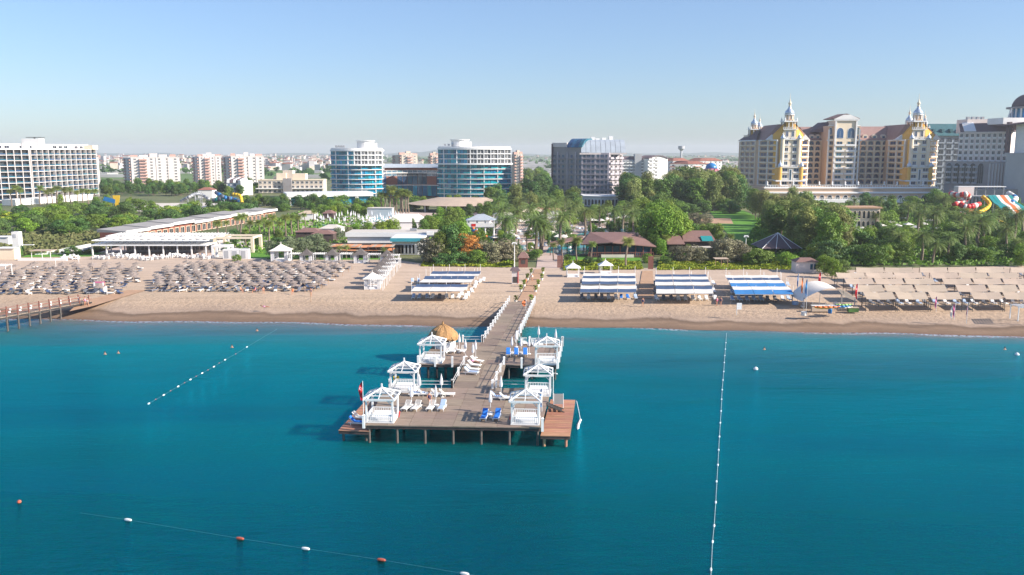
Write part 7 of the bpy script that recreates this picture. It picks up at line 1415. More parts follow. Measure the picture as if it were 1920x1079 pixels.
mb = MB(); q0, q1 = P(1032, 462, LAND + 2.6), P(1094, 448, LAND + 3.4); mb.frus([(*q0[:2], q0.z), (*q1[:2], q1.z), (q1.x, q1.y + 5, q1.z), (q0.x, q0.y + 5, q0.z)], [(*q0[:2], q0.z + .3), (*q1[:2], q1.z + .3), (q1.x, q1.y + 5, q1.z + .6), (q0.x, q0.y + 5, q0.z + .6)]); E2 = thing('walkway_roof', 'low brown covered walkway slanting left from the pool pavilion', 'roof', (q0.x, q0.y, LAND)); W(E2, mb, 'roof', M['brown_roof'])
for k in range(7): v = lerp(q0, q1, k / 6); flatbox(E2, v.x - .1, v.x + .1, v.y + .3, v.y + .5, LAND, v.z - .01, 'wood_dark', 'post')
# brown roofed house
A, B = P(1252, 480), P(1350, 480); E = thing('garden_house', 'brown roofed low house with one teal roof panel behind grey shrubs', 'house', (lerp(A, B, .5).x, A.y, LAND)); Yh = A.y
for (x0, x1, dy, z, m) in ((0, .34, 1, 3.0, 'brown_roof'), (.34, .98, 3.5, 3.5, 'brown_roof')):
    xa, xb = lerp(A.x, B.x, x0), lerp(A.x, B.x, x1); flatbox(E, xa + .5, xb - .5, Yh + dy + 1, Yh + dy + 9, LAND, LAND + z - .01, 'wood_dark', 'wall'); mb = MB(); mb.frus([(xa, Yh + dy, LAND + z), (xb, Yh + dy, LAND + z), (xb, Yh + dy + 10, LAND + z), (xa, Yh + dy + 10, LAND + z)], [(xa, Yh + dy, LAND + z + .2), (xb, Yh + dy, LAND + z + .2), (xb - .6, Yh + dy + 7, LAND + z + 2.6), (xa + .6, Yh + dy + 7, LAND + z + 2.6)]); W(E, mb, 'roof', M[m])
mb = MB(); xa, xb = lerp(A.x, B.x, .70), lerp(A.x, B.x, .92); mb.frus([(xa, Yh + 3.2, LAND + 3.72), (xb, Yh + 3.2, LAND + 3.72), (xb, Yh + 6, LAND + 4.8), (xa, Yh + 6, LAND + 4.8)], [(xa, Yh + 3.2, LAND + 3.85), (xb, Yh + 3.2, LAND + 3.85), (xb, Yh + 6, LAND + 4.95), (xa, Yh + 6, LAND + 4.95)]); W(E, mb, 'roof_panel', M['slide_teal'])
flatbox(E, lerp(A.x, B.x, .45), lerp(A.x, B.x, .85), Yh, Yh + 3.2, LAND + 2.2, LAND + 2.35, 'flat_roof', 'porch_roof')
# pyramid tent frame
p = P(1466, 478); E = thing('pyramid_tent', 'dark pyramid tent with white ridge ribs in front of the right grove', 'tent', p); hw = 5.6; cs = [(-hw, 0), (hw, 0), (hw, 2 * hw), (-hw, 2 * hw)]; mb = MB(); ap = (p.x + .3, p.y + hw, LAND + 5.6)
mb.frus([(p.x + x, p.y + y, LAND + 1.7) for x, y in cs], [(ap[0] + x * .01, ap[1] + (y - hw) * .01, ap[2]) for x, y in cs]); W(E, mb, 'canvas_roof', M['slate_roof'])
for x, y in cs + [(-hw * .3, 0), (hw * .45, 0)]:
    mb = MB(); mb.tube((p.x + x, p.y + y - .06, LAND + 1.72), (ap[0], ap[1] - .08, ap[2] + .06), .09, 5); W(E, mb, 'rib', M['white']); mb = MB(); mb.tube((p.x + x, p.y + y, LAND), (p.x + x, p.y + y, LAND + 1.7), .09, 5); W(E, mb, 'post', M['metal_dark'])
# play tower
p = P(902, 456); E = thing('play_tower', 'pool play tower with grey roof and red and blue slides left of the date palms', 'play tower', p)
for x in (-4, -1.3, 1.3, 4):
    for y in (0, 4): mb = MB(); mb.tube((p.x + x, p.y + y, LAND), (p.x + x, p.y + y, LAND + 7.2), .2, 6); W(E, mb, 'post', M['white'])
flatbox(E, p.x - 4.3, p.x + 4.3, p.y - .3, p.y + 4.3, LAND + 4.9, LAND + 5.1, 'metal_grey', 'platform'); flatbox(E, p.x - 4.3, p.x + 4.3, p.y - .36, p.y - .31, LAND + 5.1, LAND + 6.3, 'white', 'railing'); flatbox(E, p.x - 3, p.x - 1.6, p.y - .42, p.y - .37, LAND + 5.3, LAND + 6.1, 'slide_red', 'panel')
mb = MB(); mb.frus([(p.x - 4.8, p.y - .8, LAND + 7.2), (p.x + 4.8, p.y - .8, LAND + 7.2), (p.x + 4.8, p.y + 4.8, LAND + 7.2), (p.x - 4.8, p.y + 4.8, LAND + 7.2)], [(p.x - 1, p.y + 1.9, LAND + 9), (p.x + 1, p.y + 1.9, LAND + 9), (p.x + 1, p.y + 2.2, LAND + 9), (p.x - 1, p.y + 2.2, LAND + 9)]); W(E, mb, 'roof', M['steel_roof'])
def slide(label, pts, r, cols, name='water_slide', seg=1, open_=False, grp='water slides of the right waterpark'):
    W_ = [Vector(q) for q in pts]; c = sum(W_, Vector()) / len(W_); t = thing(name, label, 'slide', (c.x, c.y, LAND), group=grp)
    dense = []
    for i in range(len(W_) - 1):                      # smooth the course
        p0, p1, p2, p3 = W_[max(0, i-1)], W_[i], W_[i+1], W_[min(len(W_)-1, i+2)]
        for k in range(3): s = k / 3; dense.append(.5 * ((2*p1) + (p2-p0)*s + (2*p0-5*p1+4*p2-p3)*s*s + (-p0+3*p1-3*p2+p3)*s**3))
    dense.append(W_[-1])
    for i, (a, b) in enumerate(zip(dense, dense[1:])):
        mb = MB(); mb.tube(a, b + (b - a) * .03, r, 10); W(t, mb, 'slide_segment', M[cols[(i // seg) % len(cols)]], True)
    for i in range(1, len(W_) - 1, 1): mb = MB(); mb.tube((W_[i].x, W_[i].y, LAND), W_[i] - Vector((0, 0, r)), .2, 6); W(t, mb, 'support', M['metal_grey'])
    return t
def pz(px, Y, z): return (PX(px, Y, z), Y, z)
slide('blue and orange tube slide dropping from the play tower', [(p.x - 3, p.y, LAND + 4.5), (p.x - 1, p.y - 2, LAND + 3.4), (p.x + 2, p.y - 2.5, LAND + 2), (p.x + 5, p.y - 2, LAND + 1)], .55, ['slide_blue', 'slide_blue', 'slide_orange'], grp='slides of the pool play tower')
slide('red slide on the left face of the play tower', [(p.x - 2.5, p.y - .5, LAND + 5), (p.x - 1.8, p.y - 1.6, LAND + 3), (p.x - .5, p.y - 2.2, LAND + 1)], .4, ['slide_orange'], grp='slides of the pool play tower')
Ys = 370
slide('red and white tube slide on the upper left of the right waterpark', [pz(1783, Ys + 6, 12), pz(1795, Ys, 11.5), pz(1812, Ys - 2, 12), pz(1815, Ys + 6, 10), pz(1800, Ys + 3, 8.5), pz(1790, Ys - 3, 7.5)], 1.15, ['slide_red', 'canvas_white'])
slide('lower red and white tube slide coiling left of the yellow one', [pz(1800, Ys - 6, 8), pz(1812, Ys - 8, 7), pz(1830, Ys - 6, 7.5), pz(1836, Ys, 7.5), pz(1822, Ys - 4, 5.5), pz(1800, Ys - 12, 4), pz(1815, Ys - 14, 3.2)], 1.15, ['slide_red', 'slide_red', 'canvas_white'])
slide('yellow slide with a sharp bend between the red and the teal slides', [pz(1842, Ys, 11), pz(1856, Ys - 4, 8), pz(1848, Ys - 8, 6), pz(1834, Ys - 12, 5)], .8, ['yellow'])
slide('blue and white tube slide at the right edge', [pz(1890, Ys + 5, 12), pz(1904, Ys, 10), pz(1897, Ys - 4, 8), pz(1915, Ys - 6, 6), pz(1945, Ys - 8, 5)], 1.3, ['canvas_white', 'canvas_white', 'slide_blue'])
slide('lime green slide below the teal racing lanes', [pz(1830, Ys - 16, 4), pz(1850, Ys - 17, 3.6), pz(1878, Ys - 18, 2.9)], .5, ['slide_green']); slide('small yellow slide low among the right palms', [pz(1868, Ys - 40, 4), pz(1880, Ys - 42, 3.2), pz(1890, Ys - 44, 2.2)], .5, ['yellow'])
# racing lanes
q = Vector(pz(1890, Ys - 8, LAND)); t = thing('racing_slide', 'wide racing slide with teal, white and orange lanes side by side', 'slide', q, group='water slides of the right waterpark'); cols = ['slide_teal', 'slide_teal', 'canvas_white', 'slide_orange', 'canvas_white', 'slide_teal']
for i, c in enumerate(cols):
    o = i * 1.75; pr = [(1852, Ys, 11.5), (1863, Ys - 5, 8.6), (1872, Ys - 9, 7.6), (1888, Ys - 15, 3.2)]; pts = [Vector(pz(*k)) + Vector((o, 0, 0)) for k in pr]
    for a, b in zip(pts, pts[1:]): mb = MB(); w_ = Vector((1.6, 0, 0)); dn = Vector((0, 0, -.35)); mb.frus([a + dn, a + w_ + dn, b + w_ + dn, b + dn], [a, a + w_, b + w_, b]); W(t, mb, 'lane', M[c])
for k in (1853, 1872): a_ = Vector(pz(k, Ys - 3, 8)); mb = MB(); mb.tube((a_.x + 3, a_.y, LAND), (a_.x + 3, a_.y, 7.5), .3, 6); W(t, mb, 'support', M['metal_grey'])
q = P(1815, 392); t = thing('slide_platform', 'white start platform with long flat roof above the right water slides', 'platform', q); a_ = Vector(pz(1795, Ys + 10, 14)); b_ = Vector(pz(1884, Ys + 10, 14)); flatbox(t, a_.x, b_.x, Ys + 9, Ys + 13, 14.6, 14.9, 'white', 'roof'); flatbox(t, a_.x, a_.x + 7, Ys + 9, Ys + 13, 11, 14.55, 'pink_wall', 'booth')
for k in range(6): x = lerp(a_.x + .5, b_.x - .5, k / 5); mb = MB(); mb.tube((x, Ys + 10, LAND), (x, Ys + 10, 14.6), .22, 6); W(t, mb, 'post', M['metal_grey'])
flatbox(t, a_.x, b_.x, Ys + 9, Ys + 13, 10.6, 10.9, 'grey_wall', 'floor')
slide('grey curved slide on stilts at the left waterpark', [pz(340, 420, 6), pz(352, 415, 8), pz(366, 420, 9.5), pz(378, 424, 9), pz(392, 420, 7)], .8, ['metal_grey'], grp='slides of the left waterpark'); slide('dark blue tube slide in the left waterpark', [pz(405, 425, 10), pz(420, 420, 8), pz(435, 424, 7), pz(448, 420, 6), pz(455, 415, 4)], 1.0, ['slide_grey', 'slide_blue'], grp='slides of the left waterpark'); slide('yellow slide in the left waterpark', [pz(436, 420, 9.5), pz(450, 418, 8.8), pz(454, 414, 5.5), pz(462, 410, 3.5), pz(470, 408, 2.8)], .8, ['yellow'], grp='slides of the left waterpark')
slide('black and teal slide in the left waterpark', [pz(400, 428, 6), pz(415, 426, 7), pz(430, 428, 6.5), pz(445, 425, 5)], 1.0, ['slide_grey', 'slide_teal'], grp='slides of the left waterpark')
q = P(372, 400); t = thing('slide_tower', 'thin steel stair tower of the left waterpark', 'tower', q)
for dx in (-1.2, 1.2):
    for dy in (0, 2.4): mb = MB(); mb.tube(q + Vector((dx, dy, 0)), q + Vector((dx, dy, 10)), .14, 5); W(t, mb, 'leg', M['metal_grey'])
for k in range(4): flatbox(t, q.x - 1.4, q.x + 1.4, q.y - .2, q.y + 2.6, LAND + 2.2 * k + 2, LAND + 2.2 * k + 2.15, 'metal_grey', 'landing')
hut_box(385, 372, 9, 8, 5, 'white_wall', 'red_roof', 'white hut with a red roof in the left waterpark', 'hut', 'hut', rh=1.6)
q = P(207, 393); t = thing('climbing_structure', 'blue and silver arch with a yellow sail right of the grid hotel', 'structure', q); 
for k in range(7): mb = MB(); x = q.x - 3 + k; mb.tube((x, q.y, LAND), (x + 1.2, q.y + 1, LAND + 6 - k * .3), .14, 5); W(t, mb, 'strut', M['steel_roof'])
mb = MB(); mb.frus([(q.x - 3.5, q.y - .1, LAND + 4.5), (q.x + 2.5, q.y - .1, LAND + 3), (q.x + 2.5, q.y, LAND + 3), (q.x - 3.5, q.y, LAND + 4.5)], [(q.x - 2.5, q.y - .1, LAND + 6.4), (q.x + 2.8, q.y - .1, LAND + 5), (q.x + 2.8, q.y, LAND + 5), (q.x - 2.5, q.y, LAND + 6.4)]); W(t, mb, 'panel', M['slide_blue'])
mb = MB(); mb.frus([(q.x + 3, q.y, LAND), (q.x + 4, q.y, LAND), (q.x + 4, q.y + .2, LAND), (q.x + 3, q.y + .2, LAND)], [(q.x + 1.5, q.y, LAND + 7), (q.x + 5.2, q.y, LAND + 7), (q.x + 5.2, q.y + .2, LAND + 7), (q.x + 1.5, q.y + .2, LAND + 7)]); W(t, mb, 'sail', M['yellow'])
# arcaded terrace house on the right
A, B = P(1588, 432), P(1648, 432); E = thing('arcade_house', 'sand coloured terrace house with small arches among the right palms', 'building', (A.x, A.y, LAND)); flatbox(E, A.x, B.x, A.y, A.y + 8, LAND, LAND + 8, 'beige_wall', 'wall'); facade(E, A, B, LAND + .3, 2, 3.8, 7, .6, .75, .06, 'cream', 'glass_dark', arch=True, mull=0)
flatbox(E, A.x - .5, B.x + .5, A.y - .6, A.y + 8.5, LAND + 8.002, LAND + 8.5, 'wood_tan', 'roof')
# white open parasols and furled ones round the pools
def make_open_umb():
    t = thing('pool_parasol', 'x', 'parasol'); a = MB(); a.tube((0, 0, 0), (0, 0, 2.5), .05, 5); ob('pole', a.mesh('pole', M['white']), t); b_ = MB(); b_.frus([(1.6, 1.6, 2.1), (-1.6, 1.6, 2.1), (-1.6, -1.6, 2.1), (1.6, -1.6, 2.1)], [(.05, .05, 2.85), (-.05, .05, 2.85), (-.05, -.05, 2.85), (.05, -.05, 2.85)]); ob('canopy', b_.mesh('canopy', M['canvas_white']), t); return t
OU = Proto(make_open_umb())
for i in range(26):
    OU.put(P(lerp(1040, 1240, (i + R.random() * .8) / 26), R.uniform(408, 424)), R.uniform(0, 1.5), 'open white parasol, %s from left around the central pools' % nth(i), group='open white parasols round the pools')
for i in range(18): OU.put(P(918 + i * 8 + R.uniform(0, 5), R.uniform(424, 462)), R.uniform(0, 1.5), 'open white parasol, %s from left among the central date palms' % nth(i), group='open white parasols among the date palms')
for i in range(14): OU.put(P(1588 + 12.5 * i + R.uniform(0, 8), R.uniform(418, 448)), R.uniform(0, 1.5), 'open white parasol, %s from left among the right palms' % nth(i), group='open white parasols of the right terrace')
for i in range(46): FU.put(P(592 + i * 3.7 + R.uniform(0, 3), R.uniform(408, 424)) , 0, 'closed white umbrella, %s from left by the left garden pools' % nth(i), 1.35, 'closed umbrellas by the left pools')
for i in range(16): FU.put(P(1580 + i * 3.8 + R.uniform(0, 3), R.uniform(430, 450)), 0, 'closed white umbrella, %s from left on the right terrace' % nth(i), 1.2, 'closed umbrellas on the right terrace')
ps = MB()
for i in range(360):
    k = i % 5; x, y = ((R.uniform(590, 770), R.uniform(408, 432)), (R.uniform(930, 1080), R.uniform(430, 470)), (R.uniform(1060, 1250), R.uniform(408, 440)), (R.uniform(1580, 1660), R.uniform(425, 452)), (R.uniform(640, 765), R.uniform(410, 426)))[k]
    q = P(x, y); rz = R.uniform(-.6, .6); ps.box((q.x, q.y, LAND + .36), (.7, 1.9, .12), rz, 0 if R.random() < .75 else 1); ps.box((q.x, q.y + .7, LAND + .6), (.7, .5, .4), rz, 0 if R.random() < .95 else 2)
tag(ob('pool_loungers', ps.mesh('pool_loungers', [M['plastic_white'], M['towel_pale'], M['canvas_orange']])), kind='stuff', label='white loungers crowded round the garden pools', cat='loungers')
# ---------------- vegetation ----------------
def crown_mesh(name, seed, m, h, w_, n, leaf, base=.25, shape='round', clumps=14):
    r = random.Random(seed); vs = []; fs = []; cl = []
    for i in range(clumps):
        t_ = (i + r.random()) / clumps; z = h * (base + (1 - base) * (.08 + .86 * t_))
        if shape == 'round': rad_ = w_ / 2 * math.sqrt(max(.06, 1 - (2 * t_ - .85) ** 2 * .8))
        elif shape == 'tall': rad_ = w_ / 2 * (1.0 - .55 * t_) * (.7 + .5 * r.random())
        elif shape == 'umbrella': rad_ = w_ / 2 * (.5 + .5 * t_)
        else: rad_ = w_ / 2 * (1 - .3 * t_)
        q = i * 2.4 + r.uniform(-.5, .5); d = rad_ * r.uniform(.35, .85)
        cl.append((d * math.cos(q), d * math.sin(q), z, w_ * r.uniform(.16, .27), h * (1 - base) * r.uniform(.10, .19)))
    per = n // clumps
    for (cx_, cy_, cz_, cr, chh) in cl:
        for k in range(per):
            v = Vector((r.gauss(0, 1), r.gauss(0, 1), r.gauss(0, 1))); v.normalize(); f = r.uniform(.72, 1.06); p = Vector((cx_ + v.x * cr * f, cy_ + v.y * cr * f, cz_ + v.z * chh * f))
            nrm = (v + Vector((r.uniform(-.7, .7), r.uniform(-.7, .7), r.uniform(-.5, .9)))).normalized(); u = nrm.orthogonal().normalized(); w2 = nrm.cross(u); a = r.uniform(0, 6.28); u, w2 = u * math.cos(a) + w2 * math.sin(a), w2 * math.cos(a) - u * math.sin(a); s = leaf * r.uniform(.55, 1.3); o = len(vs)
            vs += [tuple(p - u * s), tuple(p + w2 * s * .6), tuple(p + u * s), tuple(p - w2 * s * .6)]; fs.append((o, o+1, o+2, o+3))
    me = bpy.data.meshes.new(name); me.from_pydata(vs, [], fs); me.materials.append(M[m]); me.update(); return me
def trunk_mesh(h, r0, seed, top=.62, limbs=5, w_=3):
    r = random.Random(seed); b = MB(); p0 = Vector((0, 0, -.3)); pts = [p0, Vector((r.uniform(-.1, .1), r.uniform(-.1, .1), h * .3)), Vector((r.uniform(-.25, .25), r.uniform(-.25, .25), h * top))]
    b.tube(pts[0], pts[1], r0, 7, r0 * .75); b.tube(pts[1], pts[2], r0 * .75, 7, r0 * .45)
    for i in range(limbs): q = 2*math.pi*i/limbs + r.random(); s = lerp(pts[1], pts[2], r.uniform(.2, .95)); b.tube(s, s + Vector((math.cos(q) * w_ * .3, math.sin(q) * w_ * .3, h * r.uniform(.12, .26))), r0 * .35, 5, r0 * .12)
    return b.mesh('trunk', M['bark'])
TREES = {}
def tree_kind(key, name, m, h, w_, n, leaf, base, shape, variants=3, clumps=14, r0=.2, crown='crown'):
    L = []
    for v in range(variants):
        t = thing(name, 'x', 'tree'); ob('crown', crown_mesh('crown', hash(key) % 97 * 0 + sum(map(ord, key)) + v * 31, m, h, w_, n, leaf, base, shape, clumps), t); ob('trunk', trunk_mesh(h, r0, v + 5, w_=w_), t); L.append(Proto(t))
    TREES[key] = (L, h)
# all protos are about 10 m high (bushes 3 m); they are scaled where they stand
tree_kind('euc', 'eucalyptus_tree', 'leaf_euc', 13, 7.5, 4680, 0.28, .22, 'tall', 4, 26, .28)
tree_kind('dark', 'pine_tree', 'leaf_dark', 10, 7.5, 3960, 0.26, .20, 'round', 3, 20, .25)
tree_kind('mid', 'broadleaf_tree', 'leaf_mid', 9, 7, 3960, 0.25, .15, 'round', 3, 20, .22)
tree_kind('bright', 'broadleaf_tree', 'leaf_bright', 8, 7, 3600, 0.23, .12, 'round', 2, 18, .22)
tree_kind('olive', 'olive_tree', 'leaf_olive', 5, 4.6, 3240, 0.14, .12, 'round', 3, 16, .16)
tree_kind('cypress', 'cypress_tree', 'leaf_dark', 8, 2.2, 2160, 0.16, .04, 'tall', 1, 16, .15)
tree_kind('bush', 'bush', 'leaf_mid', 3.4, 5.6, 2700, 0.16, .02, 'round', 3, 14, .08)
tree_kind('dbush', 'bush', 'leaf_dark', 3.4, 5.6, 2700, 0.16, .02, 'round', 3, 14, .08)
tree_kind('gbush', 'shrub', 'leaf_grey', 4.2, 5, 2700, 0.15, .04, 'round', 2, 14, .08)
tree_kind('obush', 'shrub', 'leaf_orange', 5.4, 5, 2700, 0.15, .18, 'round', 1, 14, .1)
tree_kind('brush', 'bush', 'leaf_bright', 3.0, 4.6, 2340, 0.15, .02, 'round', 2, 12, .08)
def palm(name, m, nf, L, th, droop, seed, wd=.55, tr=.22, lift=.9):
    r = random.Random(seed); t = thing(name, 'x', 'palm tree'); b = MB(); N = 5; px_ = [Vector((.25 * math.sin(i * .7 + seed), .2 * math.sin(i * .5), th * i / N)) for i in range(N + 1)]; px_[0] = Vector((0, 0, -.3))
    for i in range(N): b.tube(px_[i], px_[i+1], tr * (1.25 - .08 * i), 7, tr * (1.2 - .08 * (i + 1)))
    b.lathe(px_[-1] - Vector((0, 0, .5)), [(tr * .9, 0), (tr * 1.9, .35), (tr * 1.5, .8), (.05, 1.1)], 8); ob('trunk', b.mesh('trunk', M['palm_bark']), t)
    vs = []; fs = []; top = px_[-1] + Vector((0, 0, .3))
    for i in range(nf):
        q = i * 2.39996 + r.uniform(-.15, .15); e = lift - 1.55 * (i / nf) + r.uniform(-.12, .12); d = Vector((math.cos(q), math.sin(q), 0)); side = Vector((-d.y, d.x, 0)); S = 11; p = top.copy(); ang = e; seg = L * r.uniform(.85, 1.1) / S
        for s in range(S):
            dr = d * math.cos(ang) + Vector((0, 0, math.sin(ang))); p2 = p + dr * seg; up = d * -math.sin(ang) + Vector((0, 0, math.cos(ang))); f = math.sin(math.pi * min(1, (s + 1.2) / (S + .6))) ** .6 * wd
            for sg in (-1, 1):
                tip = p + side * sg * f + dr * seg * 1.3 - up * f * .35; o = len(vs); vs += [tuple(p), tuple(p + dr * seg * .62), tuple(tip)]; fs.append((o, o+1, o+2))
            p = p2; ang -= droop / S
    me = bpy.data.meshes.new('crown'); me.from_pydata(vs, [], fs); me.materials.append(M[m]); ob('crown', me, t); return Proto(t), th + L * .5
PK = {'date': [palm('date_palm', 'leaf_palm', 52, 3.9, 6.2, 1.35, s, .55, .30, 1.05) for s in (1, 2, 3)], 'tdate': [palm('date_palm', 'leaf_palm', 52, 3.7, 8.6, 1.35, s, .52, .28, 1.05) for s in (4, 5)], 'fan': [palm('fan_palm', 'leaf_fan', 38, 1.75, 5.2, 1.1, s, .75, .20, 1.3) for s in (6, 7)], 'spalm': [palm('small_palm', 'leaf_fan', 24, 1.6, 3.4, 1.2, s, .5, .15, 1.2) for s in (8,)]}
KN = {'euc': 'grey green eucalyptus', 'dark': 'dark green pine', 'mid': 'mid green leafy tree', 'bright': 'bright green leafy tree', 'olive': 'rounded silvery olive tree', 'cypress': 'slim dark cypress', 'bush': 'green bush', 'dbush': 'dark green bush', 'gbush': 'grey brown shrub', 'obush': 'orange flowered shrub', 'brush': 'light green bush', 'date': 'date palm', 'tdate': 'tall date palm', 'fan': 'fan palm', 'spalm': 'small young palm'}
def plants(items, where, group):
    """items: (kind, px, py, height in photo px); one thing each, labelled by its order from the left among its kind in that place"""
    items = sorted(items, key=lambda t: t[1]); cnt = {}
    for (k, a, b, hp) in items:
        q = P(a, b); H = hp * mpp(q.y, 4); i = cnt.get(k, 0); cnt[k] = i + 1; n = sum(1 for t_ in items if t_[0] == k)
        lab = KN[k] + ' ' + where if n == 1 else '%s, %s from left %s' % (KN[k], nth(i), where)
        if k in PK: pr, h0 = R.choice(PK[k])
        else: L, h0 = TREES[k]; pr = R.choice(L)
        if len(lab.split()) > 16: print('LONG', lab)
        s = H / h0 / .95; pr.put(q + Vector((0, 0, -.05)), R.uniform(0, 6.28), lab, (s * R.uniform(.92, 1.1), s * R.uniform(.92, 1.1), s), group)
U = R.uniform
plants([('fan', x, 386 + U(-3, 2), U(27, 33)) for x in (22, 31, 40, 76, 88, 99, 108, 124, 133, 146, 156, 167, 178)], 'before the white grid hotel', 'fan palms before the grid hotel')
it = []
for i in range(72):
    a = U(-20, 470); lo = 444 - max(0, a - 180) * .11; hi = 400 + (6 if a < 90 else 0); b = lo - (lo - hi) * (i / 71) ** .9
    if a > 400: b = min(b, 412)
    it.append((R.choice(['bush', 'dbush', 'bush', 'dbush', 'brush']), a, b, U(20, 30) * (b / 430) ** 2))
plants(it, 'in the wide scrub on the left', 'bushes of the left scrub')
plants([(R.choice(['mid', 'dark']), U(183, 485), 368 - U(0, 14), U(13, 22)) for i in range(95)], 'at the foot of the apartment towers', 'trees at the foot of the apartment towers')
plants([(R.choice(['mid', 'dark', 'dbush']), U(380, 620), U(384, 396), U(14, 24)) for i in range(30)], 'behind the diagonal hall', 'trees behind the diagonal hall')
plants([('mid', U(100, 300), U(384, 394), U(14, 22)) for i in range(12)], 'around the yellow sail', 'trees around the yellow sail')
plants([('fan', a, b, h_) for a, b, h_ in ((411, 459, 42), (454, 448, 44), (470, 450, 34), (486, 452, 36), (497, 440, 30), (504, 460, 42), (514, 443, 36), (526, 448, 30), (536, 445, 38), (548, 442, 36), (560, 438, 32), (572, 428, 26), (446, 438, 30), (425, 442, 26), (506, 428, 24), (590, 420, 24), (462, 462, 30))], 'right of the white pavilion', 'fan palms right of the white pavilion')
plants([('dark', 440, 462, 30), ('dark', 462, 458, 26), ('dark', 482, 465, 30), ('mid', 522, 456, 24), ('bush', 426, 468, 14), ('dbush', 520, 462, 16), ('brush', 222, 446, 14), ('brush', 262, 442, 12), ('gbush', 240, 445, 16), ('dbush', 136, 478, 16), ('brush', 1545 - 1100, 490, 12)], 'around the left pavilions', 'greenery around the left pavilions')
plants([('olive', a, b, h_) for a, b, h_ in ((512, 484, 30), (545, 486, 40), (570, 484, 36), (594, 482, 42), (614, 482, 26), (634, 452, 24), (556, 478, 30), (582, 478, 34))], 'in the row behind the thatched gazebos', 'olive trees behind the gazebos')
plants([('spalm', 638, 488, 26), ('spalm', 720, 490, 24), ('spalm', 650, 485, 24), ('bright', 668, 446, 26), ('bright', 690, 448, 30), ('bright', 714, 448, 32), ('bright', 738, 446, 34), ('mid', 728, 442, 26), ('gbush', 655, 448, 22), ('cypress', 776, 446, 34), ('cypress', 780, 446, 26), ('mid', 795, 448, 34), ('bright', 810, 446, 36), ('bright', 820, 440, 32), ('mid', 803, 440, 34)], 'around the restaurant roofs', 'trees around the restaurant')
plants([(k, a, b, h_) for k, a, b, h_ in [('bright', U(610, 700), U(400, 406), U(14, 20)) for _ in range(12)]], 'below the long white podium', 'round trees below the podium')
plants([('fan', a, 399, h_) for a, h_ in ((716, 36), (722, 34), (733, 46), (738, 42), (745, 34), (750, 38), (756, 40), (761, 38), (767, 36))], 'in front of the brick and glass link building', 'fan palms before the link building')
plants([('mid', 826, 494, 56), ('dark', 846, 492, 66), ('mid', 838, 470, 54), ('bright', 858, 476, 56), ('mid', 866, 470, 50), ('obush', 884, 492, 46), ('obush', 872, 486, 44), ('gbush', 815, 494, 44), ('gbush', 805, 488, 40), ('gbush', 906, 492, 38), ('gbush', 925, 494, 38), ('gbush', 944, 492, 40), ('gbush', 957, 490, 36), ('bush', 895, 496, 26), ('dbush', 860, 497, 24), ('dbush', 832, 498, 22), ('dark', 953, 485, 46), ('bright', 900, 470, 36), ('mid', 845, 425, 34), ('bright', 860, 416, 26), ('dark', 880, 410, 26), ('bright', 825, 412, 22), ('mid', 900, 405, 22), ('bush', 935, 490, 22), ('dark', 972, 482, 22), ('bush', 915, 482, 26)], 'between the restaurant and the brown kiosk', 'trees and shrubs left of the pier path')
plants([('date', a, b, h_) for a, b, h_ in ((943, 442, 58), (969, 446, 58), (995, 438, 56), (1025, 436, 54), (948, 464, 62), (955, 462, 56), (1003, 474, 70), (1012, 472, 66), (1016, 474, 60), (1052, 462, 66), (1068, 436, 54), (1096, 442, 52), (1106, 440, 50), (1187, 444, 52), (1151, 436, 48), (1182, 424, 46), (990, 396, 34), (1016, 400, 34), (1031, 400, 32), (1060, 402, 34), (935, 420, 50), (975, 418, 46), (1042, 418, 44), (1125, 428, 44), (1168, 430, 46), (1203, 440, 46), (960, 400, 36), (1080, 418, 42))], 'round the central pools', 'date palms round the central pools')
plants([('fan', a, b, h_) for a, b, h_ in ((1082, 492, 44), (1109, 490, 34), (1175, 502, 52), (1038, 488, 30), (988, 474, 36), (1053, 492, 40), (1246, 478, 34), (1290, 480, 20))], 'around the brown pool pavilion', 'fan palms around the pool pavilion')
plants([('bush', 1064, 489, 12), ('dbush', 1104, 496, 14), ('dbush', 1122, 496, 12), ('brush', 1215, 492, 16), ('bush', 998, 486, 16), ('bush', 1008, 480, 12), ('bright', 1128, 442, 14), ('cypress', 1161, 440, 26), ('dark', 1147, 436, 20), ('mid', 1092, 420, 24), ('bright', 1115, 412, 26), ('mid', 1140, 408, 30), ('bright', 1165, 405, 26), ('euc', 968, 402, 54), ('dark', 1010, 380, 46), ('dark', 1024, 378, 44), ('dark', 998, 384, 40), ('dark', 1040, 384, 34), ('dark', 1075, 392, 30), ('dark', 985, 376, 38), ('mid', 930, 398, 26), ('mid', 915, 410, 30), ('bright', 945, 396, 24), ('dark', 1105, 386, 12), ('brush', 1110, 382, 10)], 'in the gardens before the grey hotel', 'garden trees before the grey hotel')
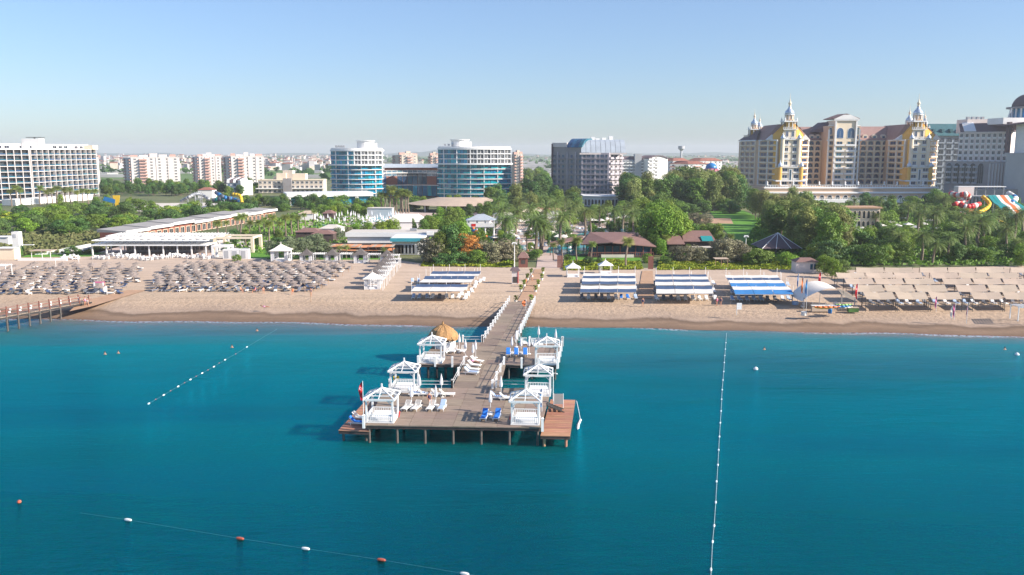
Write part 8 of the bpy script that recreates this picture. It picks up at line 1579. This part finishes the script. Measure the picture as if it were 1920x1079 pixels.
plants([(R.choice(['bright', 'mid', 'bright']), a, b, h_) for a, b, h_ in ((1216, 462, 62), (1230, 470, 70), (1242, 474, 74), (1256, 472, 76), (1270, 470, 66), (1222, 440, 54), (1236, 436, 56), (1250, 430, 50), (1262, 446, 56), (1284, 464, 40), (1300, 456, 34), (1316, 452, 30), (1332, 454, 32), (1345, 456, 34), (1292, 444, 30), (1210, 420, 44), (1196, 410, 34), (1226, 476, 34), (1238, 480, 30))] + [('gbush', a, b, h_) for a, b, h_ in ((1266, 492, 30), (1282, 494, 32), (1298, 492, 30), (1312, 494, 30), (1345, 492, 40), (1360, 494, 44), (1375, 492, 42), (1386, 494, 36))] + [('bush', 1330, 488, 18), ('bush', 1420, 498, 30), ('bush', 1437, 498, 26), ('bush', 1408, 496, 22), ('brush', 1475, 500, 26), ('bush', 1250, 498, 14), ('fan', 1350, 470, 30), ('fan', 1368, 474, 32), ('gbush', 1300, 424, 24), ('gbush', 1320, 426, 24), ('bright', 1312, 412, 12)], 'right of the pool pavilion', 'trees right of the pool pavilion')
it = []
for i in range(64): a = U(1165, 1385); it.append((R.choice(['euc', 'euc', 'dark', 'mid']), a, U(378, 398), U(40, 56) + (8 if a > 1240 else 0)))
it += [(R.choice(['dbush', 'bush', 'dbush']), U(1165, 1385), U(392, 402), U(14, 24)) for i in range(34)]
plants(it, 'of the back grove', 'trees of the back grove')
it = []
for i in range(44):
    b = 400 + 84 * (i / 43); xl = 1392 + (b - 400) * 1.15; xr = 1500 + (b - 400) * 1.1; a = U(xl, xr); it.append((R.choice(['euc', 'euc', 'euc', 'mid']), a, b + U(-3, 3), U(32, 46) + (b - 400) * .50))
it = [t_ if not (1430 < t_[1] < 1505 and t_[2] > 466) else (t_[0], t_[1] + 70, t_[2], t_[3]) for t_ in it]
plants(it, 'in the tall grove left of the tan canopies', 'trees of the right grove')
it = []
for i in range(26): a = U(1528, 1700); it.append((R.choice(['mid', 'dark', 'bright', 'dbush', 'bush']), a, 506 - (a > 1560) * 6 - U(0, 42), U(26, 40)))
plants(it + [('bright', 1560, 522, 36), ('bright', 1545, 514, 34), ('bush', 1575, 512, 24), ('bright', 1672, 472, 46), ('bright', 1690, 478, 44), ('bright', 1700, 470, 42)], 'behind the marquee', 'trees behind the marquee')
it = []
for i in range(30): a = U(1690, 1930); it.append((R.choice(['mid', 'dark', 'bush', 'mid']), a, U(452, 494), U(24, 38)))
plants(it, 'behind the tan canopies', 'trees behind the tan canopies')
plants([('date', a, b, h_) for a, b, h_ in [(1605, 424, 38), (1672, 478, 56), (1684, 486, 52), (1727, 492, 60), (1750, 498, 50), (1777, 488, 52), (1808, 482, 66), (1833, 470, 66), (1840, 468, 60), (1884, 480, 60), (1746, 452, 58), (1768, 410, 44), (1720, 440, 46), (1795, 450, 52), (1850, 448, 50), (1900, 452, 56), (1915, 440, 50), (1650, 402, 34), (1625, 398, 30), (1600, 400, 30), (1700, 420, 40), (1785, 440, 44), (1822, 440, 48), (1870, 436, 44), (1575, 440, 46), (1640, 432, 34), (1755, 430, 44), (1905, 490, 44), (1730, 420, 38)]], 'on the right behind the tan canopies', 'date palms on the right')
plants([(R.choice(['mid', 'dark', 'bush', 'bright']), U(1560, 1920), U(392, 440), U(18, 30)) for i in range(46)] + [('bright', 1915, 500, 40), ('bright', 1700 + 60, 398, 34), ('mid', 1752, 396, 38), ('mid', 1772, 394, 30)], 'below the castle hotel and right waterpark', 'trees below the castle hotel')
plants([(R.choice(['dark', 'mid', 'mid', 'euc']), U(905, 1085) if i % 3 else U(1185, 1240), U(384, 404), U(24, 38)) for i in range(46)], 'below the grey hotel', 'trees below the grey hotel')
plants([(R.choice(['dark', 'mid']), U(980, 1060), U(340, 352), U(16, 26)) for i in range(12)] + [(R.choice(['dark', 'mid']), U(1345, 1400), U(346, 356), U(12, 20)) for i in range(8)], 'on the plain between the hotels', 'trees on the plain between the hotels')
plants([(R.choice(['bush', 'brush', 'dbush', 'spalm', 'bright', 'fan', 'cypress']), U(912, 1088) if i % 2 else U(1060, 1235), U(404, 440) if i % 2 == 0 else U(404, 470), U(12, 26)) for i in range(64)], 'amid the central pools', 'small plants amid the central pools')
plants([(R.choice(['mid', 'bright', 'bush']), U(530, 900), U(384, 402), U(12, 22)) for i in range(40)], 'at the feet of the glass hotels', 'trees at the feet of the glass hotels')
# distant tree belts on the plain: one mass of small crowns
vs = []; fs = []; r = random.Random(5)
for i in range(2600):
    Y = 850 + 4600 * r.random() ** 1.6; a = r.uniform(-60, 1980); x = PX(a, Y, 4)
    if mnoise.noise(Vector((x / 260, Y / 120, 7))) < .02: continue
    s = r.uniform(5, 13) * (1 + Y / 4000); h_ = r.uniform(4, 10)
    for k in range(9):
        q = r.uniform(0, 6.28); d = s * r.uniform(0, .6); c = Vector((x + d * math.cos(q), Y + d * math.sin(q) * .4, LAND + h_ * r.uniform(.15, .85))); u = Vector((r.uniform(-1, 1), r.uniform(-.5, .5), r.uniform(-.3, .3))).normalized() * s * .32; v = Vector((r.uniform(-.3, .3), r.uniform(-.6, .6), 1)).normalized() * h_ * .3; o = len(vs); vs += [tuple(c - u), tuple(c - v), tuple(c + u), tuple(c + v)]; fs.append((o, o+1, o+2, o+3))
me = bpy.data.meshes.new('distant_trees'); me.from_pydata(vs, [], fs); me.materials.append(M['leaf_dark']); me.update(); tag(ob('distant_trees', me), kind='stuff', label='dark tree belts scattered over the plain up to the horizon', cat='tree belts')
# undergrowth filling the gardens
cover('undergrowth', [[(420, 476), (640, 476), (700, 402), (560, 400), (430, 440)], [(1230, 492), (1400, 494), (1390, 470), (1260, 470)], [(1520, 500), (1930, 500), (1930, 390), (1560, 390)], [(800, 494), (965, 494), (960, 480), (880, 400), (810, 405)], [(1180, 475), (1290, 475), (1290, 400), (1180, 400)], [(1380, 490), (1560, 492), (1560, 440), (1500, 400), (1430, 400)]], 'leaf_mid', .55, .45, 1.6, 'low garden undergrowth between the trees', 9, 'undergrowth')
for o in [q for q in sc.objects if q.get("label") == "x" and q.parent is None]:
    if True:
        for ch in list(o.children): bpy.data.objects.remove(ch)
        bpy.data.objects.remove(o)
